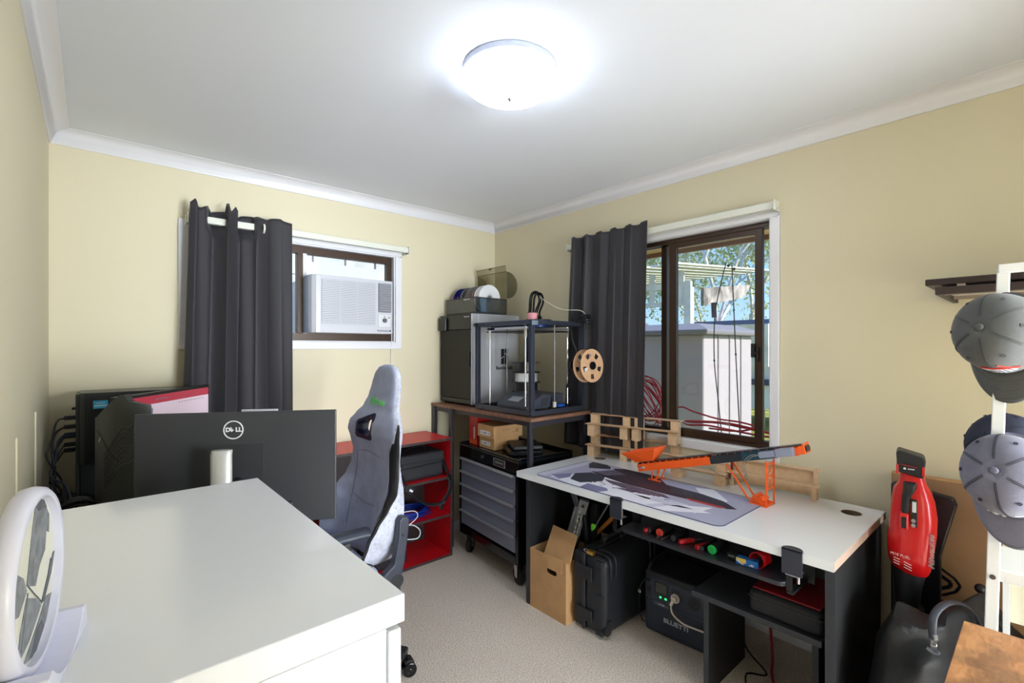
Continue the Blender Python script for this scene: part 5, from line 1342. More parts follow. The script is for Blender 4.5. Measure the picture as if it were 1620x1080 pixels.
# lattice leg
fy = .785; fx0, fx1 = 2.11, 2.195; zb0 = DZ+.0005
hl = .875
def under(y): return tail.z+(tail.y-y)/(tail.y-head.y)*(head.z-tail.z)-.030
zt2 = under(fy)
b = B(); w_ = .0055
for x in (fx0, fx1): b.bar((x, fy, zb0), (x, fy, zt2), w_, w_)
zsx = [zb0+.004, zb0+.075, zb0+.125, zt2-.012]
for z in zsx: b.bar((fx0, fy, z), (fx1, fy, z), w_, .006)
for i in range(1, 3):
    b.bar((fx0, fy, zsx[i]), (fx1, fy, zsx[i+1]), .0025, .0025); b.bar((fx1, fy, zsx[i]), (fx0, fy, zsx[i+1]), .0025, .0025)
b.box(fx0-.003, fy, zb0, fx1+.003, fy+.006, zb0+.006)
cpart('lattice_leg', b, ORANGE)
b = B(); fyb = fy+.10
for x in (fx0+.012, fx1-.012):
    p = Vector((x, .955, under(.955)+.006)); b.bar(p, (x, fyb-.02, zb0+.022), w_, w_); b.bar((x, fyb-.02, zb0+.022), (x, fy, zb0+.006), w_, w_)
b.bar((fx0+.012, fyb-.03, zb0+.016), (fx1-.012, fyb-.03, zb0+.016), w_, w_)
cpart('raking_legs', b, ORANGE)
b = B(); b.cyl((fx0+.01, fy+.03, zb0+.022), (fx1-.01, fy+.03, zb0+.022), .013, n=20); b.cyl((fx0+.01, fy+.05, zb0+.030), (fx1-.01, fy+.05, zb0+.030), .010, n=20); b.box(fx0, fy+.005, zb0, fx1, fy+.07, zb0+.008)
cpart('ballast_rollers', b, ORANGE, smooth=40)
b = B(); q = M @ Vector((Lc*.80, my, .0)); b.tube([q, q+Vector((-.01, .03, -.01)), q+Vector((0, .06, -.05)), q+Vector((.03, .065, -.10)), Vector((2.26, .93, DZ+.06)), Vector((2.25, 1.02, DZ+.055)), Vector((2.30, 1.12, DZ+.07))], .0016, n=6)
b.tube([q+Vector((0, 0, .004)), q+Vector((-.012, .035, -.004)), q+Vector((-.002, .066, -.045)), q+Vector((.028, .07, -.10)), Vector((2.27, .95, DZ+.045)), Vector((2.25, 1.0, DZ+.043))], .0016, n=6)
cpart('motor_wires', b, mat('wire_grey', (140, 136, 128), .5), smooth=True)

# ---------------------------------------------------------------- things on the carpet under the desk
# open carton with loose things
bx0, bx1, by0, by1, bz = 1.786, 2.05, 1.612, 1.872, .315
cb_ = thing('open_carton', 'open brown cardboard carton with a hand hole under the left end of the desk', 'box', ((bx0+bx1)/2, (by0+by1)/2, 0))
b = B(); t = .004
# front wall with an oval hand hole
hc, hzz, hw_, hh = (by0+by1)/2-.03, .235, .036, .014
N = 24
def fw(a): c, s = math.cos(a), math.sin(a); return (hc+hw_*math.copysign(abs(c)**.6, c), hzz+hh*math.copysign(abs(s)**.6, s))
def sqr(a, q):
    y0_, y1_, z0_, z1_ = hc-.05, hc+.05, hzz-.03, hzz+.03
    c, s = math.cos(a), math.sin(a); m = max(abs(c), abs(s)); return (hc+.05*c/m, hzz+.03*s/m)
for x in (bx0, bx0+t):
    I = [b._v((x, *fw(2*PI*k/N))) for k in range(N)]; O = [b._v((x, *sqr(2*PI*k/N, 0))) for k in range(N)]
    for k in range(N): b._f([I[k], I[(k+1) % N], O[(k+1) % N], O[k]])
    if x == bx0: I0 = I
for k in range(N): b._f([I0[k], I0[(k+1) % N], I[(k+1) % N], I[k]])
b.box(bx0, by0, 0, bx0+t, hc-.05, bz); b.box(bx0, hc+.05, 0, bx0+t, by1, bz); b.box(bx0, hc-.05, 0, bx0+t, hc+.05, hzz-.03); b.box(bx0, hc-.05, hzz+.03, bx0+t, hc+.05, bz-.0)
b.box(bx0+t, by0, 0, bx1, by0+t, bz); b.box(bx0+t, by1-t, 0, bx1, by1, bz); b.box(bx1-t, by0+t, 0, bx1, by1-t, bz); b.box(bx0+t, by0+t, 0, bx1-t, by1-t, t)
part('carton_walls', b, CARD, cb_, world=True)
fl = part('front_flap', B().cbox((bx0-.003, hc-.045+.02, bz-.028), (.003, .10, .07), ROT('Y', 6)), CARD, cb_, world=True)
fl2 = thing('cardboard_square', 'tilted square piece of brown cardboard leaning out of the open carton', 'cardboard', (1.85, 1.68, .29))
pts = [PX(878, 878, 1.80), PX(902, 893, 1.80), PX(918, 850, 1.87), PX(888, 832, 1.87)]
b = B(); c_ = sum(pts, Vector())/4; u_ = ((pts[1]-pts[0])+(pts[2]-pts[3])).normalized(); v_ = ((pts[3]-pts[0])+(pts[2]-pts[1])).normalized()
wq = ((pts[1]-pts[0]).length+(pts[2]-pts[3]).length)/2; hq = ((pts[3]-pts[0]).length+(pts[2]-pts[1]).length)/2
pts = [PX(859, 882, 1.79), PX(902, 893.5, 1.79), PX(918, 850, 1.89), PX(876, 830, 1.89)]
b = B(); m = basis(pts[1]-pts[0], pts[3]-pts[0], pts[0]); mi_ = m.inverted(); b = B(m); b.prism([((mi_ @ p).x, (mi_ @ p).y) for p in pts], .004)
part('sheet', b, CARD, fl2, world=True, bev=.001)
# blaster-like dark grey toy in the carton
ga, gb_ = Vector((1.93, 1.70, .06)), Vector((2.06, 1.79, .53))
tg = thing('toy_blaster', 'dark grey and clear plastic toy blaster standing in the open carton', 'toy', (1.95, 1.75, .01))
GM = mat('gun_grey', (112, 114, 118), .35, .2); GC_ = mat('clear_grey', (176, 176, 170), .2, var=.4, vs_=60)
c_ = PX(927, 788, 2.0); a_ = Vector((1.93, 1.80, .04)); ax = (c_-a_).normalized(); sd = Vector((.6, -.8, 0)); sd = (sd-ax*sd.dot(ax)).normalized(); m = basis(ax, sd, a_)
Lb = (c_-a_).length
b = B(m); b.box(0, -.030, -.018, Lb*.98, .022, .018); b.box(Lb*.55, -.046, -.014, Lb*.9, -.0305, .014); part('receiver', b, GM, tg, bev=.004, world=True)
b = B(m)
for k in range(11): b.box(Lb*.45+k*.022, .0225, -.012, Lb*.45+k*.022+.012, .031, .012)
part('top_rail', b, BLK, tg, world=True)
b = B(m)
b.box(Lb*.5, -.018, -.0245, Lb*.92, -.006, -.0185); b.box(Lb*.45, .0, -.0245, Lb*.85, .008, -.0185); b.cyl((Lb*.55, -.012, -.021), (Lb*.95, -.012, -.021), .005, n=10)
b.box(Lb*.5, -.03, -.020, Lb*.7, -.024, .006)
part('clear_panel', b, GC_, tg, bev=.001, world=True)
b = B(m); b.bar((Lb*.90, -.03, 0), (Lb*1.08, -.10, 0), .03, .024); part('grip', b, BLUEBLK, tg, bev=.006, world=True)
for q_, r_ in ((.93, .009), (.80, .006)): part('pin', B(m).cyl((Lb*q_, -.005, -.026), (Lb*q_, -.005, -.0185), r_, n=14), BLK, tg, world=True)
# second dark block right of it, ruler, plank and green clip
b = B(); b.bar((1.97, 1.635, .012), (2.05, 1.635, .55), .03, .04, up=(0, 1, 0)); b.bar((1.985, 1.635, .30), (1.985, 1.66, .50), .02, .02)
single('black_frame_part', 'black slotted strut standing in the carton beside the toy blaster', 'strut', b, BLK, bev=.003)
b = B(); b.bar(PX(942, 832, 2.02), PX(963, 797, 2.02), .003, .012, up=(1, 0, 0)); b.bar(PX(927, 858, 2.02), PX(942, 832, 2.02), .003, .012, up=(1, 0, 0))
single('metal_ruler', 'narrow grey metal strip sticking up behind the green clip under the desk', 'ruler', b, mat('ruler_grey', (150, 152, 156), .4, .5))
b = B(); b.bar(PX(915, 872, 2.08), PX(976, 812, 2.08), .018, .013, up=(1, 0, 0))
single('wooden_stick', 'long orange-brown wooden stick leaning up under the desk behind the hard case', 'stick', b, mat('orange_wood', (196, 120, 50), .5, var=.2, vs_=20))
c_ = PX(938, 833, 1.99); b = B()
b.ball(c_, .017, (.35, .8, 1.0)); b.ball(c_+Vector((0, -.010, .006)), .012, (.4, .8, .9)); b.ball(c_+Vector((0, .006, -.012)), .010, (.4, .8, 1.1))
single('green_clip', 'small bright green plastic clip above the open carton', 'clip', b, mat('bright_green', (120, 220, 60), .5), smooth=True)

# hard case
hx0, hx1, hy0, hy1, hz1_ = 1.822, 2.33, 1.402, 1.600, .385
hc_ = thing('hard_case', 'tall black wheeled hard case with brass padlock under the desk beside the open carton', 'case', ((hx0+hx1)/2, (hy0+hy1)/2, 0))
HM = mat('hard_case_plastic', (30, 32, 38), .5, bump=.1, bs=350)
b = B(); b.box(hx0+.004, hy0, .012, hx1, hy0+.128, hz1_-.004); part('front_shell', b, HM, hc_, bev=.030, seg=5, world=True)
b = B(); b.box(hx0+.004, hy0+.134, .012, hx1, hy1, hz1_-.004); part('rear_shell', b, HM, hc_, bev=.018, seg=4, world=True)
b = B(); b.box(hx0, hy0+.120, .01, hx1+.004, hy0+.139, hz1_); part('seam_rim', b, mat('case_rim', (38, 40, 46), .5), hc_, bev=.004, world=True)
for z0_, z1__ in ((.26, .33), (.06, .12)): part('latch', B().box(hx0-.010, hy0+.07, z0_, hx0-.0003, hy0+.175, z1__), HM, hc_, bev=.004, world=True)
for z in (.03, .20, .36): part('rib', B().box(hx0-.004, hy0+.010, z-.012, hx0+.03, hy0+.05, z+.012), HM, hc_, bev=.004, world=True)
b = B(); zc_ = hz1_-.004; b.tube([(hx0+.16, hy0+.125, zc_-.004), (hx0+.155, hy0+.12, zc_+.028), (hx0+.18, hy0+.115, zc_+.036), (hx0+.29, hy0+.115, zc_+.036), (hx0+.315, hy0+.12, zc_+.028), (hx0+.31, hy0+.125, zc_-.004)], .011, n=10); part('carry_handle', b, BLK, hc_, smooth=True, world=True)
for x in (hx0+.045, hx0+.085, hx1-.12, hx1-.08): part('moulded_rib', B().tube([(x, hy0-.004, hz1_-.10), (x, hy0-.002, hz1_-.02), (x, hy0+.03, hz1_+.004), (x, hy0+.10, hz1_+.003)], .006, n=8), HM, hc_, smooth=True, world=True)
b = B(); b.cyl((hx0+.03, hy0-.006, .042), (hx0+.03, hy0+.02, .042), .026, n=20); b.box(hx0+.02, hy0-.008, .03, hx0+.05, hy0+.0, .09); part('wheel_cover', b, BLK, hc_, bev=.003, world=True)
pk = thing('padlock', 'brass padlock on the top front corner of the hard case', 'padlock', (hx0+.012, hy0+.098, hz1_+.001), rz=0)
b = B(); b.box(-.012, -.028, 0, .012, .010, .020); part('body', b, mat('brass', (178, 140, 66), .3, .9), pk, bev=.003)
b = B(); b.tube([(0, .010, .004), (0, .028, .004), (0, .032, .010), (0, .028, .016), (0, .010, .016)], .003, n=8); part('shackle', b, CHROME, pk, smooth=True)
b = B()
for k in range(4): b.cyl((-.0135, -.022+.009*k, .010), (-.0118, -.022+.009*k, .010), .0038, n=12)
part('dials', b, mat('brass_light', (220, 190, 110), .3, .8), pk)

# power station
pst = thing('power_station', 'dark blue-grey portable power station with display and white plug under the desk', 'power station', (2.19, 1.175, 0), rz=4)
PSM = mat('power_station_navy', (40, 46, 62), .45); PST = mat('power_station_top', (26, 28, 34), .5)
D2, W2_ = .122, .17; H2 = .300
b = B(); b.box(-D2, -W2_, .006, D2, W2_, H2-.016); part('body', b, PSM, pst, bev=.020, seg=5)
b = B(); b.box(-D2+.004, -W2_+.002, H2-.030, D2-.004, W2_-.002, H2); part('top_cover', b, PST, pst, bev=.012, seg=4)
for s in (-1, 1):
    b = B(); y = s*(W2_-.018)
    b.tube([(-D2+.02, y, H2-.012), (-D2+.05, y, H2+.026), (D2-.05, y, H2+.026), (D2-.02, y, H2-.012)], .010, n=10, flat=.013); part('handle', b, PST, pst, smooth=True)
for x in (-.08, .08):
    for y in (-.12, .12): part('foot', B().cyl((x, y, 0), (x, y, .0065), .014, n=12), RUB, pst)
xf = -D2-.0008
fb = lambda y0_, z0_, y1_, z1_, d=.0012: (xf-d, y0_, z0_, xf+.0006, y1_, z1_)
part('display', B().box(*fb(.045, .205, .112, .262)), BLKG, pst, bev=.001)
part('display_glass', B().box(*fb(.051, .211, .106, .256, .0016)), mat('lcd', (66, 66, 58), .2), pst)
b = B(); b.box(*fb(.078, .188, .086, .196, .0016)); b.box(*fb(.050, .188, .060, .195, .0016)); part('green_led', b, mat('green_led', (60, 230, 120), .4, emit=(40, 230, 110), es=1.5), pst, label='small glowing green lights')
OUT = mat('outline_grey', (96, 102, 118), .5)
def outline(y0_, z0_, y1_, z1_, w=.0012):
    b = B()
    for (a, c, d, e) in ((y0_, z0_, y1_, z0_+w), (y0_, z1_-w, y1_, z1_), (y0_, z0_, y0_+w, z1_), (y1_-w, z0_, y1_, z1_)): b.box(xf-.0008, a, c, xf+.0005, d, e)
    part('outline', b, OUT, pst)
outline(-.135, .155, .030, .265); outline(.125, .175, .158, .245); outline(.04, .165, .118, .186)
part('model_lettering_strip', B().box(*fb(.04, .150, .118, .162, .0006)), mat('strip_grey', (86, 92, 104)), pst)
part('dc_socket', B().cyl((xf-.0012, .141, .215), (xf, .141, .215), .013, n=20), BLK, pst); part('dc_socket', B().cyl((xf-.0012, .141, .258), (xf, .141, .258), .009, n=20), BLK, pst)
part('mains_socket', B().cyl((xf-.0012, -.085, .218), (xf, -.085, .218), .028, n=28), PST, pst)
b = B(); b.cbox((xf-.0016, -.077, .224), (.001, .003, .009), ROT('X', 30)); b.cbox((xf-.0016, -.093, .224), (.001, .003, .009), ROT('X', -30)); b.cbox((xf-.0016, -.085, .208), (.001, .003, .009)); part('socket_slots', b, BLK, pst)
text('brand_lettering', 'BLUETTI', .029, basis((0, -1, 0), (0, 0, 1), (xf+.0002, 0.005, .088)), mat('print_silver', (170, 174, 186), .4), pst, bold=.0008, world=False, sx=1.15)
text('model_lettering', 'AC180', .011, basis((0, -1, 0), (0, 0, 1), (xf-.0008, .078, .156)), TEXTW, pst, world=False)
wp = thing('mains_plug', 'white mains plug and lead pushed into the power station', 'plug', (2.03, 1.17, .19))
pm = wmat(pst); c_ = pm @ Vector((xf-.002, .002, .218)); c2 = pm @ Vector((xf-.030, .002, .218))
part('plug_disc', B().cyl(c_, c_+(c2-c_)*.45, .021, n=28), mat('plug_cream', (226, 212, 200), .4), wp, smooth=40, world=True)
b = B(); b.cyl(c_+(c2-c_)*.45, c2, .016, .012, n=24); b.bar(c2, c2+Vector((0, .012, -.028)), .012, .012); part('plug_body', b, mat('plug_cream', (226, 212, 200)), wp, smooth=40, world=True)
e1 = c2+Vector((0, .014, -.034)); b = B(); b.tube([c2+Vector((0, .012, -.022)), e1+Vector((-.002, -.012, -.03)), e1+Vector((0.0, -.07, -.055)), pm @ Vector((xf-.012, -.15, .115)), Vector((2.02, .985, .10))], .0042, n=8); part('lead', b, mat('plug_cream', (226, 212, 200)), wp, smooth=True, world=True)
b = B(); c_ = pm @ Vector((xf-.004, .141, .258)); b.tube([c_, c_+Vector((-.02, .01, .004)), c_+Vector((-.022, .035, -.04)), c_+Vector((-.01, .05, -.12)), c_+Vector((.02, .055, -.22)), c_+Vector((.06, .05, -.252))], .003, n=6)
t = thing('black_lead', 'thin black lead with white tag hanging from the left side of the power station', 'cable', (2.03, 1.36, .0)); part('cord', b, CABLE, t, smooth=True, world=True)
part('white_tag', B().cbox(c_+Vector((-.018, .042, -.065)), (.004, .012, .014)), TEXTW, t, world=True)

# floor cables
b = B(); b.tube([(2.04, .62, .0045), (1.98, .70, .0045), (1.99, .80, .0045), (2.10, .86, .0045), (2.16, .80, .0045), (2.20, .90, .05), (2.26, .96, .12), (2.33, 1.0, .25)], .004, n=8)
single('floor_cable', 'black cable curling on the carpet under the low shelf', 'cable', b, CABLE, smooth=True)
b = B(); b.tube([(1.92, .645, .006), (2.02, .70, .006), (2.16, .78, .006), (2.22, .80, .05), (2.25, .82, .20), (2.27, .82, .37)], .0058, n=8)
single('floor_cable', 'dark red cable running down behind the low shelf to the carpet', 'cable', b, mat('dark_red_cable', (150, 24, 44), .5), smooth=True)
b = B(); b.tube([(1.90, .60, .004), (1.97, .66, .004), (2.05, .63, .004), (2.10, .58, .004)], .0035, n=8); b.box(2.09, .565, .0, 2.12, .595, .02)
single('floor_cable', 'short black cable with plug on the carpet at the near end under the desk', 'cable', b, CABLE, smooth=True)
# ================================================================ right side of the room
# flat carton leaning on the right wall
bd = thing('flat_carton', 'large flat brown carton with black striped print leaning on the right wall', 'box', (2.445, -.02, 0))
part('carton', B().box(2.425, -.48, 0, 2.462, .425, .892), CARD2, bd, bev=.002, world=True)
part('top_flap_edge', B().box(2.4245, -.48, .8925, 2.4625, .425, .897), CARD, bd, world=True, label='paler folded top edge')
b = B()
def stroke(pts, w): b.tube([PX(u, v, 2.4246) for u, v in pts], w, n=6, sub=3, flat=.0004)
for pts, w in (([(1470, 884), (1490, 900), (1510, 915), (1519, 927), (1512, 936), (1492, 941), (1478, 938)], .0042), ([(1468, 896), (1488, 910), (1504, 921), (1503, 928), (1484, 931), (1462, 936)], .0060),
               ([(1474, 906), (1480, 914), (1481, 927)], .006), ([(1460, 944), (1480, 946), (1505, 958)], .006), ([(1455, 951), (1475, 954), (1490, 962)], .005)):
    P = [PX(u, v, 2.4246) for u, v in pts]
    for i in range(len(P)-1): b.bar(P[i], P[i+1], .0008, w*2.2, up=(0, 0, 1)) if abs((P[i+1]-P[i]).z) < abs((P[i+1]-P[i]).y) else b.bar(P[i], P[i+1], w*2.2, .0008, up=(1, 0, 0))
part('black_print', b, BLK, bd, world=True)
b = B(); b.prism([(.418, .30), (.418, .86), (.410, .872), (.235, .845), (.225, .82), (.27, .62), (.27, .30)], .03, basis((0, 1, 0), (0, 0, 1), (2.372, 0, 0)))
single('laptop_sleeve', 'black flat sleeve standing between the red blower and the flat carton', 'sleeve', b, mat('sleeve_black', (26, 26, 30), .3), bev=.006)

# leaf blower standing upright
bl = thing('leaf_blower', 'red cordless leaf blower with black battery standing beside the white topped desk', 'leaf blower', (2.20, .335, 0))
u0, dd = 1442, 1.70; sc_ = dd/FPX
c0 = FW*dd + RT*((u0-810)/FPX*dd); yd = c0.normalized()
BR = Matrix((Vector((yd.y, -yd.x, 0)), yd, Vector((0, 0, 1)))).transposed().to_4x4(); BR.translation = c0          # local x: to the right, y: away from the viewer's side, z up
bl.location = (c0.x, c0.y, 0)
def zv(v): return CAM_H-(v-HY)*sc_
def xu(u): return (u-u0)*sc_*.745
RB = mat('blower_red', (214, 22, 26), .28, coat=.3)
def rring(v, ul, ur, dep, e=.7, yo=0):
    cx_, w_ = (xu(ul)+xu(ur))/2, (xu(ur)-xu(ul))/2; P = []
    for k in range(24):
        a = 2*PI*k/24; c, s = math.cos(a), math.sin(a)
        P.append(Vector((cx_+w_*math.copysign(abs(c)**e, c), yo+dep*math.copysign(abs(s)**e, s), zv(v)-.10*0)))
    return P
b = B(BR)
b.loft([rring(v, l, r, d, e, yo) for v, l, r, d, e, yo in ((744, 1424, 1460, .030, .6, .0), (752, 1423, 1463, .034, .6, .0), (764, 1420, 1467, .040, .6, .0), (774, 1412, 1474, .052, .7, .005), (790, 1409, 1480, .062, .7, .008), (815, 1406, 1484, .070, .7, .01),
        (840, 1403, 1483, .074, .7, .01), (865, 1401, 1479, .076, .7, .01), (882, 1402, 1476, .076, .7, .01), (894, 1408, 1474, .070, .7, .01), (902, 1422, 1470, .058, .7, .01))][::-1])
part('body', b, RB, bl, smooth=35, world=True)
b = B(BR)
b.prism([(xu(1419), zv(745)), (xu(1461), zv(752)), (xu(1465), zv(724)), (xu(1461), zv(719)), (xu(1420), zv(711)), (xu(1417), zv(716))], .085, basis((1, 0, 0), (0, 0, 1), (0, .045, 0)))
part('battery', b, mat('battery_black', (34, 34, 36), .45), bl, bev=.005, world=True, seg=3)
b = B(BR); b.prism([(xu(1426), zv(741)), (xu(1450), zv(745)), (xu(1451), zv(732)), (xu(1427), zv(729))], .0012, basis((1, 0, 0), (0, 0, 1), (0, -.0405, 0))); bp_ = part('battery_label', b, BLK, bl, world=True)
text('battery_lettering', 'HIGH OUTPUT', .0065, BR @ basis((1, 0, -.15), (0, 0, 1), (xu(1438), -.0422, zv(734))), mat('print_red', (210, 50, 50)), bl)
b = B(BR); b.ball((xu(1431), -.042, zv(738.5)), .004, (1, .15, 1), n=8); b.box(xu(1436), -.0425, zv(739.5), xu(1447), -.0418, zv(738)); part('battery_mark', b, TEXTW, bl, world=True)
b = B(BR)
for ul, ur in ((1417, 1421), (1458, 1463)): b.box(xu(ul), -.043, zv(748), xu(ur), .0, zv(733))
part('battery_clips', b, RB, bl, bev=.002, world=True)
HB = mat('grip_black', (28, 28, 30), .55)
b = B(BR); b.loft([[Vector((xu(a_)+0, y, zv(v))) for a_, y in ((l, -.045), (l+3, -.088), (r-3, -.088), (r, -.045))] for v, l, r in ((757, 1428, 1452), (768, 1428, 1450), (780, 1426, 1442), (804, 1424, 1440))])
part('grip', b, HB, bl, bev=.006, world=True, smooth=30)
b = B(BR); b.box(xu(1423), -.094, zv(828), xu(1438), -.055, zv(803)); part('trigger_guard', b, RB, bl, bev=.006, world=True, seg=3)
b = B(BR); b.box(xu(1426), -.0955, zv(825), xu(1434), -.0945, zv(808)); part('trigger', b, BLK, bl, bev=.001, world=True)
b = B(BR); b.box(xu(1441), -.074, zv(824), xu(1451), -.062, zv(782)); pn = part('control_strip', b, HB, bl, bev=.002, world=True)
b = B(BR); b.box(xu(1443), -.0750, zv(801), xu(1449.5), -.0742, zv(785))
part('white_label', b, TEXTW, pn, world=True)
b = B(BR); b.cyl((xu(1445), -.0742, zv(814)), (xu(1445), -.0752, zv(814)), .0065, n=16); b.cyl((xu(1445), -.0742, zv(821)), (xu(1445), -.0752, zv(821)), .0065, n=16); part('round_buttons', b, mat('button_grey', (150, 146, 146)), pn, world=True)
text('side_lettering', 'Milwaukee', .027, BR @ basis((0, 0, 1), (-.8, .6, 0), (xu(1473), -.056, zv(858))), mat('print_pale', (220, 190, 190)), bl, bold=.0006, shear=.2)
b = B(BR)
for k in range(3):
    b.bar((xu(1413), -.069, zv(876+4*k)), (xu(1423), -.0705, zv(878+4*k)), .0015, .0022); b.bar((xu(1430), -.0705, zv(880+4*k)), (xu(1442), -.070, zv(883.5+4*k)), .0015, .0022)
part('vent_lines', b, mat('print_pale', (220, 190, 190)), bl, world=True)
text('front_lettering', 'M18 FUEL', .013, BR @ basis((1, 0, -.12), (0, 0, 1), (xu(1424), -.0735, zv(871))), mat('print_pale', (220, 190, 190)), bl)
b = B(BR)
b.loft([rring(v, l, r, d, .8, .012) for v, l, r, d in ((960, 1416, 1456, .045), (925, 1413, 1460, .055), (898, 1410, 1468, .062))])
b.cyl((xu(1437), .012, zv(960)), (xu(1437), .012, .004), .045, .035, n=24)
part('blower_tube', b, mat('tube_black', (26, 27, 30), .5), bl, smooth=35, world=True)

# wall shelf
ws = thing('wall_shelf', 'dark brown floating shelf with a shallow tray beneath, on the wall above the caps', 'shelf', (2.3, -.15, 1.568))
SHB = mat('dark_shelf_wood', (50, 36, 34), .45, var=.15, vs_=12, stretch=(6, 1, 1))
part('board', B().box(2.10, -.52, 1.607, XR-.0008, .278, 1.628), SHB, ws, bev=.002, world=True)
b = B(); b.box(2.042, -.52, 1.570, 2.056, .246, 1.594); b.box(2.056, .232, 1.570, XR-.0008, .246, 1.594); b.box(2.056, -.52, 1.570, XR-.0008, -.506, 1.594)
part('tray_rim', b, SHB, ws, bev=.001, world=True)
b = B(); b.box(2.057, -.505, 1.586, XR-.001, .231, 1.5895); part('tray_base', b, mat('tray_cream', (214, 208, 196), .6), ws, world=True, label='pale cream underside')
b = B(); b.box(2.115, -.505, 1.5742, 2.135, .231, 1.5855); b.box(2.34, -.505, 1.5742, 2.36, .231, 1.5855); b.box(2.10, -.30, 1.594, 2.12, -.28, 1.6065); b.box(2.10, .18, 1.594, 2.12, .2, 1.6065)
part('cross_rails', b, mat('rail_taupe', (150, 136, 120), .6), ws, world=True)

# white ladder rack
lr = thing('ladder_rack', 'white metal rack with posts and shelves behind the hanging caps', 'rack', (1.85, -.15, 0))
RW = mat('rack_white', (232, 232, 232), .35)
tp_ = Vector((1.735, .078, 1.60)); bt_ = Vector((1.640, .112, .0))
def rp(z): return bt_+(tp_-bt_)*(z/1.60)
off = Vector((0, -.50, 0))
part('post', B().bar(bt_, tp_, .016, .024, up=(0, 1, 0)), RW, lr, bev=.002, world=True); part('post', B().bar(bt_+off, tp_+off, .016, .024, up=(0, 1, 0)), RW, lr, bev=.002, world=True)
part('top_bar', B().bar(tp_+Vector((0, .009, -.0)), tp_+off+Vector((0, -.009, 0)), .024, .022), RW, lr, bev=.002, world=True)
for z in (.835, .56):
    p = rp(z); part('front_bar', B().bar(p+Vector((0, -.010, 0)), p+off+Vector((0, .010, 0)), .012, .028), RW, lr, bev=.001, world=True)
    part('shelf_panel', B().box(p.x+.012, p.y-.47, z-.012, 1.955, p.y+.0, z-.004), RW, lr, world=True)
for y in (.075, -.41):
    part('rear_post', B().box(1.94, y, 0, 1.954, y+.014, .822), RW, lr, world=True)
p = rp(.83); part('screw', B().cyl(p+Vector((-.014, 0, 0)), p+Vector((-.011, 0, 0)), .006, n=14), mat('dull_steel', (120, 120, 124), .3, .9), lr, world=True)
part('cream_panel', B().box(1.957, -.40, .62, 1.966, .09, 1.05), mat('cream_panel', (222, 214, 188), .6), lr, world=True)

# caps
def cap(name_label, c, A, Bd, mc, seam, mbtn=None, emblem=None, seam_col=None, group='caps hanging on the white rack', s=1.0):
    A = vv(A).normalized(); Bd = vv(Bd); Bd = (Bd-A*Bd.dot(A)).normalized(); X_ = Bd.cross(A)
    M = Matrix((X_, Bd, A)).transposed().to_4x4() ; M = M @ Matrix.Scale(s, 4); M.translation = vv(c)
    t = thing('cap', name_label, 'cap', c, group=group)
    ax_, ay_, h = .082, .098, .115
    prof = [(1.0, 0), (1.0, .12), (.985, .3), (.945, .5), (.86, .69), (.72, .83), (.52, .93), (.28, .985), (.02, 1.0)]
    def pt(a, r, z): 
        dent = 1-.05*math.exp(-((math.sin(a/2-.8))**2)*30)*r
        return Vector((ax_*r*math.cos(a)*dent, ay_*r*math.sin(a), h*z*(1+.06*math.sin(a)*r)))
    b = B(M); b.loft([[pt(2*PI*k/36, r, z) for k in range(36)] for r, z in prof], cap=False)
    part('crown', b, mc, t, smooth=70, world=True, solid=.0018)
    # visor
    b = B(M)
    def vis(u, v):
        a = math.radians(20+140*u); r0 = pt(a, 1.0, 0); q = math.sin(PI*u)**.55
        e = Vector((r0.x*(1+.02*v), r0.y+.074*v*q, -.002-.012*v*q-.020*v*(abs(u-.5)*2)**2-.010*(abs(u-.5)*2)**2*0))
        return e
    b.sheet(vis, 30, 8); part('visor', b, mc, t, smooth=70, world=True, solid=.003)
    b = B(M)
    for r_ in ((.3, .6, .88) if mc is not CL else (.93,)):
        b.tube([vis(.06+.88*k/20, r_)+Vector((0, 0, .0022)) for k in range(21)], .00025, n=4, sub=1)
    part('visor_stitching', b, seam, t, smooth=True, world=True)
    b = B(M)
    for k in range(6):
        a = math.radians(90+60*k)
        for o_ in (-.022, .022):
            b.tube([pt(a+o_/max(r, .12)*.9, r, z)*1.008+Vector((0, 0, .0006)) for r, z in prof[:-1]], .0006, n=5, sub=2)
    part('panel_stitching', b, seam, t, smooth=True, world=True)
    for k in range(6):
        b = B(M)
        a = math.radians(60+60*k)
        q = pt(a, .80, .765)*1.012; n_ = Vector((q.x/ax_, q.y/ay_, .8)).normalized(); u_ = n_.orthogonal().normalized(); m = basis(u_, n_.cross(u_), q)
        b.lathe([(.0018, 0), (.0042, 0), (.0042, .0012), (.0018, .0012), (.0018, 0)], 14, m, cap=False)
        part('eyelet', b, seam, t, world=True)
    b = B(M); b.ball((0, 0, h+.002), .0085, (1, 1, .5), n=10); part('top_button', b, mbtn or mc, t, smooth=True, world=True)
    b = B(M); b.tube([pt(math.radians(a), 1.015, .02) for a in range(200, 341, 10)], .006, n=6, flat=.0015); part('rear_strap', b, mc, t, smooth=True, world=True)
    return t, M, pt
CG = mat('cap_grey', (92, 94, 94), .85, var=.10, vs_=8, bump=.1, bs=350, sheen=.2); CL = mat('cap_lavender_grey', (122, 122, 142), .85, var=.16, vs_=11, bump=.12, bs=300, sheen=.2); CN = mat('cap_navy', (38, 42, 62), .8)
SGR = mat('stitch_grey', (84, 86, 86), .8); SDK = mat('stitch_black', (34, 34, 46), .8)
def look(u, v, d): return Vector((0, 0, CAM_H))+ray(u, v)*d
tcv = -(ray(1580, 560)); tcv.normalize()
c1_ = look(1588, 528, 1.19)
cp1, M1, pt1 = cap('plain grey cap with a red and white emblem, hanging highest on the white rack', c1_, tcv*1.0-RT*.92+Vector((0, 0, .22)), Vector((0, 0, -1))+RT*.22, CG, SGR)
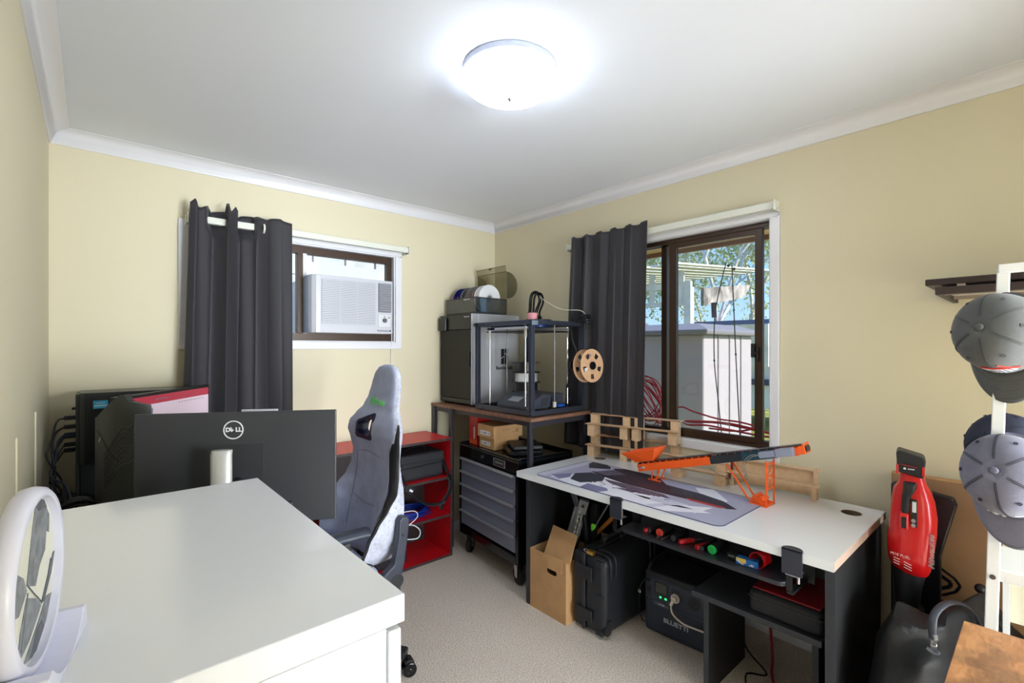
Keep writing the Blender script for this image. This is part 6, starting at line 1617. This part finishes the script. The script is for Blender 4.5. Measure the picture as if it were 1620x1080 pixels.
# emblem on the front panel just above the visor
def on_cap(M, pt, a, r_z, lift=1.02):
    return M @ (pt(math.radians(a), *r_z)*lift)
b = B()
P = [on_cap(M1, pt1, a, (.995, .18)) for a in (112, 104, 96, 88, 80)]; P2 = [on_cap(M1, pt1, a, (.96, .42)) for a in (110, 103, 96, 88, 72)]
b.loft([P, P2], closed=False, cap=False); part('white_emblem', b, mat('emblem_white', (206, 208, 220), .7), cp1, world=True, solid=.0012)
b = B()
b.tube([on_cap(M1, pt1, a, rz_, 1.03) for a, rz_ in ((118, (.985, .28)), (110, (.97, .38)), (98, (.95, .46)), (84, (.93, .52)), (74, (.93, .53)))], .0022, n=6)
b.tube([on_cap(M1, pt1, a, rz_, 1.03) for a, rz_ in ((112, (.97, .36)), (104, (.93, .50)), (99, (.90, .60)))], .0018, n=6)
part('red_emblem', b, mat('emblem_red', (200, 60, 50), .7), cp1, world=True, smooth=True)
b = B()
for k in range(5): b.tube([on_cap(M1, pt1, 108-6*k, (.995, .22), 1.03), on_cap(M1, pt1, 106-6*k, (.97, .36), 1.03)], .0009, n=5, sub=1)
part('emblem_letters', b, mat('dim_grey', (70, 72, 76)), cp1, world=True)
c2_ = look(1597, 752, 1.17)
cp2, M2, pt2 = cap('lavender grey cap with dark stitching and small white stars, hanging lowest on the white rack', c2_, tcv*1.0-RT*.45+Vector((0, 0, .32)), Vector((0, 0, -1))+RT*.20, CL, SDK)
b = B()
for a, rz_, r_ in ((84, (.995, .24), .004), (76, (.985, .40), .0045), (66, (.99, .30), .004), (68, (.995, .16), .0025), (72, (1.0, .05), .0045), (110, (1.0, .2), .003)):
    q = on_cap(M2, pt2, a, rz_, 1.015); n_ = (q-M2.translation).normalized(); u_ = n_.orthogonal().normalized(); m = basis(u_, n_.cross(u_), q)
    pg = []
    for k in range(14): rr_ = r_*(1 if k % 2 == 0 else .5); pg.append((rr_*math.cos(2*PI*k/14), rr_*math.sin(2*PI*k/14)))
    b.prism(pg, .001, m)
part('white_stars', b, TEXTW, cp2, world=True)
b = B(); b.tube([on_cap(M2, pt2, a, rz_, 1.02) for a, rz_ in ((118, (.99, .2)), (108, (.985, .3)), (100, (.98, .36)))], .001, n=5); part('white_swoosh', b, TEXTW, cp2, world=True, smooth=True)
c3_ = look(1600, 715, 1.345)
cap('dark navy cap mostly hidden behind the lavender grey cap', c3_, tcv*.5-RT*.7+Vector((0, 0, .65)), Vector((0, 0, -1))+RT*.2, CN, SDK)

# rustic table in the right foreground
rt_ = thing('side_table', 'rustic brown wooden table top at the bottom right corner', 'table', (1.25, -.16, 0))
RU = mat('rustic_wood', (196, 140, 88), .45)
n = RU.node_tree; bs_ = n.nodes['Principled BSDF']; tc = n.nodes.new('ShaderNodeTexCoord'); mp = n.nodes.new('ShaderNodeMapping'); mp.inputs['Scale'].default_value = (1, 3.2, 1); n.links.new(tc.outputs['Object'], mp.inputs[0])
w1_ = n.nodes.new('ShaderNodeTexNoise'); w1_.inputs['Scale'].default_value = 22; w1_.inputs['Detail'].default_value = 8; w1_.inputs['Distortion'].default_value = 1.2; n.links.new(mp.outputs[0], w1_.inputs[0])
w2_ = n.nodes.new('ShaderNodeTexNoise'); w2_.inputs['Scale'].default_value = 6.5; w2_.inputs['Detail'].default_value = 5; n.links.new(tc.outputs['Object'], w2_.inputs[0])
r1_ = n.nodes.new('ShaderNodeValToRGB'); e = r1_.color_ramp.elements; e[0].position = .3; e[0].color = (*lin((168, 112, 70)), 1); e[1].position = .7; e[1].color = (*lin((200, 146, 98)), 1); n.links.new(w1_.outputs[0], r1_.inputs[0])
r2_ = n.nodes.new('ShaderNodeValToRGB'); e = r2_.color_ramp.elements; e[0].position = .50; e[0].color = (0, 0, 0, 1); e[1].position = .66; e[1].color = (.8, .8, .8, 1); n.links.new(w2_.outputs[0], r2_.inputs[0])
mx_ = n.nodes.new('ShaderNodeMix'); mx_.data_type = 'RGBA'; n.links.new(r2_.outputs[0], mx_.inputs[0]); n.links.new(r1_.outputs[0], mx_.inputs[6]); mx_.inputs[7].default_value = (*lin((84, 62, 50)), 1); n.links.new(mx_.outputs[2], bs_.inputs['Base Color'])
part('table_top', B().box(.98, -.52, .730, 1.557, .136, .75), RU, rt_, bev=.0015, world=True)
b = B(); b.box(.99, -.5, .705, 1.545, -.48, .7295); b.box(.99, .105, .705, 1.545, .125, .7295); b.box(.99, -.48, .705, 1.01, .105, .7295); b.box(1.525, -.48, .705, 1.545, .105, .7295)
part('frame', b, BLKM, rt_, world=True)
for x in (.99, 1.525):
    for y in (-.5, .105): part('leg', B().box(x, y, 0, x+.02, y+.02, .7048), BLKM, rt_, world=True)

# big black bag on the floor
bg_ = thing('duffel_bag', 'large soft black bag with zip and grey pull between desk and white rack', 'bag', (2.12, .16, 0))
NY = mat('bag_black_nylon', (15, 16, 20), .6, bump=.12, bs=260)
ZT = [(-.24, .20), (-.1, .30), (.0, .38), (.074, .462), (.155, .588), (.2, .575), (.26, .549), (.33, .57), (.367, .49), (.40, .38), (.42, .2)]
def bxc(y): t = min(1, max(0, (y-.10)/.16)); return 2.29-.31*t*t*(3-2*t)
def ztop(y):
    for i in range(len(ZT)-1):
        if y <= ZT[i+1][0]: t = max(0, (y-ZT[i][0])/(ZT[i+1][0]-ZT[i][0])); t = t*t*(3-2*t)*.6+t*.4; return ZT[i][1]+(ZT[i+1][1]-ZT[i][1])*t
    return ZT[-1][1]
from mathutils import noise
b = B(); rg = []
NY_ = 60
for i in range(NY_+1):
    y = -.24+.66*i/NY_; e_ = min(1, (i+.5)/5, (NY_-i+.5)/4); zt = ztop(y); P = []
    for k in range(49):
        a = PI*k/48; c, s = math.cos(a), math.sin(a)
        x = bxc(y)-.155*c*(.55+.45*e_)*(1 if c > 0 else .85); z = zt*(s**.62)*(.35+.65*e_)
        cr = noise.noise(Vector((x*7, y*9, z*7)))*.05+abs(noise.noise(Vector((x*9+3, y*8+z*9, z*5))))*-.07+.03
        x -= cr*s**.3*(1 if c > -.2 else .3); P.append(Vector((x, y, max(0.002, z+cr*.15*s))))
    rg.append(P)
b.loft(rg, closed=True)
part('body', b, NY, bg_, smooth=50, world=True)
def bagfront(u, v, x=1.93): return PX(u, v, x)
b = B(); zp = [(1476, 1010), (1475, 990), (1478, 972), (1490, 958), (1508, 952), (1528, 958), (1543, 972), (1551, 990)]
zx = [1.93, 1.93, 1.95, 1.98, 2.03, 2.08, 2.13, 2.16]
b.tube([PX(u, v, x-.055) for (u, v), x in zip(zp, zx)], .010, n=8, flat=.004); part('zip_flap_edge', b, mat('zip_tape', (58, 60, 68), .5), bg_, smooth=True, world=True)
b = B(); b.tube([PX(u+5, v+3, x-.050) for (u, v), x in zip(zp, zx)], .004, n=8); part('zip_teeth', b, BLKG, bg_, smooth=True, world=True)
q = PX(1478, 1003, 1.86); b = B(); b.tube([q, q+Vector((-.004, -.002, -.014))], .007, n=8, sub=1); b.tube([q+Vector((-.004, 0, -.012)), q+Vector((-.008, .006, -.03)), q+Vector((-.006, -.006, -.03)), q+Vector((-.004, 0, -.012))], .0018, n=6)
part('zip_slider', b, CHROME, bg_, smooth=True, world=True)
q = PX(1477, 1012, 1.855); q2 = PX(1477, 1028, 1.855); b = B(); b.bar(q, q2, .014, .004, up=(-1, 0, 0)); b.tube([PX(1466, 1024, 1.85), PX(1472, 1029, 1.85), PX(1480, 1033, 1.85), PX(1486, 1032, 1.85)], .005, n=8); part('zip_pull', b, mat('pull_grey', (96, 98, 108), .45), bg_, world=True, smooth=40)
q = Vector((2.25, .155, .585)); b = B(); b.ball(q, .016, n=10); part('toggle', b, BLK, bg_, smooth=True, world=True)

# ================================================================ outside the windows
GZ = -.45
grass = mat('lawn', (176, 168, 86), .95, col2=(126, 134, 62), vs_=1.4)
single('ground', None, None, B().box(XR+TH+.02, -30, GZ-.1, 70, 50, GZ), grass, kind='structure').name = 'floor_outside'
b = B(); b.box(-30, YB+TH+.02, GZ-.1, XR+TH+.0, 50, GZ); single('floor_patio', None, None, b, mat('patio_concrete', (170, 166, 158), .9), kind='structure')
single('trim_eave', None, None, B().box(XR+TH, -3, 2.13, 3.27, 4.2, 2.15), mat('eave_peach', (222, 190, 162), .7), kind='structure')
b = B(); b.box(3.272, -3, 2.10, 3.30, 4.2, 2.26); single('trim_fascia', None, None, b, mat('fascia_brown', (150, 110, 90), .6), kind='structure')
# garden shed
sh = thing('garden_shed', 'grey plastic garden shed standing just outside the sliding window', 'shed', (4.8, 3.0, GZ))
SHM = mat('shed_grey', (176, 168, 172), .65, bump=.1, bs=30)
sx0_, sx1_, sy0_, sy1_, sz_ = 4.2, 5.26, 2.1, 3.95, 1.52
b = B(); b.box(sx0_, sy0_, GZ, sx1_, sy1_, sz_); part('body', b, SHM, sh, bev=.015, world=True)
b = B()
for y in (2.38, 2.75, 3.1, 3.5): b.box(sx0_-.010, y-.012, GZ+.05, sx0_-.0005, y+.012, sz_)
for x in (4.48, 4.72, 4.98): b.box(x-.008, sy0_-.010, GZ+.05, x+.008, sy0_-.0005, sz_)
part('wall_ribs', b, mat('shed_rib', (146, 141, 146), .6), sh, world=True)
ym = (sy0_+sy1_)/2
b = B(); 
b.loft([[Vector((sx0_-.06, sy0_-.06, sz_)), Vector((sx1_+.06, sy0_-.06, sz_)), Vector((sx1_+.06, sy1_+.06, sz_)), Vector((sx0_-.06, sy1_+.06, sz_))], [Vector((sx0_-.07, sy0_-.07, sz_+.045)), Vector((sx1_+.07, sy0_-.07, sz_+.045)), Vector((sx1_+.07, sy1_+.07, sz_+.045)), Vector((sx0_-.07, sy1_+.07, sz_+.045))],
        [Vector((sx0_+.1, sy0_+.1, sz_+.11)), Vector((sx1_-.1, sy0_+.1, sz_+.11)), Vector((sx1_-.1, sy1_-.1, sz_+.11)), Vector((sx0_+.1, sy1_-.1, sz_+.11))]])
part('roof', b, mat('shed_roof', (132, 129, 138), .55), sh, bev=.012, world=True)
b = B(); b.lathe([(.001, 0), (.09, 0), (.10, .02), (.05, .05), (.05, .09), (.085, .10), (.06, .14), (.001, .15)], 20, T(4.45, 2.95, sz_+.11)); single('roof_vent', 'small grey vent cap on top of the garden shed', 'vent', b, mat('vent_blue_grey', (130, 134, 150), .5), smooth=40)
# two thin rods and red cables on the outer sill
def rod_thing(label, pts, r, knob=None):
    t = thing('whip_aerial', label, 'aerial', pts[0])
    b = B(); b.tube(pts, r, n=6); part('whip', b, BLK, t, smooth=True, world=True)
    if knob: part('coil_cover', B().cyl(knob, vv(knob)+Vector((0, .004, .085)), .014, n=14), mat('aerial_navy', (44, 52, 84), .4), t, world=True, smooth=40)
    b = B(); e = vv(pts[-1]); b.ball(e+Vector((0, -.012, -.02)), .008, n=8); 
    for k in (2, 3): b.ball(pts[k], .006, n=8)
    part('rings', b, BLK, t, world=True, smooth=True)
sxx = 2.68; SILZ = W2[2]-.005
def ox(u, v, x=sxx): return PX(u, v, x)
def rod3(pp, x=sxx): return [ox(u, v, x) for u, v in pp]
p_ = rod3([(1142, 690), (1137, 640), (1130, 570), (1131, 500), (1140, 450), (1149, 415)]); p_[0].z = SILZ+.004
rod_thing('thin black aerial with a fat blue-grey section leaning outside the window', p_, .0032, knob=ox(1130, 502))
p_ = rod3([(1171, 690), (1168, 640), (1164, 560), (1161, 490), (1159, 445), (1158, 420)], 2.70); p_[0].z = SILZ+.004
rod_thing('thin plain black aerial leaning outside the window, nearer the window lock', p_, .0032)
rcab = mat('red_cable', (200, 40, 52), .45); rnd = random.Random(5)
b = B()
for k in range(12):
    c_ = Vector((2.70+rnd.uniform(-.04, .04), 1.73+rnd.uniform(-.05, .05), SILZ+.17+rnd.uniform(-.01, .03))); rr = .115+.013*(k % 4)
    ys_ = [2*PI*q/14 for q in range(14)]
    b.tube([c_+Vector((.03*math.sin(a+k*.3), rr*.92*math.cos(a), min(rr, .158)*math.sin(a+.1*k))) for a in ys_], .0036, n=6, closed=True, sub=2)
single('red_cable_coil', 'coil of red cable standing outside at the curtain side of the sliding window', 'cable', b, rcab, smooth=True)
b = B()
zc_ = SILZ+.056
b.tube([(2.66, 1.66, zc_), (2.68, 1.50, zc_+.10), (2.67, 1.40, zc_+.085), (2.66, 1.25, zc_+.06), (2.66, 1.12, zc_+.055), (2.70, 1.06, zc_+.03), (2.68, 1.15, zc_), (2.66, 1.30, zc_)], .005, n=8)
b.tube([(2.74, 1.50, zc_), (2.66, 1.42, zc_+.004), (2.63, 1.30, zc_+.02), (2.62, 1.15, zc_+.012), (2.63, .98, zc_), (2.70, .90, zc_), (2.74, 1.0, zc_), (2.70, 1.25, zc_+.03), (2.68, 1.40, zc_+.02), (2.64, 1.42, zc_+.03), (2.66, 1.2, zc_+.042), (2.66, 1.0, zc_+.02), (2.70, .93, zc_)], .0055, n=8)
single('red_cable', 'loose loops of red cable lying along the outer window sill', 'cable', b, rcab, smooth=True)
# carport to the left of the view
cpo = thing('carport', 'white carport with a ribbed roof and slatted beam beyond the shed', 'carport', (8.5, 6.0, GZ))
CPW = mat('carport_white', (226, 226, 222), .7, var=.12, vs_=3)
b = B()
for k in range(34): y = 3.9+k*.16; b.prism([(6.9, 2.72), (10.8, 3.02), (10.8, 3.05), (6.9, 2.75)], .09 if k % 2 else .14, basis((1, 0, 0), (0, 0, 1), (0, y+.14, 0)))
part('roof_sheet', b, CPW, cpo, world=True)
b = B(); b.box(7.52, 3.99, 2.42, 7.58, 9.3, 2.52); b.box(7.52, 3.99, 2.12, 7.58, 9.3, 2.2)
for k in range(19): b.box(7.535, 4.12+k*.28, 2.16, 7.565, 4.23+k*.28, 2.70)
part('slatted_beam', b, CPW, cpo, world=True)
for y in (3.98, 6.2, 8.6): part('post', B().box(7.5, y, GZ, 7.62, y+.12, 2.42), CPW, cpo, world=True)
b = B(); b.prism([(7.7, 2.1), (9.3, 2.35), (9.6, 2.62), (7.7, 2.4)], .05, basis((1, 0, 0), (0, 0, 1), (0, 3.9, 0))); part('stained_gable', b, mat('stained_board', (186, 176, 172), .8, var=.45, vs_=5), cpo, world=True)
b = B(); b.box(10.6, 3.9, 1.0, 10.65, 9.4, 1.9)
part('back_panels', b, CPW, cpo, world=True)
# caravan / shelter with blue roof
hv = thing('shelter', 'white structure with a blue roof and orange panel beyond the shed by the window edge', 'building', (11.2, 3.4, GZ))
part('wall', B().box(11.4, 2.3, .0, 13.5, 5.6, 1.75), mat('shelter_white', (214, 220, 226), .7), hv, world=True)
part('roof', B().box(11.0, 2.0, 1.76, 13.9, 6.0, 2.02), mat('shelter_blue', (92, 110, 160), .6), hv, world=True)
b = B(); b.box(11.34, 3.6, 1.15, 11.395, 4.1, 1.7); b.box(11.34, 2.8, 1.15, 11.395, 3.2, 1.7); part('orange_panel', b, mat('panel_orange', (220, 126, 76), .6), hv, world=True)
b = B(); b.box(11.3, 2.5, .55, 11.395, 5.0, .68); b.box(11.3, 3.2, .68, 11.395, 3.5, 1.4); part('dark_trim', b, mat('trim_blue_dark', (60, 70, 100), .6), hv, world=True)
for y in (2.5, 3.4, 4.3, 5.3): part('leg', B().box(11.4, y, GZ, 11.5, y+.1, -.001), CPW, hv, world=True)
# trees
LEAF = [mat('gum_leaf_light', (220, 222, 186), .8, col2=(170, 178, 136), vs_=3), mat('gum_leaf_mid', (206, 212, 178), .8, col2=(156, 168, 126), vs_=3), mat('gum_leaf_yellow', (212, 208, 130), .8, col2=(160, 162, 90), vs_=3)]
for l_ in LEAF:      # thin leaves let light through
    n_ = l_.node_tree; b_ = n_.nodes['Principled BSDF']; tl = n_.nodes.new('ShaderNodeBsdfTranslucent'); mxs = n_.nodes.new('ShaderNodeMixShader'); mxs.inputs[0].default_value = .5
    src = b_.inputs['Base Color'].links[0].from_socket; n_.links.new(src, tl.inputs[0]); n_.links.new(b_.outputs[0], mxs.inputs[1]); n_.links.new(tl.outputs[0], mxs.inputs[2]); n_.links.new(mxs.outputs[0], n_.nodes['Material Output'].inputs[0])
BARK = mat('pale_bark', (226, 220, 212), .8, var=.15, vs_=4)
def tree(label, x, y, h, rad, lm, seed, dens=1.0, bare=False, lo=.25, group='trees beyond the garden shed'):
    rnd = random.Random(seed); t = thing('gum_tree', label, 'tree', (x, y, GZ), group=group)
    b = B(); tips = []
    def limb(p, d, L, r, lv):
        q = p+d*L*.5+Vector((rnd.uniform(-.1, .1), rnd.uniform(-.1, .1), 0))*L*.5; e = p+d*L
        b.tube([p, q, e], r, n=6, sub=2) ; tips.append((e, lv)); tips.append((q, lv))
        if lv < (4 if bare else 3):
            for k in range(rnd.choice((2, 3))):
                nd = (d+Vector((rnd.uniform(-.8, .8), rnd.uniform(-.8, .8), rnd.uniform(-.1, .5)))).normalized(); limb(e, nd, L*rnd.uniform(.55, .8), r*.55, lv+1)
    limb(Vector((0, 0, 0)), Vector((.02, .03, 1)).normalized(), h*.38, .035*h*.4 if not bare else .085, 0)
    part('trunk', b, BARK, t, smooth=True)
    if bare: return t
    b = B()
    for k in range(int(2600*dens)):
        e, lv = tips[rnd.randrange(len(tips))]
        if lv < 1: continue
        v = Vector((rnd.gauss(0, 1), rnd.gauss(0, 1), rnd.gauss(0, .8)))*rad*.20+e
        if v.z < h*lo*.6: continue
        s = rnd.uniform(.06, .15)*(h/7)
        s *= .75
        a, c = Vector((rnd.uniform(-1, 1), rnd.uniform(-1, 1), rnd.uniform(-1, 1))).normalized()*s, Vector((rnd.uniform(-1, 1), rnd.uniform(-1, 1), rnd.uniform(-1, 1))).normalized()*s*.6
        b._f([b._v(v-a), b._v(v+c), b._v(v+a), b._v(v-c)])
    part('foliage', b, lm, t)
    return t
specs = [('tall loose gum tree beyond the carport', 12.5, 9.0, 8, 4, 0, 11, 1.6), ('gum tree with pale foliage behind the garden shed', 17, 9.8, 9, 4.5, 1, 12, 1.8), ('broad green gum tree right of the bare tree', 17.5, 6.9, 8, 4.5, 1, 13, 2.0),
         ('yellowish gum tree seen past the window edge', 15, 4.2, 8.0, 4, 2, 14, 2.0), ('distant green gum tree low behind the shed', 24, 12, 8, 5, 1, 15, 2.0), ('distant tree at the left edge of the sliding window', 20, 15, 8, 5.5, 0, 16, 2.0), ('gum tree behind the blue roofed structure', 20, 6.2, 8.5, 5, 0, 17, 2.2)]
for s_ in specs: tree(s_[0], s_[1], s_[2], s_[3], s_[4], LEAF[s_[5]], s_[6], s_[7])
tree('bare pale branched tree directly behind the garden shed roof', 12.0, 5.6, 6.2, 2, None, 21, bare=True)
PTW = mat('patio_white_paint', (186, 188, 188), .7, var=.10, vs_=3)
# patio cover outside the small window
pcv = thing('patio_cover', 'white patio cover with a slotted beam outside the air conditioner window', 'patio cover', (1.2, 4.6, 1.9))
b = B(); yb3 = 4.4
b.box(-.6, yb3, 2.235, 3.4, yb3+.05, 2.30); b.box(-.6, yb3, 2.05, 3.4, yb3+.05, 2.17)
for k in range(14): b.box(-.6+k*.3, yb3, 2.17, -.52+k*.3, yb3+.05, 2.235)
part('slotted_beam', b, PTW, pcv, world=True)
part('gutter', B().box(-.6, yb3-.06, 2.305, 3.4, yb3+.05, 2.37), mat('gutter_cream', (228, 222, 196), .5), pcv, world=True)
b = B(); b.box(-.6, 3.2, 2.40, 3.4, 4.4, 2.42); b.bm.free()
for x in (-.55, 3.3): part('post', B().box(x, yb3, GZ, x+.08, yb3+.05, 2.05), PTW, pcv, world=True)
nb = thing('neighbour_wall', 'white boarded wall with grey panes seen through the gap left of the air conditioner', 'building', (1.2, 6, GZ))
b = B(); b.box(-2, 6.0, GZ, 6, 6.1, 3.2); part('wall', b, PTW, nb, world=True)
for k in range(6):
    for j in range(3): part('pane', B().box(-.4+k*.8, 5.98, .95+j*.36, .05+k*.8, 5.999, 1.22+j*.36), mat('shade_pane', (120, 124, 132), .3), nb, world=True)
